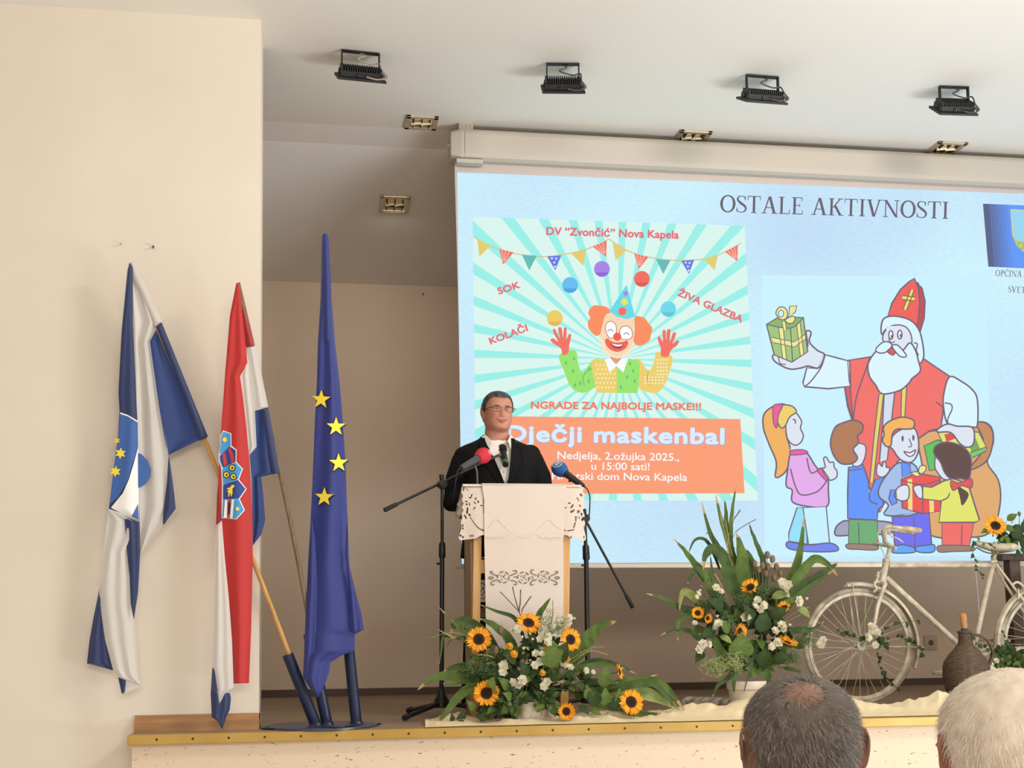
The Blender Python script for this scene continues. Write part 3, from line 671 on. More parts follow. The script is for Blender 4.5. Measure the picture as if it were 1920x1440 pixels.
A.blob([(206, 906), (262, 902), (284, 918), (210, 926)], (236, 92, 160), OL, 4, k=6.2); A.line([(280, 940), (300, 1010), (345, 985)], 5, OL, k=6.5); A.line([(204, 990), (226, 1070), (256, 1112), (330, 1096), (378, 1040)], 5, OL, k=6.5); A.blob([(326, 1000), (350, 986), (384, 1034), (372, 1050)], (236, 92, 160), OL, 4, k=6.4, sharp=True)
A.blob([(350, 990), (366, 984), (358, 944), (370, 936), (386, 960), (404, 960), (408, 984), (420, 1000), (418, 1030), (384, 1042)], SK, OL, 5, k=6.6)
A.blob([(234, 1172), (268, 1170), (278, 1250), (282, 1340), (196, 1328), (196, 1290)], (150, 222, 248), OL, 5, k=5.2, sharp=True); A.blob([(262, 1172), (370, 1166), (386, 1336), (288, 1342)], (196, 238, 254), OL, 5, k=6.2, sharp=True)
A.blob([(192, 1330), (280, 1345), (380, 1336), (420, 1350), (416, 1374), (290, 1376), (196, 1362)], (114, 134, 236), OL, 5, k=7)
# boy in blue, from behind
A.blob([(476, 1226), (608, 1230), (612, 1352), (474, 1348)], (110, 172, 116), OL, 5, k=6, sharp=True); A.line([(520, 1240), (524, 1345)], 4, OL, k=7)
A.blob([(472, 1340), (600, 1346), (604, 1368), (520, 1366), (470, 1362)], (160, 132, 112), OL, 4, k=7)
A.blob([(474, 984), (542, 972), (566, 1046), (570, 1110), (600, 1040), (640, 1030), (636, 1160), (612, 1180), (608, 1230), (470, 1222), (470, 1100)], (96, 148, 250), OL, 6, k=7, sharp=True); A.line([(572, 1100), (575, 1140), (610, 1156)], 5, OL, k=8.2); A.line([(474, 1000), (542, 990)], 4, OL, k=8.2)
A.blob([(500, 880), (550, 880), (552, 930), (530, 974), (492, 970)], SK, OL, 5, k=7.6)
A.blob([(410, 800), (450, 776), (500, 764), (540, 784), (536, 820), (516, 836), (520, 870), (496, 900), (516, 940), (490, 966), (440, 966), (406, 930), (390, 870)], (176, 122, 88), OL, 6, k=8.4)
A.blob([(606, 980), (616, 964), (630, 980), (636, 960), (648, 962), (650, 984), (664, 984), (660, 1010), (630, 1030), (606, 1016)], SK, OL, 5, k=8.4)
# fair boy with the red present
A.blob([(676, 1210), (848, 1190), (862, 1350), (790, 1356), (700, 1356), (690, 1352)], (112, 112, 240), OL, 6, k=8, sharp=True); A.line([(778, 1220), (784, 1350)], 4, OL, k=9)
A.blob([(684, 1362), (720, 1344), (780, 1358), (778, 1380), (684, 1382)], (96, 168, 250), OL, 5, k=9); A.blob([(784, 1356), (840, 1346), (874, 1346), (868, 1378), (800, 1378)], (96, 168, 250), OL, 5, k=9)
A.blob([(712, 962), (790, 980), (800, 1100), (790, 1200), (644, 1206), (660, 1160), (616, 1120), (620, 1070), (666, 1000)], (164, 190, 232), OL, 6, k=8.5); A.blob([(720, 960), (760, 970), (764, 1010), (724, 1030)], (96, 148, 250), OL, 4, k=9.8, sharp=True)
A.blob([(686, 830), (740, 800), (784, 806), (800, 860), (796, 920), (766, 960), (716, 948), (680, 900), (664, 880)], SK, OL, 6, k=9.4)
A.blob([(636, 800), (660, 772), (720, 750), (776, 764), (776, 800), (740, 806), (700, 806), (678, 830), (672, 880), (650, 886), (632, 860), (640, 830)], (244, 180, 94), OL, 6, k=10.2)
A.disc(726, 850, 6, OL, ry=14, k=11, n=12); A.disc(776, 846, 6, OL, ry=14, k=11, n=12); A.line([(756, 850), (768, 884), (752, 888)], 4, OL, k=11); A.blob([(732, 910), (760, 916), (786, 902), (776, 926), (754, 932)], (252, 252, 252), OL, 5, k=11)
A.blob([(720, 1040), (790, 1010), (900, 1030), (904, 1186), (820, 1200), (724, 1172)], (236, 84, 80), OL, 6, k=10, sharp=True)
for q in ([(748, 1040), (770, 1036), (772, 1184), (752, 1180)], [(850, 1130), (870, 1128), (872, 1192), (852, 1194)]): A.blob(q, (238, 220, 130), None, k=11.2, sharp=True)
A.line([(724, 1046), (820, 1064), (902, 1040)], 4, OL, k=11.4); A.line([(820, 1064), (820, 1196)], 4, OL, k=11.4)
A.blob([(800, 1010), (806, 980), (830, 976), (834, 996), (812, 1016)], (236, 232, 146), OL, 4, k=11.5); A.blob([(766, 1010), (794, 1004), (812, 1018), (790, 1026)], (236, 232, 146), OL, 4, k=11.6)
A.blob([(690, 1100), (712, 1072), (744, 1066), (756, 1084), (752, 1130), (720, 1140), (692, 1124)], SK, OL, 5, k=12)
A.blob([(670, 1090), (694, 1086), (698, 1150), (676, 1160), (662, 1130)], (96, 148, 250), OL, 5, k=12.2, sharp=True)
# dark haired girl in yellow
A.blob([(908, 1240), (1058, 1240), (1036, 1354), (910, 1350)], RD, OL, 5, k=10, sharp=True); A.line([(1002, 1250), (1000, 1350)], 4, OL, k=11)
A.blob([(890, 1350), (960, 1346), (1050, 1352), (1056, 1372), (960, 1376), (896, 1378)], (158, 128, 112), OL, 4, k=11)
A.blob([(880, 930), (900, 920), (940, 960), (960, 1030), (920, 1040), (890, 1010), (876, 980)], SK, OL, 5, k=10.4)
A.blob([(920, 1046), (960, 1036), (1030, 1060), (1084, 1230), (1060, 1240), (896, 1240), (906, 1140), (820, 1132), (814, 1072), (860, 1076)], (226, 228, 110), OL, 6, k=11, sharp=True); A.line([(906, 1140), (936, 1124), (944, 1104)], 5, OL, k=12.2)
A.blob([(776, 1076), (800, 1066), (816, 1076), (818, 1124), (800, 1126), (782, 1100)], SK, OL, 5, k=12.4)
A.blob([(872, 920), (880, 884), (930, 866), (990, 880), (1030, 910), (1046, 960), (1034, 1040), (1000, 1036), (950, 1036), (920, 1006), (902, 960)], (96, 72, 70), OL, 5, k=12)
A.blob([(980, 1070), (1000, 1080), (1034, 1110), (1004, 1162), (992, 1120)], (96, 72, 70), None, k=12.6); A.blob([(950, 1046), (990, 1056), (1046, 1036), (1046, 1080), (1000, 1070), (960, 1092)], (226, 84, 88), OL, 4, k=13)
A.build('cartoon_picture', slide)
# ------------------------------------------------------------------ flag stand and the three flags
NAVY = mat('flag_stand_blue', (26, 38, 70), 0.35, spec=0.4)
Pd = atz(603, 1361, 0.0)
SY = 0.03
Pd = V(Pd.x, SY, 0)
stand = thing('flag_stand', Pd, 'dark blue steel flag stand with a round base plate and three slanted tubes', 'flag stand')
MB().lathe([(0, 0.262), (0.010, 0.262), (0.012, 0.256), (0.0125, 0.001)], Pd, n=48).build('base_plate', mat('base_plate_blue', (62, 68, 96), 0.3), stand)
def pole_line(base_px, top_px, y0, y1):
    a = at(base_px[0], base_px[1], y0); b2 = at(top_px[0], top_px[1], y1); a = a + (b2 - a) * ((0.012 - a.z) / (b2.z - a.z)); return a, b2
POLES = [pole_line((591, 1356), (245, 494), 0.0, -0.15), pole_line((613, 1356), (446, 533), 0.015, -0.20), pole_line((668, 1352), (610, 440), 0.05, 0.05)]
for (a, b2), L in zip(POLES, (0.36, 0.44, 0.37)):
    d = (b2 - a).normalized(); tb = MB(); r = 0.0265
    if L == 0.37: d = (at(655, 1225, 0.05) - a).normalized()
    ring = []
    for i, rr in ((0, r), (1, r), (1, r - 0.006), (0, r - 0.006)):
        pass
    tb.tube([a - d * 0.004, a + d * L], r, 20, cap=False); tb.tube([a, a + d * L], r - 0.005, 20, cap=False)
    q = frame_to(d)
    tb.grid([[a + d * L + q @ V(x * math.cos(2 * PI * k / 20), x * math.sin(2 * PI * k / 20), 0) for k in range(20)] for x in (r, r - 0.005)], True)
    tb.lathe([(0, r + 0.008), (0.012, r + 0.002)], V(a.x, a.y, 0.012), n=20)
    tb.build('tube', NAVY, stand)

class Cloth:
    def __init__(s, ybase): s.b = MB(); s.yb = ybase; s.mats = []
    def mi(s, m):
        if m not in s.mats: s.mats.append(m)
        s.b.mat(s.mats.index(m))
    def panel(s, poly, m, off=0.0, bow=0.012, rip=0.004, freq=2.0, ph=0.0, cols=14, dy=9, depthf=None, tilt=0.0, b=None):
        n = len(poly); it = min(range(n), key=lambda i: (poly[i][1], poly[i][0])); ib = max(range(n), key=lambda i: (poly[i][1], -poly[i][0]))
        A = [poly[(it + k) % n] for k in range((ib - it) % n + 1)]; B = [poly[(it - k) % n] for k in range((it - ib) % n + 1)]
        def chainx(ch, y):
            xs = None
            for i in range(len(ch) - 1):
                (x0, y0), (x1, y1) = ch[i], ch[i + 1]
                if y0 - 1e-6 <= y <= y1 + 1e-6:
                    xs = x0 if y1 - y0 < 1e-6 else lerp(x0, x1, (y - y0) / (y1 - y0))
                    if y < y1 - 1e-6 or i == len(ch) - 2: return xs
            return xs if xs is not None else ch[-1][0]
        y0, y1 = poly[it][1], poly[ib][1]
        ys = sorted(set([y0, y1] + [p[1] for p in poly] + [lerp(y0, y1, i / max(2, int((y1 - y0) / dy))) for i in range(max(2, int((y1 - y0) / dy)) + 1)]))
        def df(px, py):
            if depthf: return depthf(px, py) + off
            xa, xb = chainx(A, py), chainx(B, py); l, r = min(xa, xb), max(xa, xb); u = (px - l) / max(r - l, 6)
            return s.yb(py) + off + bow * (2 * u - 1) ** 2 + tilt * (u - 0.5) + rip * math.sin(freq * 2 * PI * u + ph + py * 0.006) * min(1, (r - l) / 30)
        rows = []
        for y in ys:
            if abs(y - y0) < 1e-6 or abs(y - y1) < 1e-6:
                pts = [p for p in poly if abs(p[1] - y) < 1e-6]; l, r = min(p[0] for p in pts), max(p[0] for p in pts)
            else:
                xa, xb = chainx(A, y), chainx(B, y); l, r = min(xa, xb), max(xa, xb)
            rows.append([at(lerp(l, r, k / cols), y, df(lerp(l, r, k / cols), y)) for k in range(cols + 1)])
        if b is None: s.mi(m); s.b.grid(rows)
        else: b.grid(rows)
        return df
    def deco(s, b, poly, df, eps=0.003):       # flat printed shape lying on a panel
        b.add([at(x, y, df(x, y) - eps) for x, y in poly], [tuple(range(len(poly)))])
def star(x, y, r, n=5, inner=0.4, rot=0.0):
    return [(x + (r if i % 2 == 0 else r * inner) * math.sin(PI * i / n + rot), y - (r if i % 2 == 0 else r * inner) * math.cos(PI * i / n + rot)) for i in range(2 * n)]
FW = mat('flag_white', (226, 224, 222), 0.6, trans=0.35, bump=0.08, bscale=18, sheen=0.2)
FB = mat('flag_blue', (36, 64, 130), 0.55, trans=0.22, bump=0.08, bscale=18, sheen=0.2)
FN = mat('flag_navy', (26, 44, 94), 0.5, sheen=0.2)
FR = mat('flag_red', (194, 42, 42), 0.55, trans=0.2, bump=0.06, bscale=18, sheen=0.2)
FDR = mat('flag_red_double_and_shade', (150, 36, 40), 0.55)
FE = mat('flag_royal_blue', (36, 48, 128), 0.55, trans=0.12, bump=0.05, bscale=14, sheen=0.2)
YST = mat('flag_yellow', (246, 220, 58), 0.6); WPR = mat('flag_white_print', (240, 240, 240), 0.6); LBL = mat('flag_light_blue', (62, 150, 214), 0.6); DBL = mat('flag_dark_blue_print', (38, 66, 146), 0.6)
MBL = mat('flag_mid_blue', (56, 96, 168), 0.6); BRW = mat('flag_black_print', (40, 30, 28), 0.6); MRD = mat('flag_red_print', (200, 52, 64), 0.6)
WOODP = mat('pole_wood', (204, 158, 92), 0.5, c2=(188, 140, 78), nscale=6, stretch=(6, 6, 0.6)); WOODD = mat('pole_dark_wood', (128, 106, 80), 0.6, c2=(100, 80, 58), nscale=14, stretch=(6, 6, 1))

def flag(name_label, line, r, pm, extra):
    a, b2 = line; d = (b2 - a).normalized()
    t = thing('flag', a + d * 0.02, name_label, 'flag', 'flags in the blue stand')
    if extra:
        m_ = at(extra[0], extra[1], lerp(a, b2, (extra[1] - 1356) / (494 - 1356) if extra[2] == 0 else (extra[1] - 1356) / (533 - 1356)).y)
        pts = catmull([a + d * 0.02, lerp(a, m_, 0.5) + V(0.006, 0, 0), m_, b2], 6)
    else: pts = [a + d * 0.02, b2]
    MB().tube(pts, [r, r * 0.92], 14).build('pole', pm, t)
    return t

# -- white and blue municipal flag, leftmost
f1 = flag('white and blue flag with yellow stars on its crest, leftmost, leaning left in the stand', POLES[0], 0.0115, WOODP, (394, 850, 0))
C1 = Cloth(lambda py: interp(py, [480, 820, 1320], [-0.150, -0.105, -0.10]))
C1.panel([(247, 494), (258, 512), (300, 604), (281, 642), (316, 853), (328, 905), (331, 955), (306, 986), (262, 1042), (258, 850), (255, 700), (247, 560), (243, 500)], FW, 0.0, 0.006, 0.012, 1.7, 0.4)
C1.panel([(299, 606), (387, 820), (374, 825), (314, 854), (298, 760), (281, 640)], FB, 0.006, 0.004, 0.008, 1.0, 0.2)
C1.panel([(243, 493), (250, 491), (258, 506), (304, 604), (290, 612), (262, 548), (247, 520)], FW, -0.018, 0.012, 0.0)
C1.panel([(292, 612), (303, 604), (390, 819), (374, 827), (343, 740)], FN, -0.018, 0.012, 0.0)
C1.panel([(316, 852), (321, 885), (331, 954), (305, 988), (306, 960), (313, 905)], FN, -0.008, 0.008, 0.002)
dfE = C1.panel([(243, 493), (249, 500), (249, 600), (255, 740), (258, 793), (259, 860), (262, 976), (204, 955), (207, 930), (213, 880), (221, 820), (224, 770), (222, 735), (228, 620), (239, 505)], FN, -0.028, 0.014, 0.004, 1.2, 0.5)
C1.panel([(204, 955), (262, 977), (255, 1010), (240, 1035), (244, 1090), (246, 1140), (252, 1165), (258, 1230), (264, 1286), (222, 1270), (212, 1256), (205, 1230), (197, 1200), (190, 1150), (186, 1110), (188, 1080), (198, 1000)], FW, -0.030, 0.012, 0.007, 2.2, 0.8)
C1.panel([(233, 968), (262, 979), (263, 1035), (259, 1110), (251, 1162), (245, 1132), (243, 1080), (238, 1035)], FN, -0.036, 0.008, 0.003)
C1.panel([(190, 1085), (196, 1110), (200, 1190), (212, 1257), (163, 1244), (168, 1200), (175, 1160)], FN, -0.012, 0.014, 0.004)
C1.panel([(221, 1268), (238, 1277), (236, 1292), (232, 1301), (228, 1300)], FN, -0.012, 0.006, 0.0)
C1.panel([(236, 1276), (264, 1284), (262, 1288), (234, 1300)], FW, -0.016, 0.006, 0.0)
cl1 = C1.b.build('flag_cloth', C1.mats, f1)
e = MB()
e.mat(0); C1.panel([(225, 776), (240, 781), (257, 792), (259, 835), (250, 865), (240, 900), (222, 932), (207, 944), (205, 950), (213, 880), (221, 822)], None, -0.003, depthf=dfE, b=e)
e.mat(1); C1.panel([(259, 838), (261, 975), (232, 965), (208, 952), (216, 942), (230, 925), (242, 898), (251, 868)], None, -0.003, depthf=dfE, b=e)
C1.panel([(225, 773), (240, 778), (258, 789), (258, 792), (240, 781), (225, 776)], None, -0.004, depthf=dfE, b=e)
C1.panel([(204, 954), (232, 964), (262, 975), (262, 979), (232, 968), (204, 957)], None, -0.0045, depthf=dfE, b=e)
e.mat(2); 
for x, y in ((226, 850), (216.5, 884), (219, 826)): C1.deco(e, star(x, y, 11 if y != 826 else 7, 6, 0.5, 0.1), dfE, 0.006)
e.mat(0); C1.panel([(247, 968), (259, 945), (260.5, 974)], None, -0.005, depthf=dfE, b=e, cols=4)
df0 = lambda x, y: C1.yb(y) - 0.014
C1.deco(e, [(259, 849), (266, 852), (277, 864), (283, 880), (281, 895), (273, 907), (263, 914), (259, 914)], df0, 0.003)
e.build('crest', [MBL, WPR, YST], cl1)

# -- red, white and blue flag with the chequered-crown coat of arms, middle
f2 = flag('red white and blue flag with a coat of arms, middle of the three', POLES[1], 0.011, WOODD, (529, 905, 1))
C2 = Cloth(lambda py: interp(py, [530, 890, 1370], [-0.20, -0.150, -0.14]))
C2.panel([(443, 531), (450, 529), (462, 580), (478, 648), (462, 653), (452, 610)], FDR, -0.004, 0.010, 0.002)
C2.panel([(461, 652), (478, 648), (490, 700), (503, 763), (476, 772), (470, 720)], FW, -0.004, 0.010, 0.002)
C2.panel([(475, 771), (503, 764), (513, 820), (524, 886), (490, 894), (494, 930), (497, 975), (490, 1002), (474, 1023), (472, 900), (468, 850)], FB, 0.004, 0.006, 0.008, 1.5)
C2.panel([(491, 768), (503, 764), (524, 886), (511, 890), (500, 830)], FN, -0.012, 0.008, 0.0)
C2.panel([(462, 654), (470, 700), (478, 772), (481, 838), (467, 854), (460, 800), (452, 745), (448, 705)], FW, -0.012, 0.006, 0.004)
C2.panel([(412, 860), (416, 900), (418, 985), (405, 985), (407, 930)], FDR, -0.012, 0.006, 0.0)  # red cloth behind the fold, its shade painted in as darker red
dfR = C2.panel([(443, 530), (449, 534), (456, 600), (464, 680), (450, 706), (455, 740), (462, 800), (468, 870), (473, 960), (474, 1050), (471, 1180), (467, 1281), (438, 1282), (435, 1200), (429, 1130), (421, 1060), (416, 985), (411, 940), (409, 900), (415, 800), (422, 700), (431, 592)], FR, -0.030, 0.016, 0.006, 1.3, 0.6)
C2.panel([(405, 985), (416, 976), (421, 1040), (429, 1120), (435, 1200), (438, 1285), (437, 1291), (424, 1300), (411, 1320), (404, 1290), (397, 1250), (399, 1150), (402, 1050)], FW, -0.036, 0.010, 0.004)
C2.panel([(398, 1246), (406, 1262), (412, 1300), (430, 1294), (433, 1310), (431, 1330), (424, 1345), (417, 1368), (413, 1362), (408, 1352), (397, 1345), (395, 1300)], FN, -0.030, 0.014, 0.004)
cl2 = C2.b.build('flag_cloth', C2.mats, f2)
def cx(pts): return [(380 + x * 0.15972, 780 + y * 0.15972) for x, y in pts]
e = MB()
def em(k, pts, eps): e.mat(k); C2.panel(cx(pts), None, -eps, depthf=dfR, b=e, cols=8, dy=6)
outl = [(240, 168), (336, 202), (340, 348), (400, 398), (396, 538), (474, 620), (426, 745), (516, 856), (436, 975), (496, 1106), (398, 1214), (222, 1200), (226, 800), (216, 610), (188, 520), (186, 450), (205, 380), (205, 240)]
em(0, outl, 0.003)
em(1, [(244, 182), (324, 212), (328, 346), (240, 430), (200, 455), (212, 350), (216, 250)], 0.006)
em(3, [(316, 356), (388, 404), (384, 540), (234, 604), (204, 520), (202, 470)], 0.006)
em(4, [(232, 440), (262, 430), (290, 560), (250, 590)], 0.009); em(4, [(298, 390), (326, 370), (372, 480), (366, 540), (340, 552)], 0.009)
em(1, [(388, 548), (462, 622), (414, 744), (240, 802), (232, 640), (240, 606)], 0.006)
em(2, [(414, 750), (504, 856), (424, 972), (238, 978), (240, 808)], 0.006)
em(1, [(424, 978), (484, 1104), (392, 1204), (230, 1192), (240, 984)], 0.006)
em(0, [(262, 984), (290, 984), (284, 1196), (246, 1194)], 0.009); em(0, [(340, 982), (370, 980), (352, 1200), (318, 1198)], 0.009); em(4, [(290, 984), (330, 983), (322, 1198), (286, 1196)], 0.009)
em(5, [(300, 1020), (326, 1016), (318, 1150), (296, 1160)], 0.011)
e.mat(6)
for x, y, r in ((258, 278, 6), (410, 1090, 5)): C2.deco(e, star(380 + x * 0.1597, 780 + y * 0.1597, r, 6, 0.5), dfR, 0.010)
for x, y in ((346, 608), (278, 690), (360, 712)):
    q = [(380 + (x + 40 * math.cos(2 * PI * i / 14)) * 0.1597, 780 + (y + 40 * math.sin(2 * PI * i / 14)) * 0.1597) for i in range(14)]
    e.mat(5); C2.deco(e, q, dfR, 0.009); q = [(380 + (x + 30 * math.cos(2 * PI * i / 14)) * 0.1597, 780 + (y + 30 * math.sin(2 * PI * i / 14)) * 0.1597) for i in range(14)]
    e.mat(6); C2.deco(e, q, dfR, 0.011)
    e.mat(5); C2.deco(e, [(380 + (x + a) * 0.1597, 780 + (y + b2) * 0.1597) for a, b2 in ((-12, -8), (10, -14), (14, 10), (-4, 16))], dfR, 0.013)
goat = [(300, 945), (300, 900), (285, 880), (310, 870), (280, 850), (320, 838), (340, 812), (362, 806), (376, 822), (364, 842), (350, 850), (352, 900), (340, 945), (328, 940), (330, 912), (316, 912), (314, 945)]
e.mat(5); C2.deco(e, [(380 + (x * 1.0 + 4) * 0.1597, 780 + (y + 4) * 0.1597) for x, y in goat], dfR, 0.009); e.mat(6); C2.deco(e, cx(goat), dfR, 0.011)
e.build('coat_of_arms', [WPR, LBL, DBL, DBL, MRD, BRW, YST], cl2)

# -- tall blue flag with yellow stars
f3 = flag('tall dark blue flag with four yellow stars hanging folded, rightmost in the stand', POLES[2], 0.011, WOODP, None)
C3 = Cloth(lambda py: interp(py, [430, 1000, 1310], [0.02, -0.03, -0.075]))
df3 = C3.panel([(606, 438), (612, 436), (616, 448), (622, 560), (628, 640), (637, 720), (642, 780), (648, 870), (651, 960), (655, 1060), (664, 1100), (678, 1152), (681, 1180), (665, 1190), (665, 1220), (640, 1229), (620, 1242), (617, 1262), (605, 1292), (596, 1308), (582, 1292), (568, 1270), (570, 1230), (573, 1150), (578, 1050), (583, 960), (586, 900), (590, 800), (594, 720), (596, 640), (601, 560), (603, 446)], FE, -0.035, 0.034, 0.010, 1.4, 0.5, cols=24)
C3.panel([(606, 438), (613, 437), (616, 448), (620, 520), (618, 640), (612, 640), (608, 560), (605, 470)], FE, -0.044, 0.012, 0.0)
C3.panel([(651, 960), (655, 1060), (664, 1100), (678, 1152), (682, 1180), (667, 1189), (656, 1180), (654, 1100), (648, 1040)], FE, -0.040, 0.012, 0.004)
C3.panel([(583, 960), (592, 1010), (598, 1100), (596, 1200), (590, 1299), (568, 1270), (570, 1230), (573, 1150), (578, 1050)], FE, -0.026, 0.014, 0.004)
cl3 = C3.b.build('flag_cloth', C3.mats, f3)
for x, y, rt in ((602, 749, 0.05), (630, 800, 0.02), (635, 868, -0.02), (608, 932, 0.03)):
    e = MB(); e.mat(1); C3.deco(e, star(x + 2, y + 2, 20, 5, 0.40, rt), df3, 0.006); e.mat(0); C3.deco(e, star(x, y, 18.5, 5, 0.40, rt), df3, 0.010)
    e.build('star', [YST, mat('flag_dark_edge', (26, 34, 86), 0.6)], cl3)
# ------------------------------------------------------------------ lectern and its cloths
LY = 0.34                                      # front plane of the lectern
OAK = mat('lectern_oak', (206, 160, 100), 0.45, c2=(190, 142, 84), nscale=5, stretch=(7, 7, 0.7))
OAKD = mat('lectern_panel', (168, 142, 112), 0.55, c2=(150, 126, 98), nscale=4, stretch=(6, 6, 0.7))
LIN = mat('white_linen', (222, 208, 197), 0.85, bump=0.15, bscale=160, trans=0.12)
c0 = at(985, 1340, LY); zT = at(985, 912, LY).z
lec = thing('lectern', V(c0.x, LY + 0.2, 0), 'tall light wooden lectern under white linen with a runner down its front', 'lectern')
xl, xr = at(897, 1100, LY).x, at(1059, 1100, LY).x
def LX(px, py, y=LY): return at(px, py, y)
for px0, px1 in ((893, 906), (1059, 1058)):
    b_ = MB(); a, b2 = LX(px0 + 4, 960), LX(px1 + 3 if px1 < 1000 else px1, 960); bot = V(lerp(a.x, a.x, 0), LY, 0)
    t_ = LX(px0 + 5, 1000); bt = LX(px0 - 2 if px0 < 950 else px0, 1300)
    d = V(bt.x - t_.x, 0, bt.z - t_.z); d = d / abs(d.z)
    top = V(t_.x, LY, zT - 0.03) - V(d.x, 0, 0) * 0.0; foot = V(t_.x + d.x * t_.z, LY, 0.0)
    w_ = 0.040
    b_.prism([V(top.x - w_ / 2, LY, top.z), V(top.x + w_ / 2, LY, top.z), V(foot.x + w_ / 2, LY, 0), V(foot.x - w_ / 2, LY, 0)], (0, 0.035, 0))
    b_.build('post', OAK, lec, False)
for px0 in (888, 1060):
    b_ = MB(); P = LX(px0, 1100); b_.box((P.x + (0.0 if px0 < 950 else 0.0), LY + 0.035 + 0.13, (zT - 0.13) / 2), (0.018, 0.26, zT - 0.13)); b_.build('side_panel', OAKD, lec, False)
b_ = MB(); b_.box(((xl + xr) / 2, LY + 0.017, LX(900, 1062).z), (xr - xl, 0.026, 0.07)); b_.build('rail', OAK, lec, False)
b_ = MB(); b_.box(((xl + xr) / 2, LY + 0.29, (zT) / 2 - 0.05), (xr - xl + 0.05, 0.014, 0.05)); b_.build('back_rail', OAKD, lec, False); b_ = MB(); b_.box(((xl + xr) / 2, LY + 0.17, 0.18), (xr - xl + 0.03, 0.26, 0.02)); b_.build('shelf', OAKD, lec, False)
# slanted top board: front edge high, back edge low towards the speaker
tl, tr = LX(874, 925).x, LX(1092, 925).x
b_ = MB(); zt0 = zT - 0.008
b_.prism([V(tl, LY - 0.02, zt0), V(tl, LY - 0.02, zt0 - 0.024), V(tl, LY + 0.32, zt0 - 0.134), V(tl, LY + 0.32, zt0 - 0.11)], (tr - tl, 0, 0))
for px in ((tl + 0.004), tr - 0.004): b_.prism([V(px - 0.006, LY - 0.02, zt0 - 0.02), V(px + 0.006, LY - 0.02, zt0 - 0.02), V(px + 0.006, LY + 0.30, zt0 - 0.21), V(px - 0.006, LY + 0.30, zt0 - 0.21)], (0, 0, -0.03))
b_.build('top_board', OAK, lec, False)

# wide cutwork cloth: real holes, cut with a filled curve
def cut_sheet(outer, holes, fmap, thick, name, parent, m):
    from mathutils.geometry import delaunay_2d_cdt
    def inside(ring, x, y):
        c = False; n = len(ring)
        for i in range(n):
            (x0, y0), (x1, y1) = ring[i], ring[i - 1]
            if (y0 > y) != (y1 > y) and x < (x1 - x0) * (y - y0) / (y1 - y0) + x0: c = not c
        return c
    vs = []; es = []
    for ring in [outer] + holes:
        o = len(vs); vs += [Vector((p[0], p[1])) for p in ring]; es += [(o + i, o + (i + 1) % len(ring)) for i in range(len(ring))]
    xs = [p[0] for p in outer]; ys = [p[1] for p in outer]
    y = min(ys) + 2.2
    while y < max(ys):
        x = min(xs) + 3
        while x < max(xs):
            if inside(outer, x, y) and not any(inside(h, x, y) for h in holes): vs.append(Vector((x, y)))
            x += 6
        y += 6
    R = delaunay_2d_cdt(vs, es, [], 0, 1e-4); v2, fs = R[0], R[2]; keep = []
    for f in fs:
        cx_ = sum(v2[i].x for i in f) / len(f); cy_ = sum(v2[i].y for i in f) / len(f)
        if inside(outer, cx_, cy_) and not any(inside(h, cx_, cy_) for h in holes): keep.append(tuple(f))
    P = [fmap(p.x, p.y) for p in v2]; n = len(P); b_ = MB()
    b_.add(P + [p + V(0, thick, 0) for p in P], keep + [tuple(i + n for i in reversed(f)) for f in keep])
    return b_
def slot(x, y, w, h, ang):
    c, s_ = math.cos(ang), math.sin(ang)
    return [(x + a * c - b2 * s_, y + a * s_ + b2 * c) for a, b2 in ((-w / 2, -h / 2), (w / 2, -h / 2), (w / 2, h / 2), (-w / 2, h / 2))]
def lx(pts): return [(850 + x * 0.2014, 890 + y * 0.2014) for x, y in pts]
outer = lx([(80, 110), (110, 98), (300, 94), (640, 92), (1000, 94), (1180, 104), (1214, 118), (1205, 160), (1224, 180), (1214, 215), (1226, 240), (1212, 275), (1222, 300), (1206, 330), (1222, 380), (1216, 420), (1228, 450), (1216, 500), (1236, 590), (1228, 612), (1190, 618), (1160, 600), (1120, 604), (1090, 585), (1055, 560), (1010, 566),
            (960, 585), (900, 598), (840, 590), (800, 580), (720, 590), (650, 598), (580, 590), (500, 580), (450, 594), (390, 590), (330, 594), (292, 560), (250, 568), (215, 592), (150, 600), (100, 606), (64, 610), (48, 590), (62, 540), (76, 500), (70, 440), (84, 400), (78, 360), (96, 335), (80, 300), (96, 270), (78, 230), (92, 200), (74, 160)])
rn = random.Random(9)
holes = []
def hole(x, y, w, h, a): holes.append(lx(slot(x, y, w, h, a)))
for x, y, w, h, a in ((132, 140, 28, 9, 0.9), (170, 195, 34, 10, 1.9), (155, 215, 20, 12, 0.2), (208, 224, 24, 11, 2.1), (232, 252, 22, 14, 1.2), (200, 262, 30, 10, 0.8), (120, 250, 26, 12, 0.1), (124, 276, 18, 16, 0.6), (150, 275, 28, 9, 1.4), (262, 288, 20, 12, 0.2), (196, 312, 30, 10, 2.3), (132, 322, 14, 34, 0.1), (152, 372, 22, 14, 0.4), (128, 350, 16, 26, -0.2), (112, 392, 14, 40, -0.5),
                      (86, 474, 15, 22, 0), (88, 500, 15, 18, 0), (68, 568, 24, 18, 0.6), (88, 582, 18, 18, 0.2), (156, 570, 9, 20, 0.3), (170, 570, 9, 20, 0.3), (184, 570, 9, 20, 0.3), (96, 130, 14, 44, 0.2)): hole(x, y, w, h, a)
for i in range(12):                            # the curved row of slots at the lower left, and its mirror at the right
    u = i / 11; x = lerp(150, 285, u); y = 380 + 138 * math.sin(u * PI / 2) ** 0.9
    hole(x, y, 9, 20, -0.9 + 1.35 * u)
for i in range(8): hole(282, 232 + i * 17, 16 - i, 8, 0.0)
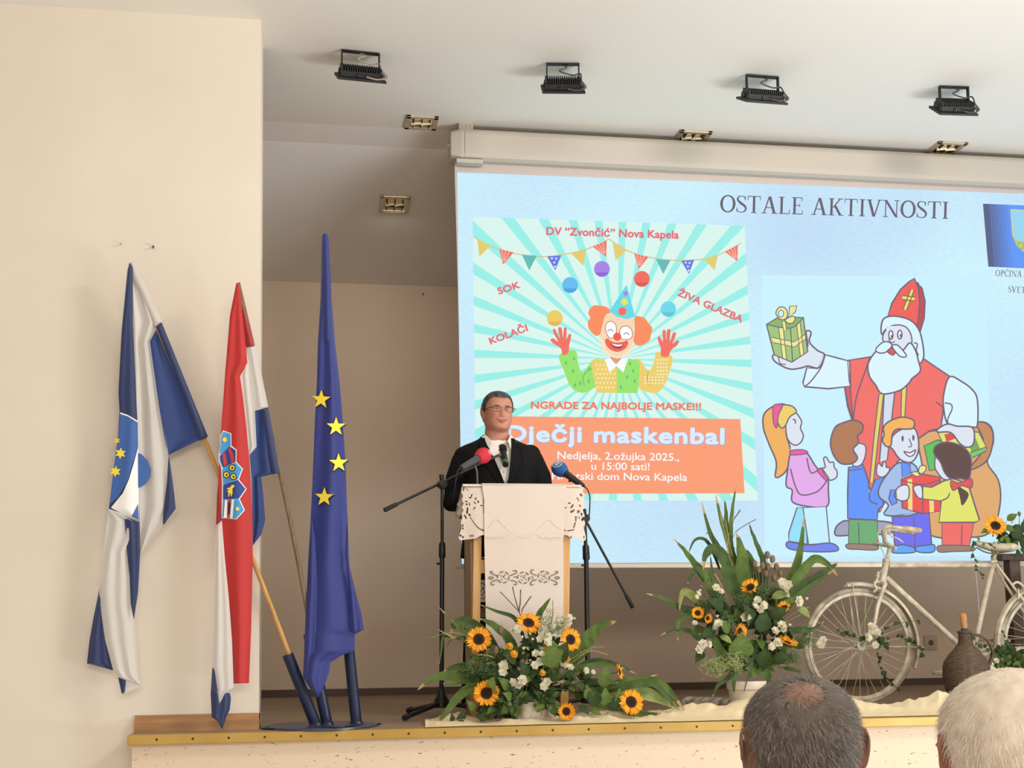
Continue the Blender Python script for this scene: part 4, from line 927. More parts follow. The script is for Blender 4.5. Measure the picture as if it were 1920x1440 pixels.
for x, y, w, h, a in ((1160, 230, 40, 9, 1.1), (1190, 190, 30, 16, 0.8), (1080, 265, 24, 12, 0.3), (1105, 295, 40, 16, 2.2), (1180, 290, 26, 14, 1.0), (1110, 340, 50, 20, 2.7), (1165, 345, 26, 30, 0.2), (1190, 370, 24, 26, 0.4), (1140, 410, 14, 50, 0.0), (1165, 400, 26, 22, 0.5), (1206, 412, 22, 40, 0.6), (1128, 470, 14, 60, 0.3), (1095, 518, 70, 12, -0.15), (1204, 494, 12, 30, 0.1), (1118, 582, 56, 14, 0.1), (1214, 584, 12, 26, 0.1), (1160, 596, 24, 10, 0.2), (1040, 520, 20, 10, 0.5), (1046, 308, 16, 12, 0.2)): hole(x, y, w, h, a)
for i in range(9): hole(1026, 252 + i * 16, 18 - i, 8, 0.0)
def fm(x, y):
    P = at(x, y, LY - 0.030); u = (x - 985) / 120
    back = 0.05 * max(0, abs(u) - 0.72) ** 1.2 + (0.02 * max(0, 1 - (y - 909) / 5) if y < 914 else 0)
    return at(x, y, LY - 0.030 + back + 0.004 * math.sin(x * 0.11) * min(1, max(0, (y - 930) / 80)))
bc = cut_sheet(outer, holes, fm, 0.0022, 'c', None, LIN)
# the same cloth runs back over the top board
xa, xb = at(868, 914, LY - 0.03).x, at(1090, 912, LY - 0.03).x
zt1 = at(985, 909, LY - 0.01).z
bc.grid([[V(lerp(xa, xb, k / 12), y, z) for k in range(13)] for y, z in ((LY - 0.031, zt1 - 0.012), (LY - 0.028, zt1), (LY - 0.01, zt1 + 0.002), (LY + 0.2, zt0 - 0.066), (LY + 0.325, zt0 - 0.105), (LY + 0.33, zt0 - 0.125))])
# side flap seen past the left edge
fl_ = [at(x, y, LY + 0.10) for x, y in ((868, 922), (864, 935), (857, 945), (862, 952), (856, 962), (862, 968), (868, 960))]
bc.add(fl_ + [p + V(0.002, 0.03, 0) for p in fl_], [tuple(range(7)), tuple(range(13, 6, -1))])
tc_ = bc.build('tablecloth', LIN, None, True)
tag(tc_, 'wide white cutwork cloth with scalloped edges draped over the lectern top', 'tablecloth')
# runner: long narrow strip over it
ru = MB(); rows = []
rp = [(904, 1063, 912), (908, 1059, 935), (908, 1057, 1000), (908, 1056, 1010), (910, 1057, 1100), (911, 1056, 1180), (912, 1056, 1285)]
for i in range(41):
    py = lerp(909.5, 1285, i / 40); a = interp(py, [r[2] for r in rp], [r[0] for r in rp]); b2 = interp(py, [r[2] for r in rp], [r[1] for r in rp])
    row = []
    for k in range(25):
        u = k / 24; x = lerp(a, b2, u)
        y = LY - 0.040 - 0.0015 * math.sin(u * 9 + py * 0.01)
        if py > 1008: y += 0.006 * min(1, (py - 1008) / 8)         # the edge of the cloth beneath shows as a step
        for cr_, am in ((946, 0.0012), (966, 0.0012), (1108, 0.0015)): y += am * math.exp(-((py - cr_) / 2.2) ** 2)
        row.append(at(x, py, y))
    rows.append(row)
ru.grid(rows)
xa2, xb2 = rows[0][0].x, rows[0][-1].x
ru.grid([[V(lerp(xa2, xb2, k / 8), y, z) for k in range(9)] for y, z in ((rows[0][0].y, rows[0][12].z), (LY - 0.03, zt1 + 0.004), (LY + 0.2, zt0 - 0.062), (LY + 0.333, zt0 - 0.100))])
run = ru.build('table_runner', LIN, None, True)
tag(run, 'narrow white linen runner with dark cutwork roses hanging down the lectern front', 'table runner')
# brown openwork embroidery on the runner
EMB = mat('brown_openwork', (112, 88, 70), 0.8); em_ = MB()
def stitch(pts, w=0.0032, closed=False):
    P = [at(*q, LY - 0.0378) for q in [(850 + x * 0.2014, 890 + y * 0.2014) for x, y in pts]]
    Q = catmull(P, 5, closed); em_.tube(Q, w / 2 * 1.3, 5, closed=closed, cap=not closed)
for cx_, cy_ in ((466, 955), (654, 960), (845, 950)):
    for rr, seg, off in ((52, 6, 0.2), (26, 4, 0.6)):
        for k in range(seg):
            th = 2 * PI * k / seg + off; stitch([(cx_ + rr * math.cos(th + d) * (1.0 + 0.05 * math.cos(6 * d)), cy_ + rr * math.sin(th + d)) for d in (-0.34, -0.12, 0.12, 0.34)], 0.0036 if rr > 30 else 0.0026)
    stitch([(cx_ - 8, cy_), (cx_ + 2, cy_ - 8), (cx_ + 9, cy_ + 3)], 0.003)
for sx, ox in ((1, 330), (-1, 990)):
    stitch([(ox + sx * 84, 942), (ox + sx * 50, 930), (ox + sx * 16, 910), (ox + sx * 22, 900), (ox + sx * 40, 906)]); stitch([(ox + sx * 84, 978), (ox + sx * 44, 990), (ox + sx * 22, 1010), (ox + sx * 34, 1026), (ox + sx * 54, 1018)])
    stitch([(ox, 960), (ox + sx * 20, 950), (ox + sx * 44, 960), (ox + sx * 20, 972)], 0.003, True)
stitch([(524, 942), (560, 928), (590, 910), (582, 890), (556, 896)]); stitch([(530, 984), (566, 990), (590, 1006), (584, 1026), (562, 1018)])
stitch([(776, 935), (740, 925), (722, 905), (730, 886), (752, 888)]); stitch([(778, 976), (742, 986), (722, 1006), (726, 1026), (746, 1022)])
stitch([(560, 958), (580, 946), (590, 962)], 0.002); stitch([(720, 958), (738, 948), (746, 964), (730, 972)], 0.002)
em_.build('embroidery', EMB, run)
# faint relief of the cloth edge beneath: raised stitching line
rel = MB()
P = [at(850 + x * 0.2014, 890 + y * 0.2014, LY - 0.0405) for x, y in ((292, 576), (330, 592), (360, 580), (390, 594), (430, 580), (450, 594), (480, 572), (500, 562), (560, 560), (650, 590), (760, 556), (800, 578), (840, 592), (870, 582), (900, 600), (950, 584), (1006, 590))]
rel.tube(catmull(P, 5), 0.0011, 5); 
P = [at(850 + x * 0.2014, 890 + y * 0.2014, LY - 0.0405) for x, y in ((310, 500), (350, 470), (370, 430), (410, 420), (440, 450), (480, 490), (540, 545), (640, 572), (720, 556), (790, 510), (850, 440), (900, 425), (940, 470), (1004, 510))]
rel.tube(catmull(P, 5), 0.0009, 5)
rel.build('seam', LIN, run)
# cutwork cloth end hanging inside the lectern, behind the left post
ic = cut_sheet(lx([(246, 980), (300, 980), (300, 1180), (285, 1188), (270, 1182), (258, 1188), (246, 1178)]), [lx(slot(x, y, w, h, a)) for x, y, w, h, a in ((262, 1010, 8, 26, 0.5), (286, 1020, 8, 30, -0.4), (276, 1060, 10, 30, 0.2), (256, 1084, 7, 24, 0.1), (286, 1096, 8, 26, 0.4), (268, 1120, 20, 8, 0.2), (262, 1152, 8, 12, 0), (278, 1154, 8, 12, 0), (292, 1152, 8, 12, 0))], lambda x, y: at(x, y, LY + 0.06), 0.002, 'x', None, LIN)
tag(ic.build('lace_cloth', LIN, None, True), 'small white lace cloth end hanging inside the lectern beside its left post', 'lace cloth')
# ------------------------------------------------------------------ people
HT = [0.0, 0.03, 0.08, 0.15, 0.23, 0.32, 0.42, 0.52, 0.62, 0.72, 0.81, 0.89, 0.95, 0.985, 1.0]
HWD = [0.07, 0.195, 0.268, 0.305, 0.325, 0.338, 0.343, 0.352, 0.355, 0.348, 0.320, 0.262, 0.182, 0.094, 0.004]
HFR = [0.26, 0.37, 0.405, 0.415, 0.425, 0.425, 0.42, 0.415, 0.43, 0.42, 0.385, 0.31, 0.21, 0.11, 0.004]
HBK = [-0.12, -0.04, 0.06, 0.16, 0.27, 0.36, 0.43, 0.475, 0.49, 0.475, 0.43, 0.345, 0.24, 0.13, 0.004]
def smooth_interp(t, ys):
    for i in range(len(HT) - 1):
        if t <= HT[i + 1]:
            u = (t - HT[i]) / (HT[i + 1] - HT[i]); a, b2, c, d = ys[max(i - 1, 0)], ys[i], ys[i + 1], ys[min(i + 2, len(ys) - 1)]
            return 0.5 * (2 * b2 + (c - a) * u + (2 * a - 5 * b2 + 4 * c - d) * u * u + (3 * b2 - a - 3 * c + d) * u ** 3)
    return ys[-1]
def gs(x, m_, s): return math.exp(-((x - m_) / s) ** 2)
def head_pt(th, t, grow=0.0, face=True):
    # th: 0 = front, runs round the head; t: 0 chin .. 1 crown; unit = head height
    w_, f_, k_ = smooth_interp(t, HWD), smooth_interp(t, HFR), smooth_interp(t, HBK)
    s, c = math.sin(th), math.cos(th); p = 2.35 if c > 0 else 2.1
    rr = 1.0 / (abs(s) ** p + abs(c) ** p) ** (1 / p)
    x = w_ * s * rr; y = (f_ if c > 0 else k_) * c * rr
    if face and c > 0.0:
        ax = abs(x); fwd = 0.0
        nose = interp(t, [0.30, 0.345, 0.385, 0.44, 0.52, 0.57], [0.0, 0.075, 0.098, 0.062, 0.026, 0.0])
        fwd += nose * gs(ax, 0, interp(t, [0.3, 0.37, 0.42, 0.55], [0.062, 0.058, 0.042, 0.036]))
        fwd += 0.020 * gs(ax, 0.052, 0.024) * gs(t, 0.355, 0.03)
        fwd -= 0.040 * gs(ax, 0.135, 0.062) * gs(t, 0.515, 0.045)
        fwd += 0.020 * gs(ax, 0.13, 0.09) * gs(t, 0.60, 0.03)
        fwd += 0.024 * gs(ax, 0.175, 0.07) * gs(t, 0.40, 0.07)
        fwd -= 0.012 * gs(ax, 0.15, 0.03) * gs(t, 0.26, 0.06)
        tm = t - 0.13 * ax * ax / 0.1 * 0.6                      # smiling mouth line
        fwd += 0.020 * gs(ax, 0, 0.09) * (gs(tm, 0.258, 0.018) + 1.05 * gs(tm, 0.202, 0.022)) - 0.030 * gs(ax, 0, 0.085) * gs(tm, 0.230, 0.012)
        fwd += 0.018 * gs(ax, 0, 0.10) * gs(t, 0.07, 0.05) - 0.012 * gs(ax, 0, 0.1) * gs(t, 0.135, 0.02)
        y += fwd * min(1, c * 2.5)
    k = 1 + grow / 0.34
    return V(x * k, -y * k, (t - 0.5) * (1 + grow / 0.6) + 0.0)
def fuse(mb, voxel, name, mats, parent, cut=None, smooth_it=2):
    me = bpy.data.meshes.new('tmp'); me.from_pydata([tuple(p) for p in mb.v], [], mb.f)
    bm = bmesh.new(); bm.from_mesh(me); bmesh.ops.recalc_face_normals(bm, faces=bm.faces[:]); bm.to_mesh(me); bm.free()
    ob = bpy.data.objects.new('tmp', me); COL.objects.link(ob)
    r = ob.modifiers.new('r', 'REMESH'); r.mode = 'VOXEL'; r.voxel_size = voxel
    s = ob.modifiers.new('s', 'SMOOTH'); s.factor = 0.5; s.iterations = smooth_it
    m2 = bpy.data.meshes.new_from_object(ob.evaluated_get(bpy.context.evaluated_depsgraph_get()))
    out = MB()
    fs = []
    for f in m2.polygons:
        c = Vector(f.center); n = f.normal
        if cut and cut(c, n): continue
        fs.append(tuple(f.vertices))
    used = sorted({i for f in fs for i in f}); mp_ = {i: k for k, i in enumerate(used)}
    out.add([m2.vertices[i].co.copy() for i in used], [tuple(mp_[i] for i in f) for f in fs])
    bpy.data.objects.remove(ob); bpy.data.meshes.remove(me); bpy.data.meshes.remove(m2)
    return out.build(name, mats, parent, True, False)
def add_head(mb, X, S, face=True, n=72, m_=64):
    rows = []
    for i in range(m_ + 1):
        t = (1 - math.cos(PI * i / m_)) / 2
        rows.append([X(head_pt(2 * PI * k / n, t, 0, face) * S) for k in range(n)])
    mb.grid(rows, True)
    mb.add(rows[0], [tuple(range(n))]); mb.add(rows[-1], [tuple(range(n))])
def add_ear(mb, X, S, sx, out_=0.4):
    # an ear: flattened bowl with a rolled rim and a lobe
    rim = [(0.00, 0.60), (0.035, 0.655), (-0.01, 0.70), (-0.075, 0.695), (-0.115, 0.64), (-0.11, 0.56), (-0.075, 0.485), (-0.04, 0.43), (0.00, 0.405), (0.022, 0.44), (0.01, 0.50)]
    base_x = 0.352
    def E(y, t, o): return X(V(sx * (base_x + o + out_ * max(0, -y) * 0.75), y * -1.0 + 0.02, t - 0.55) * S)
    P = [E(y, t, 0.012) for y, t in rim]; mb.tube(catmull(P, 4, True), 0.019 * S, 8, closed=True)
    c = E(-0.04, 0.56, -0.02)
    Q = catmull(P, 4, True); n = len(Q); mb.add(Q + [c] + [p + X(V(-sx * 0.02, 0, 0)) - X(V(0, 0, 0)) for p in Q] + [c + X(V(-sx * 0.03, 0, 0)) - X(V(0, 0, 0))],
           [(i, (i + 1) % n, n) for i in range(n)] + [((i + 1) % n + n + 1, i + n + 1, 2 * n + 1) for i in range(n)])
    mb.ball(X(V(sx * 0.345, 0.04, 0.0) * S), 0.09 * S, 12, 8, (0.62, 0.8, 1.8)); mb.ball(E(-0.03, 0.44, 0.004), 0.028 * S, 10, 6); mb.ball(E(-0.03, 0.55, -0.01), 0.05 * S, 10, 6, (0.5, 1, 1.2))
def rings(mb, R, n=28, e=2.4):                 # R: (centre, rx, ry)
    rows = []
    for c, rx, ry in R:
        row = []
        for k in range(n):
            th = 2 * PI * k / n; s, co = math.sin(th), math.cos(th); q = 1 / (abs(s) ** e + abs(co) ** e) ** (1 / e)
            row.append(Vector(c) + V(rx * s * q, ry * co * q, 0))
        rows.append(row)
    mb.grid(rows, True); mb.add(rows[0], [tuple(range(n))]); mb.add(rows[-1], [tuple(range(n))])
def add_hand(mb, wrist, dirv, normal, side, S=1.0, curl=0.5):
    # palm, four unequal bent fingers and a thumb from the side of the palm
    d = Vector(dirv).normalized(); nz = Vector(normal).normalized(); sd = d.cross(nz).normalized() * side
    mb.tube([wrist - d * 0.02, wrist + d * 0.01, wrist + d * 0.05, wrist + d * 0.09], [0.027 * S, 0.034 * S, 0.041 * S, 0.038 * S], 12, flat=0.5, up=nz)
    for i, (L, o) in enumerate(((0.072, 0.030), (0.080, 0.010), (0.075, -0.010), (0.060, -0.029))):
        p = wrist + d * 0.085 + sd * o * S; q = [p - d * 0.02, p]
        a = 0.0; dd = d.copy()
        for k in range(3):
            a = curl * (0.5 + 0.4 * k); dd = (d * math.cos(a) - nz * math.sin(a)); p = p + dd * L * S * (0.44, 0.32, 0.24)[k]; q.append(p)
        mb.tube(q, [0.0095 * S, 0.0095 * S, 0.009 * S, 0.008 * S, 0.0065 * S], 8)
    p = wrist + d * 0.03 + sd * 0.030 * S
    mb.tube([p - sd * 0.012, p + sd * 0.014 + d * 0.018 - nz * 0.006, p + sd * 0.026 + d * 0.045 - nz * 0.014, p + sd * 0.026 + d * 0.068 - nz * 0.022], [0.014 * S, 0.0125 * S, 0.0105 * S, 0.008 * S], 8)

SKIN = mat('ruddy_skin', (196, 138, 116), 0.5, c2=(182, 120, 100), nscale=14, bump=0.05, bscale=240)
SKIN2 = mat('tanned_skin', (142, 104, 88), 0.6, c2=(118, 86, 72), nscale=22, bump=0.08, bscale=260)
SUIT = mat('black_suit_wool', (17, 17, 19), 0.85, bump=0.12, bscale=300, spec=0.2)
SHIRT = mat('white_shirt', (240, 234, 226), 0.75, bump=0.1, bscale=120)
HAIRD = mat('dark_grey_hair', (44, 40, 39), 0.6, c2=(76, 70, 68), nscale=60, stretch=(1, 1, 0.3), bump=0.3, bscale=200)
# ---- the speaker
MY = 0.875
mb0 = at(934, 1000, MY)
top, chin = at(931, 738.5, MY - 0.02), at(931, 813, MY - 0.02)
HS = top.z - chin.z
man = thing('person', V(mb0.x, MY, 0), 'man in a black suit and open white shirt with glasses, speaking behind the lectern', 'person')
hc = V(at(932.5, 776, MY - 0.02).x, MY - 0.02, (top.z + chin.z) / 2)
Rh = Matrix.Rotation(math.radians(8), 3, 'Z') @ Matrix.Rotation(math.radians(1.5), 3, 'Y') @ Matrix.Rotation(math.radians(-3), 3, 'X')
def HX(p): return hc + Rh @ p
def B(px, py, dy=0.0): return at(px, py, MY + dy)
zsh = B(934, 836).z; zch = B(934, 900).z; zhip = B(934, 1015).z; xc = mb0.x
skin = MB(); add_head(skin, HX, HS)
for sx in (-1, 1): add_ear(skin, HX, HS, sx, 0.35)
rings(skin, [(V(xc, MY + 0.03, zsh - 0.06), 0.12, 0.08), (V(xc, MY + 0.03, zsh - 0.02), 0.09, 0.072), (V(xc - 0.002, MY + 0.022, zsh + 0.02), 0.074, 0.070), (hc + V(0, 0.022, -HS * 0.47), 0.068, 0.068), (hc + V(0, 0.03, -HS * 0.3), 0.064, 0.066)])
tors = [(zhip - 0.10, 0.165, 0.11), (zhip, 0.170, 0.115), (zhip + 0.14, 0.160, 0.112), (zch, 0.175, 0.12), (zsh - 0.10, 0.185, 0.115), (zsh - 0.03, 0.165, 0.09), (zsh + 0.0, 0.10, 0.07)]
rings(skin, [(V(xc, MY + 0.02, z), rx, ry) for z, rx, ry in tors])
ARM = []
LT = zt0 - 0.024 - 0.11 * 0.5                # lectern board height halfway back
for sx, sp, ep, wp in ((-1, (865, 858), (853, 940), (906, 915)), (1, (1000, 855), (1020, 936), (1058, 915))):
    s_ = B(*sp, 0.02); e_ = B(*ep, 0.02); w_ = V(at(wp[0], wp[1], LY + 0.30).x, LY + 0.30, zt0 - 0.045)
    ARM.append((s_, e_, w_)); skin.tube([s_ + V(-sx * 0.06, 0, -0.02), s_ + V(-sx * 0.02, 0, -0.045), lerp(s_, e_, 0.5), e_, lerp(e_, w_, 0.5), w_], [0.048, 0.048, 0.046, 0.042, 0.036, 0.027], 14)
    add_hand(skin, w_, V(-sx * 0.25, -1, -0.02), V(0, -0.25, 1), -sx, 1.0, 0.35)
FEET = []
for sx in (-1, 1):
    hp = V(xc + sx * 0.09, MY + 0.02, zhip - 0.04); ft = V(xc + sx * 0.15, MY + 0.02, 0.09); kn = lerp(hp, ft, 0.48) + V(0, -0.02, 0); FEET.append((hp, kn, ft))
    skin.tube([hp + V(0, 0, 0.05), hp, lerp(hp, kn, 0.5), kn, lerp(kn, ft, 0.35), ft], [0.085, 0.09, 0.075, 0.056, 0.055, 0.038], 14)
    skin.tube([ft + V(0, 0.03, -0.05), ft + V(0, -0.05, -0.055), ft + V(sx * 0.02, -0.15, -0.065)], [0.04, 0.042, 0.028], 12)
fuse(skin, 0.0052, 'body', SKIN, man, smooth_it=1)
# shirt, jacket, trousers, shoes
sh = MB(); rings(sh, [(V(xc, MY + 0.018, z), rx + 0.012, ry + 0.012) for z, rx, ry in tors[:-1]] + [(V(xc, MY + 0.02, zsh + 0.006), 0.082, 0.075), (V(xc, MY + 0.022, zsh + 0.03), 0.074, 0.072)])
VA = [(zsh + 0.08, 0.086), (zsh, 0.078), (zch, 0.026), (zch - 0.06, 0.006), (zch - 0.10, 0.0)]
def vhalf(z): return interp(-z, [-a for a, _ in VA], [b2 for _, b2 in VA])
def vmid(z): return xc + interp(-z, [-zsh, -zch], [-0.004, 0.024])
fuse(sh, 0.008, 'shirt', SHIRT, man, cut=lambda c, n: c.z > zsh + 0.022 and n.z > 0.5)
col = MB()
for sx in (-1, 1):                             # collar points, open
    b0 = V(xc + sx * 0.072, MY - 0.03, zsh + 0.055); f0 = V(xc + sx * 0.046, MY - 0.085, zsh + 0.012); tp = V(xc + sx * 0.060, MY - 0.108, zsh - 0.048); o0 = V(xc + sx * 0.098, MY - 0.045, zsh + 0.012)
    bk = V(xc + sx * 0.062, MY + 0.085, zsh + 0.06); bo = V(xc + sx * 0.085, MY + 0.095, zsh + 0.02)
    col.add([bk, b0, f0, tp, o0, bo], [(0, 1, 4, 5), (1, 2, 3, 4)])
    col.add([p + V(sx * 0.004, -0.004, 0.002) for p in (bk, b0, f0, tp, o0, bo)], [(0, 1, 4, 5), (1, 2, 3, 4)])
    col.tube([V(xc + sx * 0.060, MY + 0.075, zsh + 0.058), V(xc + sx * 0.075, MY + 0.02, zsh + 0.062), b0, f0], 0.004, 6)
col.build('collar', SHIRT, man)
for k in range(4):
    bt = MB(); z = zsh - 0.05 - 0.055 * k; bt.lathe([(0, 0.0055), (0.002, 0.0055), (0.003, 0.003)], (vmid(z), MY + 0.018 - interp(z, [zch, zsh - 0.1, zsh - 0.03], [0.134, 0.128, 0.105]), z), (0, -1, 0), 10)
    bt.build('button', mat('pearl_button', (200, 192, 184), 0.3), man)
jk = MB(); dx = 0.040
rings(jk, [(V(xc - 0.003, MY + 0.02, B(934, 1046).z), 0.208, 0.148), (V(xc, MY + 0.02, zhip), 0.200, 0.148), (V(xc, MY + 0.02, zhip + 0.14), 0.188, 0.142), (V(xc, MY + 0.02, zch), 0.205, 0.148), (V(xc, MY + 0.02, zsh - 0.10), 0.222, 0.140), (V(xc, MY + 0.025, zsh - 0.03), 0.226, 0.112), (V(xc, MY + 0.03, zsh + 0.002), 0.19, 0.10), (V(xc, MY + 0.034, zsh + 0.022), 0.140, 0.092), (V(xc, MY + 0.036, zsh + 0.040), 0.104, 0.085), (V(xc, MY + 0.038, zsh + 0.062), 0.082, 0.078)], n=40)
for (s_, e_, w_), sx in zip(ARM, (-1, 1)):
    jk.ball(s_ + V(-sx * 0.020, 0, 0.006), 0.064, 14, 10, (1.0, 1.0, 0.92))
    we = lerp(e_, w_, 0.90)
    jk.tube([s_ + V(-sx * 0.05, 0, -0.01), s_ + V(-sx * 0.012, 0, -0.035), lerp(s_, e_, 0.5) + V(sx * 0.004, 0, 0), e_ + V(sx * 0.004, 0.01, -0.01), lerp(e_, w_, 0.45), we], [0.066, 0.074, 0.068, 0.064, 0.057, 0.046], 16)
def jcut(c, n):
    return c.y < MY - 0.0 and n.y < 0.55 and abs(c.x - vmid(c.z)) < vhalf(c.z) and c.z > zch - 0.12
fuse(jk, 0.0075, 'jacket', SUIT, man, cut=lambda c, n: jcut(c, n) or (c.z > zsh + 0.052 and n.z > 0.6 and abs(c.x - xc) < 0.078))
# lapels along the opening
for sx in (-1, 1):
    lp = MB(); inn = []; outp = []
    for k in range(15):
        z = lerp(zsh + 0.035, zch - 0.10, k / 14); yy = MY + interp(z, [zch - 0.1, zch, zsh - 0.10, zsh - 0.03, zsh + 0.012, zsh + 0.05], [-0.125, -0.130, -0.124, -0.098, -0.062, -0.035])
        wl = interp(k / 14, [0, 0.22, 0.35, 0.37, 1], [0.006, 0.046, 0.060, 0.070, 0.004])
        inn.append(V(vmid(z) + sx * (vhalf(z) - 0.004), yy - 0.008, z)); outp.append(V(vmid(z) + sx * (vhalf(z) + wl), yy - 0.009 + wl * 0.28, z + (0.0 if k / 14 < 0.36 else 0.004)))
    lp.grid([inn, outp]); lp.grid([[p + V(0, 0.007, 0) for p in inn], [p + V(0, 0.007, 0) for p in outp]]); lp.tube(inn, 0.004, 6); lp.tube(outp, 0.0035, 6)
    lp.build('lapel', SUIT, man)
for (s_, e_, w_), sx in zip(ARM, (-1, 1)):
    MB().tube([lerp(e_, w_, 0.88), lerp(e_, w_, 0.955)], [0.040, 0.037], 14).build('cuff', SHIRT, man)
tr_ = MB(); rings(tr_, [(V(xc, MY + 0.02, zhip - 0.08), 0.182, 0.128), (V(xc, MY + 0.02, zhip + 0.02), 0.178, 0.126)])
for (hp, kn, ft), sx in zip(FEET, (-1, 1)): tr_.tube([hp + V(0, 0, 0.03), hp + V(0, 0, -0.05), lerp(hp, kn, 0.5), kn, lerp(kn, ft, 0.5), ft + V(0, 0, -0.05)], [0.098, 0.102, 0.088, 0.075, 0.070, 0.066], 16)
fuse(tr_, 0.009, 'trousers', SUIT, man)
for (hp, kn, ft), sx in zip(FEET, (-1, 1)):
    so = MB(); so.tube([ft + V(0, 0.055, -0.05), ft + V(0, 0.0, -0.045), ft + V(sx * 0.012, -0.09, -0.05), ft + V(sx * 0.022, -0.18, -0.062), ft + V(sx * 0.024, -0.205, -0.068)], [0.040, 0.046, 0.047, 0.034, 0.012], 14, flat=0.85)
    so.build('shoe', mat('black_leather', (18, 17, 17), 0.3), man)
# eyes, brows, mouth, hair, glasses
def F_(x, t, o=0.0):                           # a point on the face surface, o in front of it
    lo, hi = -1.2, 1.2
    for _ in range(40):
        m_ = (lo + hi) / 2
        if head_pt(m_, t).x < x: lo = m_
        else: hi = m_
    p = head_pt(lo, t); return HX((p + V(0, -o, 0)) * HS)
for sx in (-1, 1):
    ey = MB(); c = F_(sx * 0.135, 0.512, -0.030); ey.mat(0).ball(c, 0.032 * HS * 1.0 + 0.003, 14, 10); d = (Rh @ V(0.12, -1, 0)).normalized()
    ey.mat(1).ball(c + d * 0.0068, 0.0046, 10, 8)
    ey.build('eye', [mat('eye_white', (226, 214, 206), 0.3), mat('eye_iris', (60, 52, 48), 0.25)], man)
for sx in (-1, 1):
    br_ = MB(); br_.tube([F_(sx * x, t, 0.004) for x, t in ((0.065, 0.583), (0.11, 0.603), (0.165, 0.604), (0.21, 0.580))], [0.002, 0.0034, 0.0032, 0.0016], 8)
    br_.tube([F_(sx * x, t, 0.001) for x, t in ((0.08, 0.537), (0.135, 0.549), (0.19, 0.53))], [0.0012, 0.0022, 0.0012], 6)
    br_.build('eyebrow', mat('brow_hair', (92, 76, 66), 0.7), man)
mo = MB(); LP_ = [(-0.14, 0.276), (-0.075, 0.240), (0.0, 0.228), (0.075, 0.240), (0.14, 0.276)]
mo.mat(0).tube([F_(x, t + 0.016 * (1 - (x / 0.12) ** 2), 0.003) for x, t in LP_], [0.0015, 0.0038, 0.0040, 0.0038, 0.0015], 8)
mo.tube([F_(x, t - 0.030 * (1 - (x / 0.12) ** 2), 0.003) for x, t in LP_], [0.0015, 0.0045, 0.0056, 0.0045, 0.0015], 8)
mo.mat(1).tube([F_(x * 0.92, t - 0.006, 0.0052) for x, t in LP_], [0.001, 0.0040, 0.0048, 0.0040, 0.001], 8)
mo.mat(2).tube([F_(x * 0.7, t + 0.004, 0.0088) for x, t in LP_], [0.0004, 0.0012, 0.0014, 0.0012, 0.0004], 6)
mo.build('mouth', [mat('lip_skin', (166, 100, 86), 0.45), mat('mouth_dark', (70, 30, 28), 0.6), mat('tooth_white', (220, 208, 196), 0.4)], man)
def hair_shell(X, S, region, thick, name, m_, parent, strands=0, whorl=None, seed=1, slen=0.02, mat2=None, lift=0.25, vmin=0.0, wid=1.0):
    mb_ = MB(); n, rowsN = 90, 60; idx = {}
    def in_(th, t): return region(th, t)
    P = {}
    for i in range(rowsN + 1):
        t = 0.15 + 0.85 * math.sin(PI / 2 * i / rowsN)
        for k in range(n):
            th = 2 * PI * k / n - PI; v = in_(th, t)
            g = thick * (1 + (2.0 * max(0, (t - 0.8) / 0.2) if seed == 3 else 0)) * max(0, min(1, (v - vmin) / 0.6)) ** 0.8 + 0.0015
            g += 0.006 * max(0, min(1, v)) * mnoise.noise(V(math.sin(th) * 9, math.cos(th) * 9, t * 16))
            P[i, k] = (X(head_pt(th, t, g, False) * S), v)
    vs = []; fs = []
    for key, (p, v) in P.items(): idx[key] = len(vs); vs.append(p)
    for i in range(rowsN):
        for k in range(n):
            q = [(i, k), (i, (k + 1) % n), (i + 1, (k + 1) % n), (i + 1, k)]
            if sum(1 for z in q if P[z][1] > vmin) >= 3: fs.append(tuple(idx[z] for z in q))
    mb_.add(vs, fs)
    rn_ = random.Random(seed)
    if strands:
        for _ in range(strands):
            t = 1 - (rn_.random() ** 1.1) * 0.86; th = rn_.uniform(-PI, PI); v = in_(th, t)
            if (v <= 0 and (seed != 5 or t < 0.7)) or rn_.random() > min(1, max(v, 0) * 1.8 + (0.30 if seed == 5 else 0.12)): continue
            p = X(head_pt(th, t, thick * 0.7 * max(0, min(1, v)), False) * S); c0 = X(V(0, -0.02, 0) * S)
            nn = (p - c0).normalized(); wp = X(head_pt(whorl[0], whorl[1], 0, False) * S); away = (p - wp); away -= nn * away.dot(nn)
            if away.length < 1e-4: continue
            away.normalize(); away = (away + nn.cross(away) * (0.35 + rn_.uniform(-0.5, 0.5)) + V(rn_.uniform(-.3, .3), rn_.uniform(-.3, .3), -0.35)).normalized()
            d = (away + nn * rn_.uniform(0.05, lift)).normalized(); L = slen * rn_.uniform(0.6, 1.4); sd = nn.cross(d).normalized() * rn_.uniform(0.00035, 0.0007) * wid
            a = p; m1 = p + d * L * 0.5 + nn * 0.001; e = p + (d + away * 0.5 - nn * 0.15).normalized() * L
            mb_.mat(rn_.choice((0, 0, 1)) if mat2 else 0); mb_.add([a - sd, a + sd, m1 + sd * 0.8, m1 - sd * 0.8, e], [(0, 1, 2, 3), (3, 2, 4)])
    return mb_.build(name, [m_, mat2] if mat2 else m_, parent, True, False)
def sp_region(th, t):
    a = abs(th); hl = interp(a, [0, 0.35, 0.62, 0.9, 1.15, 1.35, 1.62, 1.8, 2.2, PI], [0.815, 0.83, 0.86, 0.80, 0.70, 0.50, 0.52, 0.60, 0.30, 0.24])
    return (t - hl) / 0.09
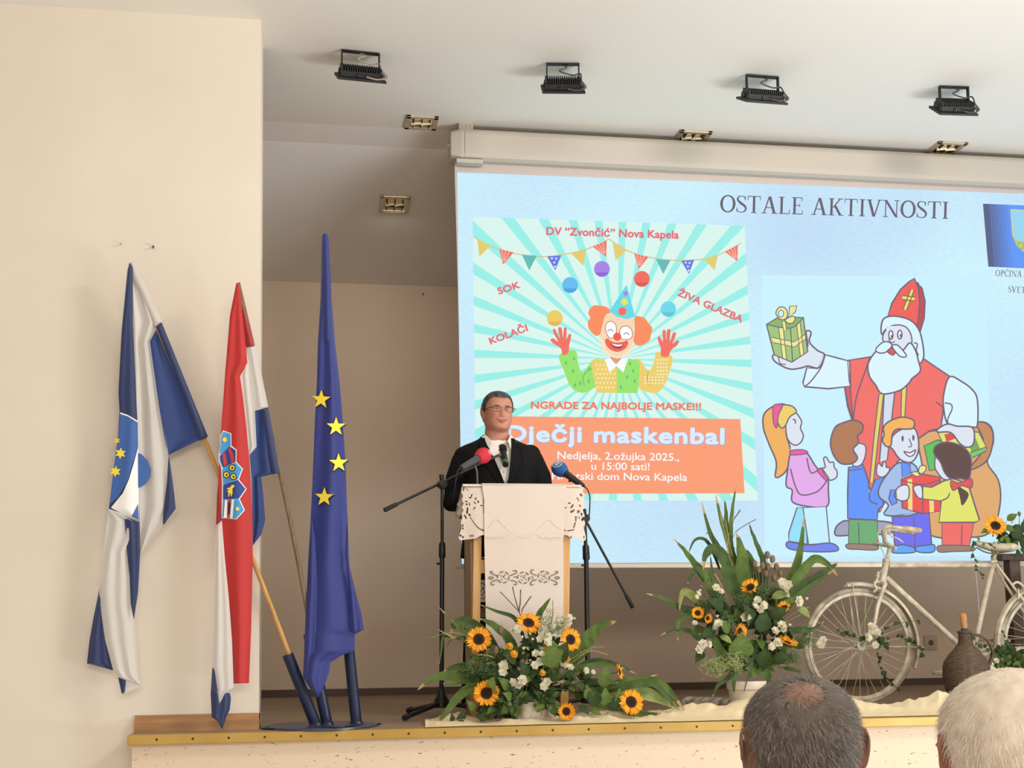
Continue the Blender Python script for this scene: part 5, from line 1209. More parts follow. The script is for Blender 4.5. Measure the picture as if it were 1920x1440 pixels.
hair_shell(HX, HS, sp_region, 0.028, 'hair', HAIRD, man, 2600, (PI * 0.9, 0.93), 3, 0.016, mat('grey_hair', (104, 98, 96), 0.6), 0.3)
gl = MB(); GM = mat('glasses_frame', (40, 30, 32), 0.3); 
gy = -0.52
def GX(x, t, y=0.0): return HX(V(x, gy + y, t - 0.5) * HS)
for sx in (-1, 1):
    ring = [GX(sx * 0.158 + 0.112 * math.copysign(abs(math.cos(q)) ** 0.7, math.cos(q)), 0.505 + 0.066 * math.copysign(abs(math.sin(q)) ** 0.75, math.sin(q)) - 0.008, 0.10 * abs(math.cos(q) * 0.5 + 0.5 * 1) * 0 + 0.12 * (0.158 + 0.112 * sx * math.cos(q) - 0.1) ** 2) for q in [2 * PI * k / 24 for k in range(24)]]
    gl.tube(ring, 0.0011, 6, closed=True)
    gl.tube(ring[1:12], 0.0019, 6)
    gl.tube([GX(sx * 0.265, 0.535), GX(sx * 0.335, 0.54, 0.05), GX(sx * 0.352, 0.545, 0.25), GX(sx * 0.35, 0.55, 0.52), GX(sx * 0.345, 0.50, 0.62)], 0.0017, 6)
gl.tube([GX(-0.05, 0.52), GX(0, 0.533, -0.01), GX(0.05, 0.52)], 0.0014, 6)
gobj = gl.build('glasses', GM, man)
lm = bpy.data.materials.new('lens_glass'); lm.use_nodes = True; nb = lm.node_tree; tr0 = nb.nodes.new('ShaderNodeBsdfTransparent'); gb = nb.nodes.new('ShaderNodeBsdfGlossy'); gb.inputs['Roughness'].default_value = 0.05; mx = nb.nodes.new('ShaderNodeMixShader'); mx.inputs[0].default_value = 0.025
nb.links.new(tr0.outputs[0], mx.inputs[1]); nb.links.new(gb.outputs[0], mx.inputs[2]); nb.links.new(mx.outputs[0], nb.nodes['Material Output'].inputs[0])
for sx in (-1, 1):
    ln = MB(); ring = [GX(sx * 0.158 + 0.108 * math.copysign(abs(math.cos(q)) ** 0.7, math.cos(q)), 0.497 + 0.063 * math.copysign(abs(math.sin(q)) ** 0.75, math.sin(q)), 0.003) for q in [2 * PI * k / 24 for k in range(24)]]
    ln.add(ring, [tuple(range(24))])
    ln.build('lens', lm, gobj)

# ---- two people seated in the hall, seen from behind
def listener(pxc, pyt, Hpx, yplane, turn, label, hairm, hair2, skinm, region, whorl, shirtm, nstr, thick, slen, seed):
    T = at(pxc, pyt, yplane); k = ppm(T); S = Hpx / k
    c = T + V(0, 0, -S * 0.5 * 1.01)
    R = Matrix.Rotation(PI + turn, 3, 'Z') @ Matrix.Rotation(math.radians(6), 3, 'X')
    def X(p): return c + R @ p
    t = thing('person', V(c.x, yplane, HALL), label, 'person', None)
    seat = HALL + 0.50; sz = c.z - S * 0.5
    b_ = MB(); add_head(b_, X, S)
    for sx in (-1, 1): add_ear(b_, X, S, sx, 0.62)
    def L(x, y, z): return V(c.x, yplane, 0) + Matrix.Rotation(turn, 3, 'Z') @ V(x, y, 0) + V(0, 0, z)
    rings(b_, [(L(0, 0.0, sz - 0.10), 0.13, 0.085), (L(0, -0.01, sz - 0.04), 0.075, 0.07), (L(0, -0.005, sz + 0.03), 0.063, 0.066), (L(0, 0.0, sz + 0.10), 0.06, 0.066)])
    tr0_ = [(seat + 0.02, 0.18, 0.13), (seat + 0.12, 0.175, 0.13), (seat + 0.28, 0.17, 0.12), (sz - 0.28, 0.19, 0.12), (sz - 0.16, 0.195, 0.105), (sz - 0.09, 0.14, 0.085)]
    rings(b_, [(L(0, 0, z), rx, ry) for z, rx, ry in tr0_])
    arms = []; legs = []
    for sx in (-1, 1):
        s_ = L(sx * 0.175, 0, sz - 0.15); e_ = L(sx * 0.205, 0.05, sz - 0.42); w_ = L(sx * 0.14, 0.32, seat + 0.19)
        arms.append((s_, e_, w_)); b_.tube([s_, lerp(s_, e_, 0.5), e_, lerp(e_, w_, 0.5), w_], [0.055, 0.05, 0.044, 0.038, 0.028], 12)
        add_hand(b_, w_, L(sx * 0.10, 0.42, 0) - L(sx * 0.14, 0.32, 0) + V(0, 0, -0.03), V(0, 0, 1), sx, 1.0, 0.4)
        h_ = L(sx * 0.10, 0.0, seat + 0.06); k_ = L(sx * 0.11, 0.38, seat + 0.06); f_ = L(sx * 0.11, 0.38, HALL + 0.08)
        legs.append((h_, k_, f_)); b_.tube([h_, lerp(h_, k_, 0.5), k_ + V(0, 0, 0.0), lerp(k_, f_, 0.15), lerp(k_, f_, 0.4), f_], [0.09, 0.08, 0.062, 0.056, 0.055, 0.038], 12)
        b_.tube([f_ + L(0, -0.04, 0) - L(0, 0, 0) + V(0, 0, -0.04), f_ + L(0, 0.14, 0) - L(0, 0, 0) + V(0, 0, -0.05)], [0.036, 0.026], 10)
    fuse(b_, 0.0058, 'body', skinm, t, smooth_it=1)
    s2 = MB(); rings(s2, [(L(0, 0, z), rx + 0.016, ry + 0.016) for z, rx, ry in tr0_] + [(L(0, -0.004, sz - 0.06), 0.088, 0.082)])
    for s_, e_, w_ in arms: s2.tube([s_, lerp(s_, e_, 0.5), e_, lerp(e_, w_, 0.5), lerp(e_, w_, 0.9)], [0.072, 0.064, 0.058, 0.05, 0.042], 12)
    fuse(s2, 0.011, 'shirt', shirtm, t)
    cl = MB(); cl.tube([L(0.078 * math.cos(q), -0.004 + 0.074 * math.sin(q), sz - 0.045 + 0.012 * math.sin(q) * -1) for q in [2 * PI * i / 24 for i in range(24)]], 0.018, 8, closed=True, flat=1.0); cl.build('collar', shirtm, t)
    t2 = MB()
    for h_, k_, f_ in legs: t2.tube([h_ + (h_ - k_).normalized() * 0.05, lerp(h_, k_, 0.5), k_ + V(0, 0, 0.005), lerp(k_, f_, 0.15), lerp(k_, f_, 0.5), f_ + V(0, 0, -0.02)], [0.11, 0.098, 0.082, 0.075, 0.07, 0.064], 14)
    rings(t2, [(L(0, 0, seat), 0.19, 0.14), (L(0, 0, seat + 0.12), 0.185, 0.14)])
    fuse(t2, 0.011, 'trousers', mat('dark_trousers', (48, 48, 56), 0.8), t)
    for h_, k_, f_ in legs:
        so_ = MB(); so_.tube([f_ + L(0, -0.06, 0) - L(0, 0, 0) + V(0, 0, -0.035), f_ + V(0, 0, -0.035), f_ + L(0, 0.11, 0) - L(0, 0, 0) + V(0, 0, -0.042), f_ + L(0, 0.18, 0) - L(0, 0, 0) + V(0, 0, -0.055)], [0.038, 0.044, 0.042, 0.02], 12)
        so_.build('shoe', mat('black_leather', (18, 17, 17), 0.3), t)
    hair_shell(X, S, region, thick, 'hair', hairm, t, nstr, whorl, seed, slen, hair2, 0.45, 0.34 if seed == 5 else 0.0, 0.62)
    return t
def reg1(th, t):
    a = abs(th); hl = interp(a, [0, 0.5, 0.9, 1.2, 1.45, 1.62, 1.85, 2.1, PI], [0.80, 0.84, 0.82, 0.70, 0.50, 0.62, 0.66, 0.36, 0.22])
    v = (t - hl) / 0.10
    p = head_pt(th, t, 0, False) - head_pt(PI * 0.97, 0.885, 0, False)
    return min(v, (Vector((p.x, p.y * 0.8, p.z)).length - 0.09) / 0.13)
def reg2(th, t):
    a = abs(th); hl = interp(a, [0, 0.5, 0.9, 1.2, 1.45, 1.62, 1.85, 2.1, PI], [0.80, 0.82, 0.80, 0.68, 0.50, 0.62, 0.66, 0.34, 0.20])
    return (t - hl) / 0.08
listener(1500, 1268, 278, -3.97, -0.24, 'man with short grey hair and a bald spot on his crown, seen from behind', mat('grey_brown_hair', (78, 70, 62), 0.7, c2=(98, 90, 82), nscale=50), mat('light_grey_hair', (150, 140, 132), 0.5), SKIN2, reg1, (PI * 0.97, 0.885), mat('light_blue_shirt', (190, 200, 214), 0.8), 22000, 0.024, 0.018, 5)
listener(1893, 1262, 322, -4.60, -0.40, 'person with thick white hair seen from behind in the corner', mat('white_hair', (224, 210, 194), 0.7, c2=(200, 186, 170), nscale=40), mat('pale_white_hair', (240, 232, 222), 0.5), mat('tanned_skin_pale', (160, 104, 84), 0.55), reg2, (PI * 0.93, 0.87), mat('cream_shirt', (222, 214, 200), 0.8), 17000, 0.045, 0.021, 8)
# ------------------------------------------------------------------ microphones and their stands
STM = mat('stand_black', (22, 22, 23), 0.4); STG = mat('stand_rubber', (34, 34, 36), 0.7)
GREYM = mat('mic_grey_body', (78, 78, 82), 0.4, 0.3); GRILL = mat('mic_grille', (38, 42, 42), 0.35, 0.6, bump=0.6, bscale=420)
def mic_stand(label, hub_px, foot_px, pole_pts, rad, boom, ys, legs_off, group):
    c = atz(hub_px[0], hub_px[1], 0.0)
    t = thing('microphone_stand', V(c.x, c.y, 0), label, 'microphone stand', group)
    f = atz(foot_px[0], foot_px[1], 0.0); a0_ = math.atan2(f.y - c.y, f.x - c.x); L = min(0.36, (f - c).length)
    hb = MB(); hb.lathe([(0.045, 0.030), (0.05, 0.042), (0.085, 0.040), (0.115, 0.022), (0.14, 0.017)], (c.x, c.y, 0), n=20); hb.build('hub', STM, t)
    for k in range(3):
        a = a0_ + 2 * PI * k / 3; d = V(math.cos(a), math.sin(a), 0)
        lg = MB(); lg.tube([V(c.x, c.y, 0.068) + d * 0.02, V(c.x, c.y, 0.016) + d * L], 0.0115, 12)
        o = lg.build('leg', STM, t); MB().tube([V(c.x, c.y, 0.022) + d * (L - 0.025), V(c.x, c.y, 0.014) + d * (L + 0.012)], 0.0155, 12).build('rubber_foot', STG, o)
    z1 = at(pole_pts[0][0], pole_pts[0][1], c.y); z2 = at(pole_pts[1][0], pole_pts[1][1], c.y)
    MB().tube([V(c.x, c.y, 0.10), z1], rad[0], 14).build('lower_pole', STM, t)
    MB().tube([z1, z2], rad[1], 12).build('upper_pole', STM, t)
    d = (z2 - z1).normalized()
    cl = MB(); cl.tube([z1 - d * 0.03, z1 - d * 0.02, z1 + d * 0.045, z1 + d * 0.055], [rad[0] * 1.2, rad[0] * 1.5, rad[0] * 1.4, rad[0]], 14); cl.build('clutch', STM, t)
    kn = MB(); kn.tube([z1 - d * 0.06, z1 - d * 0.06 + V(-0.03, -0.006, 0)], 0.006, 8); kn.build('knob', STG, t)
    # joint and boom
    b0, b1, hl = boom
    j = MB(); j.lathe([(-0.026, 0.022), (0.026, 0.022)], z2 + V(0, 0, 0.0), (0.25, -1, 0), 18); j.tube([z2 - V(0, 0, 0.03), z2 + V(0, 0, 0.004)], [rad[1] * 1.3, 0.018], 12); j.lathe([(0, 0.012), (0.03, 0.014), (0.034, 0.008)], z2 + V(0.0, 0, 0.02), (-0.1, 0, 1), 12)
    j.build('boom_joint', STM, t)
    dd = (b1 - b0).normalized()
    MB().tube([b0 + dd * 0.01, b1], 0.0072, 12).build('boom_arm', STM, t)
    MB().tube([b0, b0 + dd * 0.004, b0 + dd * (hl - 0.01), b0 + dd * hl], [0.009, 0.0125, 0.0115, 0.008], 12).build('boom_grip', STG, t)
    return t, c, z2
def mic_clip(t, p, d, up=V(0, 0, -1)):
    c = MB(); d = d.normalized(); c.tube([p - d * 0.022, p + d * 0.022], 0.0165, 14); c.tube([p, p + up * 0.028], 0.008, 10); c.build('clip', STG, t)
# left stand with boom
cl_ = atz(828, 1343, 0.0)
def boom_pts(px0, px1, pc, y0, y1): return at(*px0, y0), at(*px1, y1)
LB = boom_pts((720, 957), (936, 853), None, cl_.y - 0.06, cl_.y + 0.10)
t_, c_, j_ = mic_stand('black tripod microphone stand with a boom arm, left of the lectern', (828, 1343), (714, 1357), ((829, 1036), (829, 908)), (0.0125, 0.0088), (LB[0], LB[1], 0.085), None, None, 'microphone stands')
mh, mt = at(942, 841, cl_.y + 0.17), at(948, 872, cl_.y + 0.05)
mic_clip(t_, lerp(mh, mt, 0.62), mt - mh, (LB[1] - lerp(mh, mt, 0.62)).normalized())
mk = thing('microphone', mt, 'small black microphone with a green ring on the boom, before the speaker chest', 'microphone'); d = (mt - mh).normalized()
MB().tube([mh + d * 0.02, mh + d * 0.05, mt], [0.021, 0.0185, 0.0165], 16).build('handle', mat('mic_black', (30, 30, 32), 0.35, 0.2), mk)
MB().ball(mh, 0.0255, 18, 12, (1, 1, 1.1), frame_to(d)).build('grille', GRILL, mk)
MB().tube([mh + d * 0.018, mh + d * 0.028], 0.0242, 18).build('collar_ring', mat('mic_ring_grey', (60, 62, 62), 0.3, 0.7), mk)
MB().tube([mt - d * 0.034, mt - d * 0.014], 0.0172, 16).build('coloured_ring', mat('mic_green', (40, 120, 72), 0.3), mk)
# right stand, its boom passing behind the cloth
cr_ = atz(1103, 1334, 0.0)
RBm = boom_pts((1187, 1140), (1066, 916), None, cr_.y - 0.02, cr_.y + 0.03)
t2_, c2_, j2_ = mic_stand('black tripod microphone stand with a slanted boom, right of the lectern', (1103, 1334), (1180, 1340), ((1099, 1040), (1096, 972)), (0.0135, 0.0105), (RBm[0], RBm[1], 0.085), None, None, 'microphone stands')
p0, p1 = at(1050, 880, cr_.y + 0.05), at(1094, 912, cr_.y - 0.06)
d = (p1 - p0).normalized(); mic_clip(t2_, p0 + d * 0.085, d, (RBm[1] - (p0 + d * 0.085)).normalized())
BLUEF = mat('blue_foam', (38, 92, 156), 0.85, bump=0.4, bscale=260); REDF = mat('red_foam', (206, 44, 62), 0.8, bump=0.4, bscale=260)
def news_mic(p0, p1, foam, handle, label, emblem):
    d = (p1 - p0).normalized(); t = thing('microphone', p1, label, 'microphone'); L = (p1 - p0).length
    MB().tube([p0 + d * 0.03, p0 + d * 0.06, p1 - d * 0.03, p1], [0.018, 0.0205, 0.017, 0.013], 16).build('handle', handle, t)
    prof = [(-0.052, 0.004), (-0.050, 0.014), (-0.042, 0.029), (-0.025, 0.040), (-0.004, 0.0435), (0.016, 0.040), (0.034, 0.031), (0.046, 0.025), (0.048, 0.018)]
    w_ = MB(); w_.lathe(prof, p0, d, 28); fo = w_.build('windscreen', foam, t)
    emblem(fo, p0, d, prof)
    cb = MB(); cb.tube(catmull([p1 - d * 0.005, p1 + d * 0.03, p1 + d * 0.05 + V(0, 0, -0.04), V(p1.x + d.x * 0.06, p1.y + 0.02, p1.z - 0.16)], 6), 0.0035, 7); cb.build('cable', STM, t)
    return t
def on_foam(p0, d, prof, u, v, q, o=0.0015):   # u along the axis, v sideways as seen from the hall
    r = interp(u, [a for a, _ in prof], [b2 for _, b2 in prof]); s = d.cross(V(0, -1, 0)).normalized(); f = s.cross(d).normalized()
    if f.y > 0: f = -f
    a = v / r; a = max(-1.4, min(1.4, a)); return p0 + d * u + (s * math.sin(a) + f * math.cos(a)) * (r + o)
WHP = mat('white_print', (236, 236, 240), 0.6)
def emb_blue(fo, p0, d, prof):
    e = MB()
    def el(k, a, b2): return on_foam(p0, d, prof, -0.014 + a * math.cos(k), b2 * math.sin(k) - 0.006, 0)
    def ep(x, y):                              # picture axes on the foam: x to the right, y up
        s = d.cross(V(0, -1, 0)).normalized(); du = V(RGT.dot(d), UPV.dot(d), 0); dv = V(RGT.dot(s), UPV.dot(s), 0)
        det = du.x * dv.y - du.y * dv.x; u = (x * dv.y - y * dv.x) / det; v = (du.x * y - du.y * x) / det
        return on_foam(p0, d, prof, -0.012 + u, v - 0.004, 0)
    c, s_ = math.cos(0.42), math.sin(0.42)
    def er(x, y): return ep(x * c - y * s_, x * s_ + y * c)
    e.tube([er(0.027 * math.cos(k), 0.0165 * math.sin(k)) for k in [2 * PI * i / 30 for i in range(30)]], 0.0016, 6, closed=True)
    for st in ([(-0.018, -0.004), (-0.012, -0.005), (-0.009, -0.001), (-0.013, 0.003), (-0.007, 0.006)], [(-0.006, -0.006), (-0.005, 0.007), (0.001, 0.006), (0.0, 0.001), (-0.004, 0.0), (0.002, -0.001), (0.001, -0.006), (-0.005, -0.006)], [(0.003, 0.007), (0.012, 0.008)], [(0.008, 0.008), (0.006, -0.006)], [(0.011, 0.006), (0.013, -0.005), (0.020, 0.005)]):
        e.tube([er(*q) for q in st], 0.0016, 6)
    e.build('logo', WHP, fo)
def emb_red(fo, p0, d, prof):
    e = MB()
    def ep(x, y):
        s = d.cross(V(0, -1, 0)).normalized(); du = V(RGT.dot(d), UPV.dot(d), 0); dv = V(RGT.dot(s), UPV.dot(s), 0)
        det = du.x * dv.y - du.y * dv.x; u = (x * dv.y - y * dv.x) / det; v = (du.x * y - du.y * x) / det
        return on_foam(p0, d, prof, -0.022 + u, v, 0)
    e.tube([ep(0.008 + 0.0095 * math.cos(k), -0.002 + 0.014 * math.sin(k)) for k in [0.5 + 5.2 * i / 22 for i in range(23)]], 0.0016, 6)
    e.tube([ep(0.004, -0.008), ep(0.007, 0.004), ep(0.011, -0.004), ep(0.013, 0.006)], 0.0016, 6)
    e.tube([ep(-0.0075, -0.014), ep(-0.0055, 0.008)], 0.0013, 6)
    e.build('logo', WHP, fo)
news_mic(p0, p1, BLUEF, mat('mic_dark_handle', (48, 44, 46), 0.4), 'microphone with a blue foam cover and white oval logo, at the right lectern corner', emb_blue)
q0, q1 = at(905, 855, LY + 0.15), at(865, 878, LY + 0.02)
news_mic(q0, q1, REDF, GREYM, 'microphone with a red foam cover and white logo, tilted up before the speaker', emb_red)
ds = thing('desk_stand', V(at(895, 908, LY + 0.09).x, LY + 0.09, zt0 - 0.036), 'small grey desk stand on the lectern carrying the red microphone', 'desk stand')
d = (q1 - q0).normalized(); a = lerp(q0, q1, 0.42); b_ = V(at(895, 905, LY + 0.09).x, LY + 0.09, zt0 - 0.02)
MB().tube(catmull([b_, b_ + V(0, 0, 0.03), at(894, 884, LY + 0.09), a + V(0, 0, -0.02)], 6), [0.008, 0.0055, 0.0055, 0.006], 10).build('neck', mat('desk_stand_grey', (92, 92, 96), 0.4, 0.4), ds)
MB().lathe([(0, 0.048), (0.008, 0.046), (0.014, 0.02), (0.016, 0.01)], b_ + V(0, 0, -0.014), (0, -0.3, 1), 24).build('foot', STM, ds)
mic_clip(ds, a, d)
# cable along the stage edge
cb = MB(); pts = [at(486, 1338, 0.02), atz(487, 1362, 0.006), atz(500, 1366.5, 0.006), atz(560, 1366, 0.006), atz(640, 1362.5, 0.017), atz(700, 1358.5, 0.006), atz(714, 1357, 0.014)]
cb.tube(catmull(pts, 6), 0.0048, 8)
tag(cb.build('cable', STM), 'thin black cable lying along the stage edge in front of the flag stand', 'cable')

# ------------------------------------------------------------------ cream cloth heaped along the stage edge
CRM = mat('cream_cloth', (240, 220, 180), 0.85, bump=0.1, bscale=90, trans=0.1)
topl = [(796, 1356), (812, 1348), (835, 1337), (860, 1336), (880, 1345), (920, 1352), (970, 1342), (1000, 1330), (1040, 1344), (1080, 1340), (1130, 1328), (1160, 1332), (1200, 1342), (1250, 1330), (1300, 1326), (1350, 1322), (1390, 1312), (1420, 1304), (1470, 1302), (1530, 1304), (1560, 1308), (1585, 1312), (1600, 1311), (1620, 1318), (1640, 1322), (1690, 1322), (1705, 1314), (1740, 1312), (1758, 1304), (1775, 1302), (1790, 1300), (1830, 1312), (1900, 1318), (1990, 1324)]
rows = []; NV = 26
for i in range(261):
    px = lerp(797, 1985, i / 260); ptop = interp(px, [a for a, _ in topl], [b2 for _, b2 in topl])
    P = at(px, ptop, 0.10); hgt = max(0.012, P.z); row = []
    wdt = 0.24 * min(1, (px - 790) / 40) * (1 + 0.15 * mnoise.noise(V(px * 0.02, 3, 0)))
    yF = -0.20 + 0.05 * (0.5 + 0.5 * mnoise.noise(V(px * 0.012, 9.1, 0)))
    for k in range(NV):
        u = k / (NV - 1); y = yF + (0.10 - yF + 0.18) * u
        ridge = math.exp(-((y - 0.10) / 0.13) ** 2)
        x = at(px, 1340, y).x
        folds = 0.35 * math.sin(px * 0.045 + u * 9 + 3 * mnoise.noise(V(px * 0.015, u * 3, 1))) + 0.4 * mnoise.noise(V(px * 0.03, u * 4, 5)) + 0.25 * mnoise.noise(V(px * 0.09, u * 7, 2))
        z = 0.004 + (hgt - 0.004) * ridge * (1 + 0.22 * folds) + 0.034 * max(0, folds) * min(1, 4 * u, 4 * (1 - u))
        if u < 0.06 or u > 0.94: z = 0.003
        row.append(V(x, y, min(z, 0.4)))
    rows.append(row)
cr2 = MB(); cr2.grid(rows)
tag(cr2.build('cloth_drape', CRM), 'long cream cloth bunched in soft folds along the stage edge', 'cloth')

# ------------------------------------------------------------------ birch log
BIRCH = mat('birch_bark', (226, 214, 196), 0.8, c2=(70, 58, 48), nscale=7, stretch=(1.2, 3, 3), bump=0.3, bscale=40)
CUT = mat('cut_wood', (206, 172, 124), 0.7, c2=(170, 130, 88), nscale=20)
a, b2 = atz(1285, 1317, 0.036), atz(1400, 1321, 0.036)
lg = thing('birch_log', V((a.x + b2.x) / 2, a.y, 0), 'short birch log with peeling white bark lying beside the white flower pot', 'log')
pts = [lerp(a, b2, k / 8) for k in range(9)]; rr = [0.034 + 0.002 * math.sin(k * 2.1) for k in range(9)]
MB().tube(pts, rr, 18).build('bark', BIRCH, lg)
dl = (b2 - a).normalized(); ce = MB(); ce.lathe([(0, 0.027), (0.001, 0.026), (0.0015, 0.001)], a - dl * 0.0006, -dl, 18); ce.build('cut_end', CUT, lg)

# ------------------------------------------------------------------ wicker demijohn
WICK = mat('dark_wicker', (74, 58, 44), 0.7, c2=(104, 84, 64), nscale=30, stretch=(1, 1, 6), bump=0.4, bscale=120)
DJY = 0.42
C0 = at(1814, 1318, DJY); k = ppm(C0)
def hz(py): return at(1814, py, DJY).z
dj = thing('demijohn', V(C0.x, DJY, 0), 'wicker covered demijohn with a cork stopper standing in front of the bicycle', 'bottle')
prof_px = [(1332, 26), (1330, 30), (1315, 33), (1290, 39), (1268, 42.5), (1250, 42), (1240, 39), (1228, 31), (1217, 21), (1208, 14), (1200, 11.5), (1184, 11)]
prof = [(max(0.0, hz(py)), r / k) for py, r in prof_px]
wk = MB()
zs = [prof[0][0] + (prof[-1][0] - prof[0][0]) * i / 90 for i in range(91)]
n = 64; rows = []
for i, z in enumerate(zs):
    r = interp(z, [a_ for a_, _ in prof], [b_ for _, b_ in prof])
    rows.append([V(C0.x + (r + 0.0028 * math.sin(PI * i + 12 * 2 * PI * q / n)) * math.cos(2 * PI * q / n), DJY + (r + 0.0028 * math.sin(PI * i + 12 * 2 * PI * q / n)) * math.sin(2 * PI * q / n), z + 0.0015 * math.sin(q * 1.7 + i * 2.1)) for q in range(n)])
wk.grid(rows, True); wk.add(rows[0], [tuple(range(n))]); wk.add(rows[-1], [tuple(range(n))])
for z in (prof[0][0] + 0.01, zs[-1] - 0.004): 
    r = interp(z, [a_ for a_, _ in prof], [b_ for _, b_ in prof]); wk.tube([V(C0.x + (r + 0.003) * math.cos(2 * PI * q / 40), DJY + (r + 0.003) * math.sin(2 * PI * q / 40), z + 0.003 * (q % 2)) for q in range(40)], 0.006, 8, closed=True)
wk.build('wicker_cover', WICK, dj)
MB().lathe([(zs[-1] - 0.01, 0.020), (hz(1178), 0.019), (hz(1178) + 0.001, 0.012)], V(C0.x, DJY, 0), n=20).build('glass_neck', mat('green_glass', (60, 74, 56), 0.15), dj)
MB().lathe([(0, 5.4 / k), (hz(1152) - hz(1178), 6.4 / k), (hz(1150) - hz(1178), 5.2 / k), (hz(1149) - hz(1178), 0.001)], V(C0.x, DJY, hz(1178)), (-0.10, 0, 1), 16).build('cork', mat('cork', (186, 136, 88), 0.85, c2=(160, 112, 70), nscale=40), dj)
hd = MB(); P = [at(px, py, DJY - 0.02) for px, py in ((1822, 1192), (1838, 1193), (1852, 1202), (1860, 1216), (1862, 1228), (1856, 1246))]
for o in (0.0, 0.006): hd.tube([p + V(0, o * 2, o) for p in catmull(P, 5)], 0.007, 8)
hd.build('handle', WICK, dj)

# ------------------------------------------------------------------ dark wooden stand behind the bicycle
DKW = mat('dark_stained_wood', (62, 46, 36), 0.6, c2=(84, 64, 50), nscale=8, stretch=(1, 1, 0.3), bump=0.2, bscale=60)
WY = 1.02
ws = thing('wooden_stand', V(at(1900, 1300, WY).x, WY, 0), 'dark wooden stand with a plank top behind the bicycle saddle', 'stand')
za, zb2 = at(1890, 1038, WY - 0.06).z, at(1890, 1050, WY - 0.06).z
xa_, xb_ = at(1868, 1044, WY).x, at(2010, 1044, WY).x
MB().box(((xa_ + xb_) / 2, WY, (za + zb2) / 2), (xb_ - xa_, 0.13, za - zb2), bev=0.004).build('top_plank', DKW, ws, False)
for px in (1897, 1985):
    p = at(px, 1060, WY); MB().prism([V(p.x - 0.034, WY - 0.035, zb2), V(p.x + 0.034, WY - 0.035, zb2), V(p.x + 0.054, WY - 0.035, 0), V(p.x - 0.014, WY - 0.035, 0)], (0, 0.07, 0)).build('leg', DKW, ws, False)
P = at(1915, 1180, WY); MB().box(((xa_ + xb_) / 2 + 0.05, WY, P.z), (xb_ - xa_ - 0.05, 0.05, 0.05)).build('cross_rail', DKW, ws, False)
# ------------------------------------------------------------------ old bicycle painted white
BY = 0.80
BW = mat('chalky_white_paint', (206, 195, 172), 0.65, c2=(168, 154, 130), nscale=22, bump=0.15, bscale=90)
RUB = mat('grey_tyre', (120, 108, 94), 0.85, c2=(196, 184, 164), nscale=9, bump=0.2, bscale=120)
BRK = mat('brown_grip', (96, 70, 52), 0.7)
def bp(x, y, dy=0.0): return at(1480 + x * 0.2778, 940 + y * 0.2778, BY + dy)
hubF = bp(470, 985); hubR = at(1972, 1210, BY)
RT = 0.335
hubF.z = RT + 0.004; hubR.z = RT + 0.004
bike = thing('bicycle', V((hubF.x + hubR.x) / 2, BY, 0), 'old white painted bicycle decorated with ivy, standing before the screen', 'bicycle')
def circ(c, r, n=64, a0_=0.0, a1_=2 * PI, y=0.0):
    return [c + V(r * math.cos(lerp(a0_, a1_, k / n)), y, r * math.sin(lerp(a0_, a1_, k / n))) for k in range(n if abs(a1_ - a0_ - 2 * PI) < 1e-6 else n + 1)]
def wheel(c):
    w_ = MB(); w_.tube(circ(c, RT - 0.014), 0.0145, 10, closed=True); wo = w_.build('tyre', RUB, bike)
    r_ = MB(); rr = RT - 0.036
    r_.grid([circ(c, r, 64, y=y) for r, y in ((rr + 0.010, -0.013), (rr - 0.008, -0.0125), (rr - 0.012, 0.0), (rr - 0.008, 0.0125), (rr + 0.010, 0.013), (rr + 0.008, 0.0))], True)
    # close the profile
    r_.grid([circ(c, rr + 0.008, 64, y=0.0), circ(c, rr + 0.010, 64, y=-0.013)], True); r_.build('rim', BW, bike)
    h_ = MB(); h_.lathe([(-0.05, 0.006), (-0.036, 0.006), (-0.036, 0.026), (-0.030, 0.026), (-0.028, 0.014), (0.028, 0.014), (0.030, 0.026), (0.036, 0.026), (0.036, 0.006), (0.05, 0.006)], c, (0, 1, 0), 18); h_.build('hub', BW, bike)
    sp = MB()
    for k in range(36):
        a = 2 * PI * k / 36; s = 1 if k % 2 else -1; b2 = a + (0.42 if (k // 2) % 2 else -0.42) * 1.6
        sp.tube([c + V(0.024 * math.cos(b2), s * 0.033, 0.024 * math.sin(b2)), c + V((rr - 0.008) * math.cos(a), s * 0.003, (rr - 0.008) * math.sin(a))], 0.0013, 5)
    sp.build('spokes', BW, bike)
wheel(hubF); wheel(hubR)
fr = MB()
hdT, hdB = bp(655, 400), bp(628, 540)
seatC = bp(1372, 430); bbk = at(1822.5, 1231, BY)
fr.tube([hdT + (hdT - hdB) * 0.05, hdB - (hdT - hdB) * 0.03], 0.0185, 16)
for p in (hdT, hdB): d = (hdT - hdB).normalized(); fr.tube([p - d * 0.008, p + d * 0.008], 0.0225, 16)
fr.tube([bp(672, 432), seatC], 0.0142, 14); fr.tube([bp(652, 512), bbk], 0.0155, 14); fr.tube([bp(1378, 408), bbk], 0.0148, 14)
fr.lathe([(-0.036, 0.021), (0.036, 0.021)], bbk, (0, 1, 0), 18); fr.tube([bp(1384, 392), bp(1370, 445)], 0.0185, 14)
for s in (-1, 1):
    fr.tube([seatC + V(0.01, s * 0.016, 0.01), lerp(seatC, hubR, 0.5) + V(0, s * 0.045, 0), hubR + V(0, s * 0.055, 0)], 0.0078, 10)
    fr.tube([bbk + V(0.01, s * 0.022, 0), lerp(bbk, hubR, 0.3) + V(0, s * 0.038, 0), hubR + V(0, s * 0.055, 0)], 0.0085, 10)
fr.build('frame', BW, bike)
fk = MB()
crw = bp(622, 560); fk.tube([crw + V(0, -0.05, 0), crw + V(0, 0.05, 0)], 0.014, 10); fk.tube([hdB, crw], 0.016, 12)
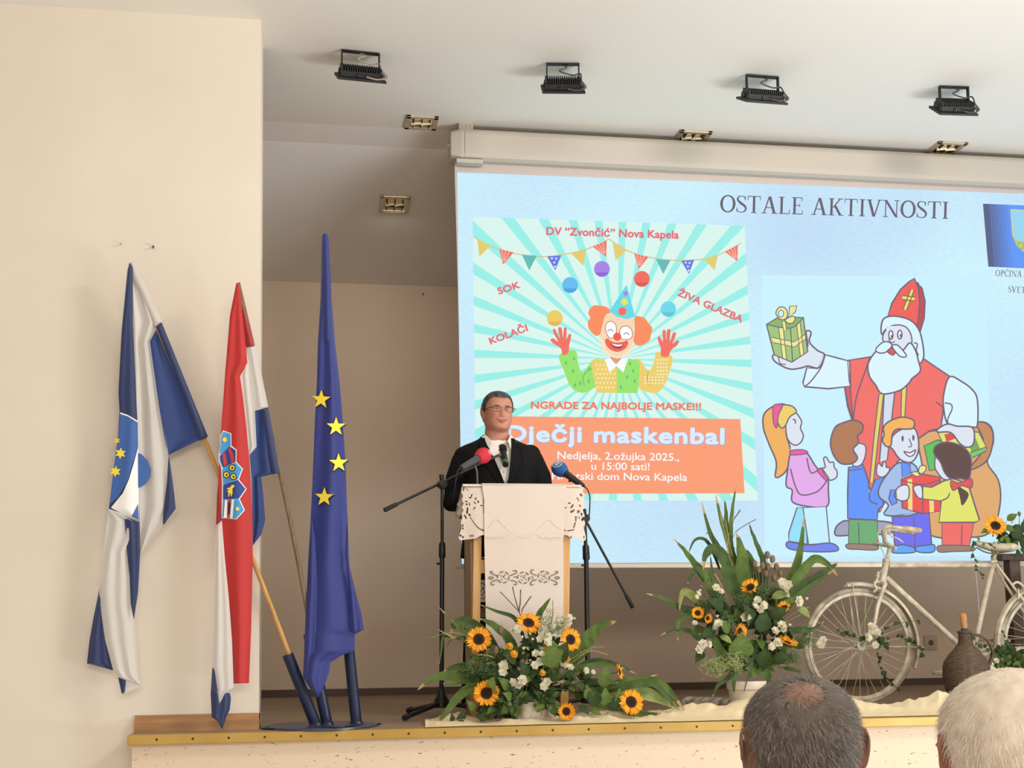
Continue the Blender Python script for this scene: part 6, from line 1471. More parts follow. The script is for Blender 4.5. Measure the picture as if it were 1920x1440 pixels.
for s in (-1, 1): fk.tube(catmull([crw + V(0, s * 0.048, 0), bp(600, 690, s * 0.052), bp(572, 830, s * 0.054), bp(530, 930, s * 0.055), hubF + V(0, s * 0.055, 0)], 5), [0.0115, 0.0115, 0.010, 0.0085, 0.007], 12)
fk.build('fork', BW, bike)
def fender(c, r, a0_, a1_, nm):
    f = MB(); rows = []
    for k in range(41):
        a = lerp(a0_, a1_, k / 40); e = V(math.cos(a), 0, math.sin(a))
        rows.append([c + e * (r + dr) + V(0, y, 0) for y, dr in ((-0.026, -0.014), (-0.024, 0.0), (-0.012, 0.006), (0, 0.008), (0.012, 0.006), (0.024, 0.0), (0.026, -0.014))])
    f.grid(rows); f.grid([[p - (p - c).normalized() * 0.0016 for p in r_] for r_ in rows]); f.build(nm, BW, bike)
fender(hubF, RT + 0.026, math.radians(101), math.radians(-22), 'front_mudguard')
fender(hubR, RT + 0.022, math.radians(196), math.radians(40), 'rear_mudguard')
for s in (-1, 1):
    MB().tube([hubF + V(0, s * 0.046, 0), hubF + V((RT + 0.04) * math.cos(1.68), s * 0.03, (RT + 0.03) * math.sin(1.68))], 0.003, 8).build('mudguard_stay', BW, bike)
    MB().tube([hubF + V(0, s * 0.046, 0), hubF + V((RT + 0.05), s * 0.03, -0.012)], 0.003, 8).build('mudguard_stay', BW, bike)
# brake caliper on the fork crown
bk = MB(); bk.tube(catmull([bp(600, 475, -0.07), bp(596, 520, -0.075), bp(575, 560, -0.075), bp(588, 590, -0.07), bp(570, 612, -0.06)], 4), 0.007, 8); bk.tube([bp(610, 540, -0.075), bp(568, 548, -0.07)], 0.006, 8); bk.tube([bp(598, 585, -0.07), bp(620, 590, -0.04)], 0.006, 8); bk.ball(bp(597, 505, -0.075), 0.012, 10, 6)
bk.build('brake', BW, bike)
# stem, bars, grip, lever, cable
hb = MB(); hb.tube(catmull([hdT, bp(664, 372), bp(676, 320), bp(668, 296)], 5), 0.0125, 12)
hb.tube([bp(572, 284, 0.16), bp(640, 296, 0.05), bp(672, 300, 0.0), bp(720, 316, -0.05)], 0.0105, 12)
hb.tube(catmull([bp(690, 306, 0.0), bp(650, 270, -0.10), bp(632, 210, -0.17), bp(650, 176, -0.20), bp(690, 172, -0.21), bp(770, 182, -0.22)], 6), 0.0105, 12)
hb.tube(catmull([bp(655, 296, 0.02), bp(640, 270, 0.14), bp(650, 215, 0.20), bp(680, 190, 0.21), bp(740, 196, 0.21)], 6), 0.0105, 12)
hb.build('handlebar', BW, bike)
g = MB(); g.tube([bp(765, 181, -0.22), bp(775, 182, -0.22), bp(880, 198, -0.22), bp(890, 200, -0.22)], [0.011, 0.0155, 0.0155, 0.010], 12); g.build('grip', mat('pale_grip', (208, 192, 168), 0.7, c2=(150, 128, 104), nscale=18), bike)
g = MB(); g.tube([bp(735, 195, 0.21), bp(840, 208, 0.21)], 0.0145, 12); g.build('grip', mat('pale_grip', (208, 192, 168), 0.7), bike)
lv = MB(); lv.tube(catmull([bp(668, 200, -0.2), bp(690, 236, -0.2), bp(730, 250, -0.21), bp(768, 276, -0.21)], 5), [0.006, 0.005, 0.004], 8); lv.build('brake_lever', BW, bike)
cb = MB(); cb.tube(catmull([bp(672, 200, -0.2), bp(604, 196, -0.18), bp(604, 270, -0.15), bp(640, 360, -0.10), bp(664, 428, -0.07), bp(700, 420, -0.04)], 6), 0.0028, 7); cb.tube(catmull([bp(690, 322, -0.05), bp(650, 380, -0.08), bp(655, 430, -0.08), bp(600, 490, -0.075)], 6), 0.0026, 7); cb.build('brake_cable', BW, bike)
# saddle
sd = MB(); rows = []
sx0, sx1 = bp(1242, 268), bp(1520, 300)
for i in range(25):
    u = i / 24; x = lerp(sx0.x, sx1.x, u); wv = interp(u, [0, 0.08, 0.3, 0.55, 0.8, 1.0], [0.012, 0.024, 0.034, 0.065, 0.095, 0.055]); zt_ = interp(u, [0, 0.1, 0.4, 0.7, 0.9, 1], [sx0.z - 0.004, sx0.z, sx0.z - 0.010, sx0.z - 0.014, sx0.z - 0.012, sx0.z - 0.03]); hh = interp(u, [0, 0.2, 0.5, 0.9, 1], [0.022, 0.04, 0.052, 0.055, 0.02])
    rows.append([V(x, BY + wv * math.cos(q), zt_ - hh * 0.5 + hh * 0.5 * math.copysign(abs(math.sin(q)) ** 0.7, math.sin(q))) for q in [2 * PI * k / 20 for k in range(20)]])
sd.grid(rows, True); sd.add(rows[0], [tuple(range(20))]); sd.add(rows[-1], [tuple(range(20))]); sd.build('saddle', BW, bike)
ss = MB()
for s in (-1, 1): ss.tube(catmull([bp(1262, 312, s * 0.01), bp(1330, 345, s * 0.02), bp(1400, 352, s * 0.022), bp(1490, 335, s * 0.05)], 4), 0.004, 7)
ss.tube([bp(1380, 345, -0.03), bp(1380, 345, 0.03)], 0.014, 12); ss.build('saddle_rails', mat('rusty_rail', (90, 70, 56), 0.6), bike)
spst = MB(); spst.tube([bp(1388, 340), bp(1375, 420)], 0.0125, 12); spst.tube([bp(1360, 408, -0.028), bp(1400, 404, -0.028)], 0.007, 8); spst.build('seat_post', BW, bike)
# cranks, pedals, chainring
ck = MB(); pedL = at(1764, 1262, BY - 0.10); pedR = bbk + (bbk - V(pedL.x, bbk.y, pedL.z)); 
cA = MB(); cA.tube([bbk + V(0, -0.06, 0), V(pedL.x, BY - 0.065, pedL.z)], [0.0115, 0.009], 10); cA.build('crank', BW, bike)
cA = MB(); cA.tube([bbk + V(0, 0.06, 0), V(pedR.x, BY + 0.065, pedR.z)], [0.0115, 0.009], 10); cA.build('crank', BW, bike)
for P_, s in ((pedL, -1), (pedR, 1)):
    p = MB(); c = V(P_.x, BY + s * 0.115, P_.z)
    for dx_ in (-0.032, 0.032): p.box(c + V(dx_, 0, 0), (0.014, 0.085, 0.022), bev=0.003)
    for dy_ in (-0.036, 0.036): p.box(c + V(0, dy_, 0), (0.07, 0.006, 0.024), bev=0.002)
    p.tube([c + V(0, -0.05 * s * 1.0, 0), c + V(0, 0.045 * s, 0)], 0.0075, 8); p.build('pedal', BW, bike)
cr3 = MB(); cr3.tube(circ(bbk + V(0, 0.045, 0), 0.088, 40), 0.004, 8, closed=True)
for k in range(5): a = 2 * PI * k / 5; cr3.tube([bbk + V(0, 0.045, 0), bbk + V(0.088 * math.cos(a), 0.045, 0.088 * math.sin(a))], 0.005, 8)
cr3.build('chainring', BW, bike)
ch = MB(); 
ch.tube([bbk + V(0.0, 0.045, 0.09), hubR + V(0, 0.045, 0.036)], 0.004, 6); ch.tube([bbk + V(0.0, 0.045, -0.09), hubR + V(0, 0.045, -0.036)], 0.004, 6); ch.build('chain', mat('rusty_chain', (110, 90, 70), 0.6), bike)
# rear brake and bits above the rear wheel
rb = MB(); rb.tube(catmull([bp(1510, 560, -0.06), bp(1540, 545, -0.07), bp(1580, 575, -0.06), bp(1600, 620, -0.05)], 4), 0.007, 8); rb.tube([bp(1545, 590, -0.05), bp(1548, 660, -0.04)], 0.006, 8); rb.build('brake', BW, bike)
ks = MB(); ks.tube([at(1838, 1250, BY - 0.08), at(1850, 1318, BY - 0.16)], 0.008, 8); ks.build('kickstand', BW, bike)
# ------------------------------------------------------------------ flowers
PETY = mat('sunflower_petal', (250, 186, 46), 0.65, c2=(242, 158, 28), nscale=14, trans=0.15)
SEED = mat('sunflower_seed', (44, 26, 18), 0.85, c2=(70, 42, 26), nscale=40, bump=0.6, bscale=200)
GRN1 = mat('leaf_green', (76, 98, 42), 0.65, spec=0.25, c2=(98, 118, 56), nscale=9, trans=0.12)
GRN2 = mat('leaf_dark_green', (42, 58, 30), 0.65, spec=0.25, c2=(58, 78, 38), nscale=9, trans=0.08)
GRN3 = mat('leaf_pale_green', (136, 152, 84), 0.55, c2=(112, 130, 70), nscale=8, trans=0.15)
CORN = mat('corn_leaf', (92, 114, 50), 0.6, spec=0.3, c2=(68, 90, 38), nscale=3, stretch=(6, 6, 2), trans=0.15)
CORND = mat('corn_leaf_dark', (58, 78, 38), 0.6, spec=0.3, c2=(78, 100, 48), nscale=3, stretch=(6, 6, 2), trans=0.12)
CORNY = mat('corn_leaf_yellowed', (150, 156, 84), 0.55, c2=(96, 118, 58), nscale=5, stretch=(3, 3, 3), trans=0.12)
DRYT = mat('dry_leaf_tip', (160, 134, 96), 0.7)
WBL = mat('white_bloom', (244, 238, 222), 0.55, c2=(236, 232, 206), nscale=12, trans=0.2)
YBL = mat('yellow_bloom', (240, 190, 52), 0.6, c2=(226, 166, 36), nscale=20)
STRAW = mat('straw', (190, 170, 116), 0.7, c2=(160, 150, 96), nscale=18); TEAS = mat('teasel_brown', (120, 104, 80), 0.85, bump=0.5, bscale=200)
PINKB = mat('brown_sprig', (96, 72, 58), 0.8)
FEN = mat('fennel_green', (132, 148, 92), 0.7); FEND = mat('fern_green', (84, 106, 62), 0.7)

def mk_petal(mb, M, L, W, cup=0.15, n=6, curl=0.0, tip=0.0):
    rows = []
    for i in range(n + 1):
        u = i / n; w_ = W * (math.sin(PI * min(1, u * 0.86 + 0.10)) ** 0.8) * (1 if u < 0.999 else 0.15)
        z = curl * u * u
        rows.append([M @ V(L * u, s * w_, z + cup * W * (s * s) - cup * W * 0.3) for s in (-1, -0.5, 0, 0.5, 1)])
    mb.grid(rows)
def sunflower_mesh(seed, droop=0.0, npet=22):
    rn_ = random.Random(seed); p = MB(); p.mat(0)
    for lay in range(2):
        for k in range(npet):
            a = 2 * PI * (k + 0.5 * lay) / npet + rn_.uniform(-0.07, 0.07)
            M = Matrix.Rotation(a, 4, 'Z') @ Matrix.Translation((0.34, 0, -0.03 * lay)) @ Matrix.Rotation(rn_.uniform(-0.28, 0.05) + droop + 0.12 * lay, 4, 'Y') @ Matrix.Rotation(rn_.uniform(-0.4, 0.4), 4, 'X')
            mk_petal(p, M, rn_.uniform(0.56, 0.70), 0.105, 0.5, 6, rn_.uniform(-0.10, 0.12))
    p.mat(1)
    for k in range(14):
        M = Matrix.Rotation(2 * PI * k / 14, 4, 'Z') @ Matrix.Translation((0.2, 0, -0.10)) @ Matrix.Rotation(0.15, 4, 'Y'); mk_petal(p, M, 0.42, 0.11, 0.3, 4)
    p.lathe([(-0.20, 0.05), (-0.14, 0.25), (-0.06, 0.38)], (0, 0, 0), n=18)
    p.tube([V(0, 0, -0.16), V(0.0, -0.04, -0.7), V(0, -0.25, -1.5)], 0.055, 8)
    c = MB(); c.lathe([(-0.04, 0.42), (0.03, 0.43), (0.075, 0.38), (0.085, 0.27), (0.06, 0.14), (0.05, 0.001)], (0, 0, 0), n=32)
    for k in range(150):
        r = 0.40 * math.sqrt((k + 0.5) / 150); a = k * 2.39996; c.ball((r * math.cos(a), r * math.sin(a), 0.06 + 0.02 * math.sin(r * 9)), 0.022, 6, 4, (1, 1, 1.2))
    return mesh_only(p, 'sunflower', [PETY, GRN1]), mesh_only(c, 'flower_centre', [SEED])
SUNF = [sunflower_mesh(1), sunflower_mesh(2, 0.05), sunflower_mesh(3, 0.55, 18), sunflower_mesh(4, -0.5, 18)]
def sunflower(parent, p, r, n, kind=0, roll=0.0):
    pm, cm = SUNF[kind]; M = Matrix.Translation(p) @ frame_to(n, roll=roll).to_4x4() @ Matrix.Scale(r, 4)
    o = place('sunflower', pm, parent, M); c = bpy.data.objects.new('flower_centre', cm); COL.objects.link(c); c.parent = o; ORIG[c.name] = ORIG[parent.name]
    return o
def bloom_mesh(seed, openn):
    rn_ = random.Random(seed); p = MB(); p.mat(0)
    for lay, (cnt, tl, r0) in enumerate(((6, 0.25 + openn, 0.10), (5, 0.75, 0.06), (4, 1.15, 0.03))):
        for k in range(cnt):
            M = Matrix.Rotation(2 * PI * k / cnt + lay * 0.5 + rn_.uniform(-.1, .1), 4, 'Z') @ Matrix.Translation((r0, 0, 0.05 + 0.04 * lay)) @ Matrix.Rotation(-(tl + rn_.uniform(-0.12, 0.12)), 4, 'Y')
            mk_petal(p, M, (0.98, 0.82, 0.6)[lay], (0.50, 0.42, 0.30)[lay], 0.45, 6, -0.16)
    p.mat(1); p.lathe([(-0.10, 0.03), (0.02, 0.16), (0.12, 0.20)], (0, 0, 0), n=12); p.tube([V(0, 0, -0.08), V(0.1, 0, -1.2), V(0.1, 0.1, -2.6)], 0.045, 6)
    p.mat(2); p.ball((0, 0, 0.35), 0.12, 8, 6)
    return mesh_only(p, 'white_bloom', [WBL, GRN3, mat('bloom_heart', (206, 196, 120), 0.7)])
BLO = [bloom_mesh(5, 0.25), bloom_mesh(6, 0.5), bloom_mesh(7, 0.05)]
def bud_mesh():
    p = MB(); p.mat(0); p.ball((0, 0, 0.5), 0.42, 12, 8, (1, 1, 1.35))
    for k in range(4): mk_petal(p, Matrix.Rotation(PI / 2 * k, 4, 'Z') @ Matrix.Translation((0.12, 0, 0)) @ Matrix.Rotation(-1.1, 4, 'Y'), 1.05, 0.34, 0.6, 5, -0.2)
    p.mat(1); p.lathe([(-0.05, 0.05), (0.12, 0.28)], (0, 0, 0), n=10); p.tube([V(0, 0, 0), V(0.05, 0, -1.6)], 0.05, 6)
    return mesh_only(p, 'white_bud', [WBL, GRN3])
BUD = bud_mesh()
def pom_mesh():
    p = MB(); p.mat(0); rn_ = random.Random(3)
    for lay, (cnt, tl, L) in enumerate(((14, 0.1, 0.9), (13, 0.45, 0.85), (10, 0.8, 0.75), (7, 1.15, 0.6))):
        for k in range(cnt): mk_petal(p, Matrix.Rotation(2 * PI * k / cnt + lay * .3, 4, 'Z') @ Matrix.Translation((0.12, 0, 0.08 * lay)) @ Matrix.Rotation(-tl, 4, 'Y'), L, 0.2, 0.4, 4, -0.1)
    p.ball((0, 0, 0.3), 0.3, 10, 6); p.mat(1); p.tube([V(0, 0, 0), V(0.1, 0, -2.6)], 0.06, 6); return mesh_only(p, 'yellow_bloom', [YBL, GRN1])
POM = pom_mesh()
def leaf_mesh(w=0.36, fold=0.25, ivy=False):
    p = MB(); rows = []
    if ivy:
        out = [(0, 0), (0.12, 0.30), (0.02, 0.46), (0.30, 0.40), (0.42, 0.50), (0.55, 0.28), (1.0, 0.0)]
        top = [V(x, y, -0.12 * y + 0.05 * math.sin(3 * x)) for x, y in out]; bot = [V(x, -y, -0.12 * y + 0.05 * math.sin(3 * x)) for x, y in out]; mid = [V(x, 0, 0.06 + 0.05 * math.sin(3 * x)) for x, y in out]
        p.grid([top, mid, bot])
    else:
        for i in range(9):
            u = i / 8; ww = w * math.sin(PI * u ** 0.8) * (1 - 0.15 * u) + 0.004; z = 0.18 * u - 0.42 * u * u
            rows.append([V(u, s * ww, z + fold * ww * abs(s) + 0.02 * math.sin(9 * u + s * 2)) for s in (-1, -0.5, 0, 0.5, 1)])
        p.grid(rows)
    p.tube([V(-0.3, 0, -0.1), V(0, 0, 0)], 0.012, 5)
    return p
LEAF = {'b': mesh_only(leaf_mesh(0.34), 'leaf', GRN1), 'd': mesh_only(leaf_mesh(0.36), 'leaf', GRN2), 'i': mesh_only(leaf_mesh(ivy=True), 'ivy_leaf', GRN2), 'r': mesh_only(leaf_mesh(0.5, 0.1), 'leaf', GRN1), 'p': mesh_only(leaf_mesh(0.30), 'leaf', GRN3)}
def leaf(parent, p, L, dirv, nrm, k='b', name=None):
    d = Vector(dirv).normalized(); n = Vector(nrm); n = (n - d * n.dot(d)).normalized(); s = n.cross(d)
    R = Matrix((d, s, n)).transposed().to_4x4()
    return place(name or ('ivy_leaf' if k == 'i' else 'leaf'), LEAF[k], parent, Matrix.Translation(p) @ R @ Matrix.Scale(L, 4))
def strap(parent, pts, w, m_, name='long_leaf', tipm=True, wy=0.35, seed=0):
    # a long strap leaf through 3-D points: gutter-folded, tapering, dry at the tip
    P = catmull(pts, 7); n = len(P); p = MB(); rn_ = random.Random(seed); tw = rn_.uniform(-0.35, 0.35)
    rows = []
    for i in range(n):
        u = i / (n - 1); t = (P[min(i + 1, n - 1)] - P[max(i - 1, 0)]).normalized()
        view = V(0.15, -1, 0.25); s = t.cross(view); s = s.normalized() if s.length > 1e-4 else V(1, 0, 0)
        nn = s.cross(t).normalized(); q = Matrix.Rotation(tw + 0.5 * (u - 0.5), 3, t); s = q @ s; nn = q @ nn
        ww = w / 2 * (min(1, 0.45 + u * 2.2) * (1 - u ** 2.6)) + 0.0008
        rows.append([P[i] + s * (ww * a) + nn * (-0.35 * ww * (1 - abs(a)) + 0.10 * ww * math.sin(i * 1.3 + a * 3)) for a in (-1, -0.5, 0, 0.5, 1)])
    k = int(n * 0.88) if tipm else n - 1
    p.mat(0).grid(rows[:k + 1])
    if k < n - 1: p.mat(1).grid(rows[k:])
    return p.build(name, [m_, DRYT], parent)
def ear(parent, pts, r, m_, name='grain_ear', seed=0, cnt=26, stem=None):
    p = MB(); P = catmull(pts, 8); n = len(P); rn_ = random.Random(seed)
    p.tube(P, 0.0014, 5); kk = int(n * (stem if stem is not None else 0.45))
    for c in range(cnt):
        i = lerp(kk, n - 1, c / cnt); q = lerp(P[int(i)], P[min(int(i) + 1, n - 1)], i % 1); t = (P[min(int(i) + 1, n - 1)] - P[max(int(i) - 1, 0)]).normalized()
        d = (t + V(rn_.uniform(-.8, .8), rn_.uniform(-.8, .8), rn_.uniform(-.8, .8))).normalized(); rr = r * (1 - 0.5 * c / cnt)
        p.ball(q + d * rr * 0.6, rr * 0.55, 6, 5, (0.55, 0.55, 1.3), frame_to(d))
    return p.build(name, m_, parent)
def sprig(parent, pts, m_, name='dry_sprig', seed=0):
    p = MB(); P = catmull(pts, 8); n = len(P); rn_ = random.Random(seed); p.tube(P, [0.0016, 0.0008], 5)
    for i in range(int(n * 0.35), n):
        t = (P[min(i + 1, n - 1)] - P[i - 1]).normalized()
        for s in (-1, 1): q = P[i] + V(0, 0, 0); d = (t + (RGT * s) * 0.35).normalized(); p.tube([q, q + d * 0.010], [0.0014, 0.0008], 5)
    return p.build(name, m_, parent)
def teasel(parent, p0, r, root):
    p = MB(); p.ball(p0, r, 14, 10, (0.85, 0.85, 1.25)); rn_ = random.Random(int(p0.x * 1e4))
    for k in range(90):
        d = V(rn_.gauss(0, 1), rn_.gauss(0, 1), rn_.gauss(0, 1)).normalized(); q = p0 + V(d.x * r * .85, d.y * r * .85, d.z * r * 1.25); s = d.cross(V(.3, .5, .8)).normalized() * 0.0009
        p.add([q - s, q + s, q + d * r * 0.42], [(0, 1, 2)])
    p.tube([p0 - V(0, 0, r), lerp(p0, root, 0.5) + V(0, 0, -0.01), root], 0.0018, 6)
    return p.build('teasel_head', TEAS, parent)
def fluff(parent, blobs, m_, name, seed, per=90):
    # fine feathery green, uncountable
    p = MB(); rn_ = random.Random(seed)
    for c, rx, rz, root in blobs:
        for _ in range(per):
            q = c + V(rn_.gauss(0, 0.45) * rx, rn_.gauss(0, 0.45) * min(rx, rz), rn_.gauss(0, 0.45) * rz)
            for _j in range(3):
                d = V(rn_.uniform(-1, 1), rn_.uniform(-1, 1), rn_.uniform(-0.6, 1)).normalized() * rn_.uniform(0.012, 0.028); e = d.cross(V(rn_.random(), rn_.random(), rn_.random())).normalized() * 0.008
                p.tube([q, q + d * 0.5 + e, q + d], [0.0014, 0.0009], 3)
        for _ in range(6):
            q = c + V(rn_.gauss(0, 0.3) * rx, rn_.gauss(0, 0.2) * rx, rn_.gauss(0, 0.3) * rz); p.tube([root, lerp(root, q, 0.6) + V(rn_.uniform(-.02, .02), 0, 0.02), q], 0.0011, 4)
    o = p.build(name, m_, parent); o['kind'] = 'stuff'; return o
def foliage(parent, blobs, seed, per=60, mats=(GRN2, GRN1), size=(0.035, 0.075)):
    p = MB(); rn_ = random.Random(seed); LM = leaf_mesh(0.34)
    for c, rx, ry, rz in blobs:
        for _ in range(per):
            u = V(rn_.gauss(0, 1), rn_.gauss(0, 1), rn_.gauss(0, 1)).normalized() * rn_.uniform(0.25, 1.0) ** 0.6
            q = c + V(u.x * rx, u.y * ry, u.z * rz); q.z = max(q.z, 0.03); d = (u + V(rn_.uniform(-.6, .6), rn_.uniform(-.6, .6), rn_.uniform(-.5, .7))).normalized(); n_ = V(rn_.uniform(-.6, .6), -1, rn_.uniform(0.1, 1)); n_ = n_ - d * n_.dot(d); n_.normalize()
            R = Matrix((d, n_.cross(d), n_)).transposed(); L = rn_.uniform(*size); p.mat(rn_.choice((0, 0, 1)))
            p.add([q + R @ (v * L) for v in LM.v], LM.f)
    o = p.build('foliage', list(mats), parent); o['kind'] = 'stuff'; return o

# ---- low arrangement before the lectern
AY = 0.06
def a1(x, y, dy=0.0): return at(780 + x * 0.2708, 1080 + y * 0.2708, AY + dy)
K1 = 0.2708 / ppm(a1(760, 700))
root1 = a1(790, 880); base1 = V(root1.x, AY, 0.012)
fa1 = thing('flower_arrangement', base1, 'wide low flower arrangement with eight bright sunflowers on the stage edge before the lectern', 'flower arrangement')
pt = MB(); pt.lathe([(0, 0.085), (0.004, 0.095), (0.05, 0.098), (0.085, 0.104), (0.09, 0.104), (0.087, 0.095), (0.07, 0.02)], base1, n=36); po = pt.build('pot', mat('patterned_pot', (222, 212, 196), 0.5, c2=(150, 134, 108), nscale=22), fa1)
foliage(fa1, [(a1(760, 640, 0.03), 0.125, 0.06, 0.10), (a1(760, 770, -0.02), 0.15, 0.06, 0.05), (a1(680, 870, -0.10), 0.06, 0.02, 0.03), (a1(900, 860, -0.10), 0.06, 0.02, 0.03), (a1(640, 620, 0.0), 0.10, 0.05, 0.07), (a1(860, 680, 0.0), 0.10, 0.05, 0.06), (a1(1100, 740, 0.0), 0.10, 0.05, 0.05), (a1(500, 640, 0.04), 0.09, 0.05, 0.07), (a1(860, 500, 0.05), 0.09, 0.05, 0.06), (a1(560, 900, -0.06), 0.08, 0.04, 0.03)], 11, 42)
fl = [((700, 640), (480, 470), (350, 395), (270, 330), (155, 212), 44, 0, .03), ((600, 600), (480, 420), (370, 330), (290, 320), (235, 400), 96, 1, .06), ((700, 560), (640, 430), (520, 330), (440, 295), 84, 0, .05), ((760, 480), (690, 300), (560, 245), (445, 200), 30, 1, .06), ((800, 520), (845, 290), (890, 210), (932, 150), 44, 0, .06),
      ((980, 680), (1130, 520), (1200, 420), (1290, 345), (1388, 314), 116, 0, .04), ((1000, 700), (1180, 610), (1280, 590), (1400, 620), (1530, 680), 50, 1, .05), ((980, 720), (1120, 640), (1300, 612), (1450, 640), 44, 0, .02), ((1080, 800), (1300, 770), (1480, 720), (1672, 685), 62, 0, .0), ((1100, 830), (1400, 780), (1580, 730), (1720, 760), (1862, 935), 92, 0, .03), ((1200, 850), (1500, 800), (1700, 850), (1830, 930), 112, 2, -.02), ((1300, 800), (1600, 740), (1740, 830), (1782, 920), 50, 1, -.04),
      ((700, 740), (560, 705), (370, 690), (200, 690), (100, 720), (10, 790), 84, 0, .0), ((680, 700), (560, 680), (380, 632), (270, 630), (180, 668), 72, 1, .03), ((620, 780), (400, 775), (300, 830), (220, 930), (138, 1030), 74, 0, -.05), ((560, 740), (340, 730), (250, 745), (185, 745), 40, 0, -.02), ((640, 600), (520, 500), (430, 425), (230, 430), 42, 1, .04), ((600, 560), (480, 480), (300, 440), (150, 370), 26, 2, .05), ((260, 430), (190, 420), (175, 520), (160, 610), 18, 1, .05), ((330, 340), (270, 330), (255, 360), (245, 402), 36, 1, .06),
      ((1200, 880), (1420, 900), (1560, 960), (1700, 950), 80, 0, -.03), ((1050, 780), (1250, 730), (1400, 740), 60, 1, -.03), ((900, 620), (960, 480), (1000, 420), 60, 1, .05)]
for i, f in enumerate(fl):
    *pts, w_, mi_, dy = f; strap(fa1, [a1(x, y, dy - 0.05 * (j / len(pts)) + (0.03 if j == 0 else 0)) for j, (x, y) in enumerate(pts)], w_ * K1, (CORN, CORND, CORNY)[mi_], seed=i)
for x, y, r, n, kd, dy in ((780, 325, 94, (0.05, -1, 0.75), 0, -.03), (436, 438, 92, (-0.25, -1, 0.12), 1, -.05), (1070, 440, 86, (0.3, -1, 0.2), 0, -.03), (488, 812, 94, (-0.1, -1, 0.15), 1, -.11), (1408, 662, 58, (0.95, -0.5, 0.25), 0, -.05), (1490, 872, 94, (0.12, -1, 0.22), 0, -.11), (1040, 938, 70, (-0.05, -1, 0.05), 3, -.13)):
    sunflower(fa1, a1(x, y, dy), r * K1, V(*n), kd, x * 0.01)
rn = random.Random(21)
WB1 = [(705, 368, 34), (672, 376, 26), (1058, 290, 28), (1050, 325, 30), (865, 436, 34), (912, 420, 32), (906, 462, 34), (830, 542, 32), (872, 540, 22), (857, 594, 32), (820, 620, 32), (604, 626, 38), (598, 668, 36), (668, 742, 34), (708, 756, 30), (736, 722, 36), (880, 768, 38), (908, 736, 32), (1020, 616, 38), (1066, 636, 28), (1170, 656, 30), (1222, 668, 22)]
for x, y, r in WB1: place('white_bloom', BLO[rn.randrange(3)], fa1, Matrix.Translation(a1(x, y, -0.10 + rn.uniform(-.015, .015))) @ frame_to(V(rn.uniform(-.45, .45), -1, rn.uniform(0, .7)), roll=rn.random() * 6).to_4x4() @ Matrix.Scale(r * K1 * 1.05, 4))
for x, y, r in ((748, 508, 18), (620, 596, 18), (878, 510, 18), (790, 590, 14), (1098, 300, 14), (690, 760, 16), (735, 430, 18), (805, 445, 16)): place('white_bud', BUD, fa1, Matrix.Translation(a1(x, y, -0.09)) @ frame_to(V(rn.uniform(-.4, .4), -.6, 1)).to_4x4() @ Matrix.Scale(r * K1, 4))
for x, y, r in ((648, 487, 28), (678, 541, 30), (905, 508, 26), (1042, 578, 28), (875, 673, 24)): place('yellow_bloom', POM, fa1, Matrix.Translation(a1(x, y, -0.10)) @ frame_to(V(rn.uniform(-.3, .3), -1, 0.4)).to_4x4() @ Matrix.Scale(r * K1, 4))
for x, y in ((585, 372), (552, 516), (735, 606), (1000, 655), (1120, 770)): teasel(fa1, a1(x, y, -0.06), 24 * K1, a1(760, 760, 0))
for (x, y, L, d, k) in [(1290, 770, 150, (0.2, 0, 1), 'b'), (1300, 900, 130, (0.1, 0, 1), 'b'), (1250, 900, 140, (-0.3, 0, 1), 'd'), (1200, 860, 110, (-0.2, 0, 1), 'b'), (1340, 930, 130, (0.5, 0, .8), 'd'), (1400, 900, 120, (0.1, 0, 1), 'b'), (1170, 800, 90, (-.6, 0, .7), 'd'), (950, 640, 190, (0.0, 0, 1), 'r'), (980, 600, 160, (0.3, 0, .8), 'd'), (640, 790, 120, (-.4, 0, .6), 'b'), (560, 780, 130, (-.2, 0, .2), 'r'), (400, 930, 90, (-.3, 0, .5), 'b'), (420, 960, 80, (.6, 0, -.3), 'd'), (350, 960, 80, (-.8, 0, -.2), 'd'), (330, 1000, 70, (-.6, 0, -.5), 'b'), (570, 900, 110, (-.5, 0, -.5), 'd'), (620, 870, 90, (.1, 0, -1), 'd'), (960, 860, 90, (.2, 0, -.8), 'b'), (920, 850, 80, (-.3, 0, -.7), 'd'), (1130, 900, 90, (.4, 0, -.3), 'd'), (1210, 930, 80, (.6, 0, -.2), 'b'), (720, 850, 90, (-.5, 0, -.6), 'd'), (860, 830, 90, (.2, 0, -.8), 'd'), (690, 600, 110, (-.6, 0, .5), 'd'), (760, 700, 110, (-.2, 0, .8), 'd'), (930, 720, 100, (.6, 0, .3), 'd'), (250, 1010, 60, (0, 0, .9), 'd')]:
    leaf(fa1, a1(x, y, -0.09), L * K1, V(d[0], -0.35, d[2]), V(rn.uniform(-.3, .3), -1, 0.6), k)
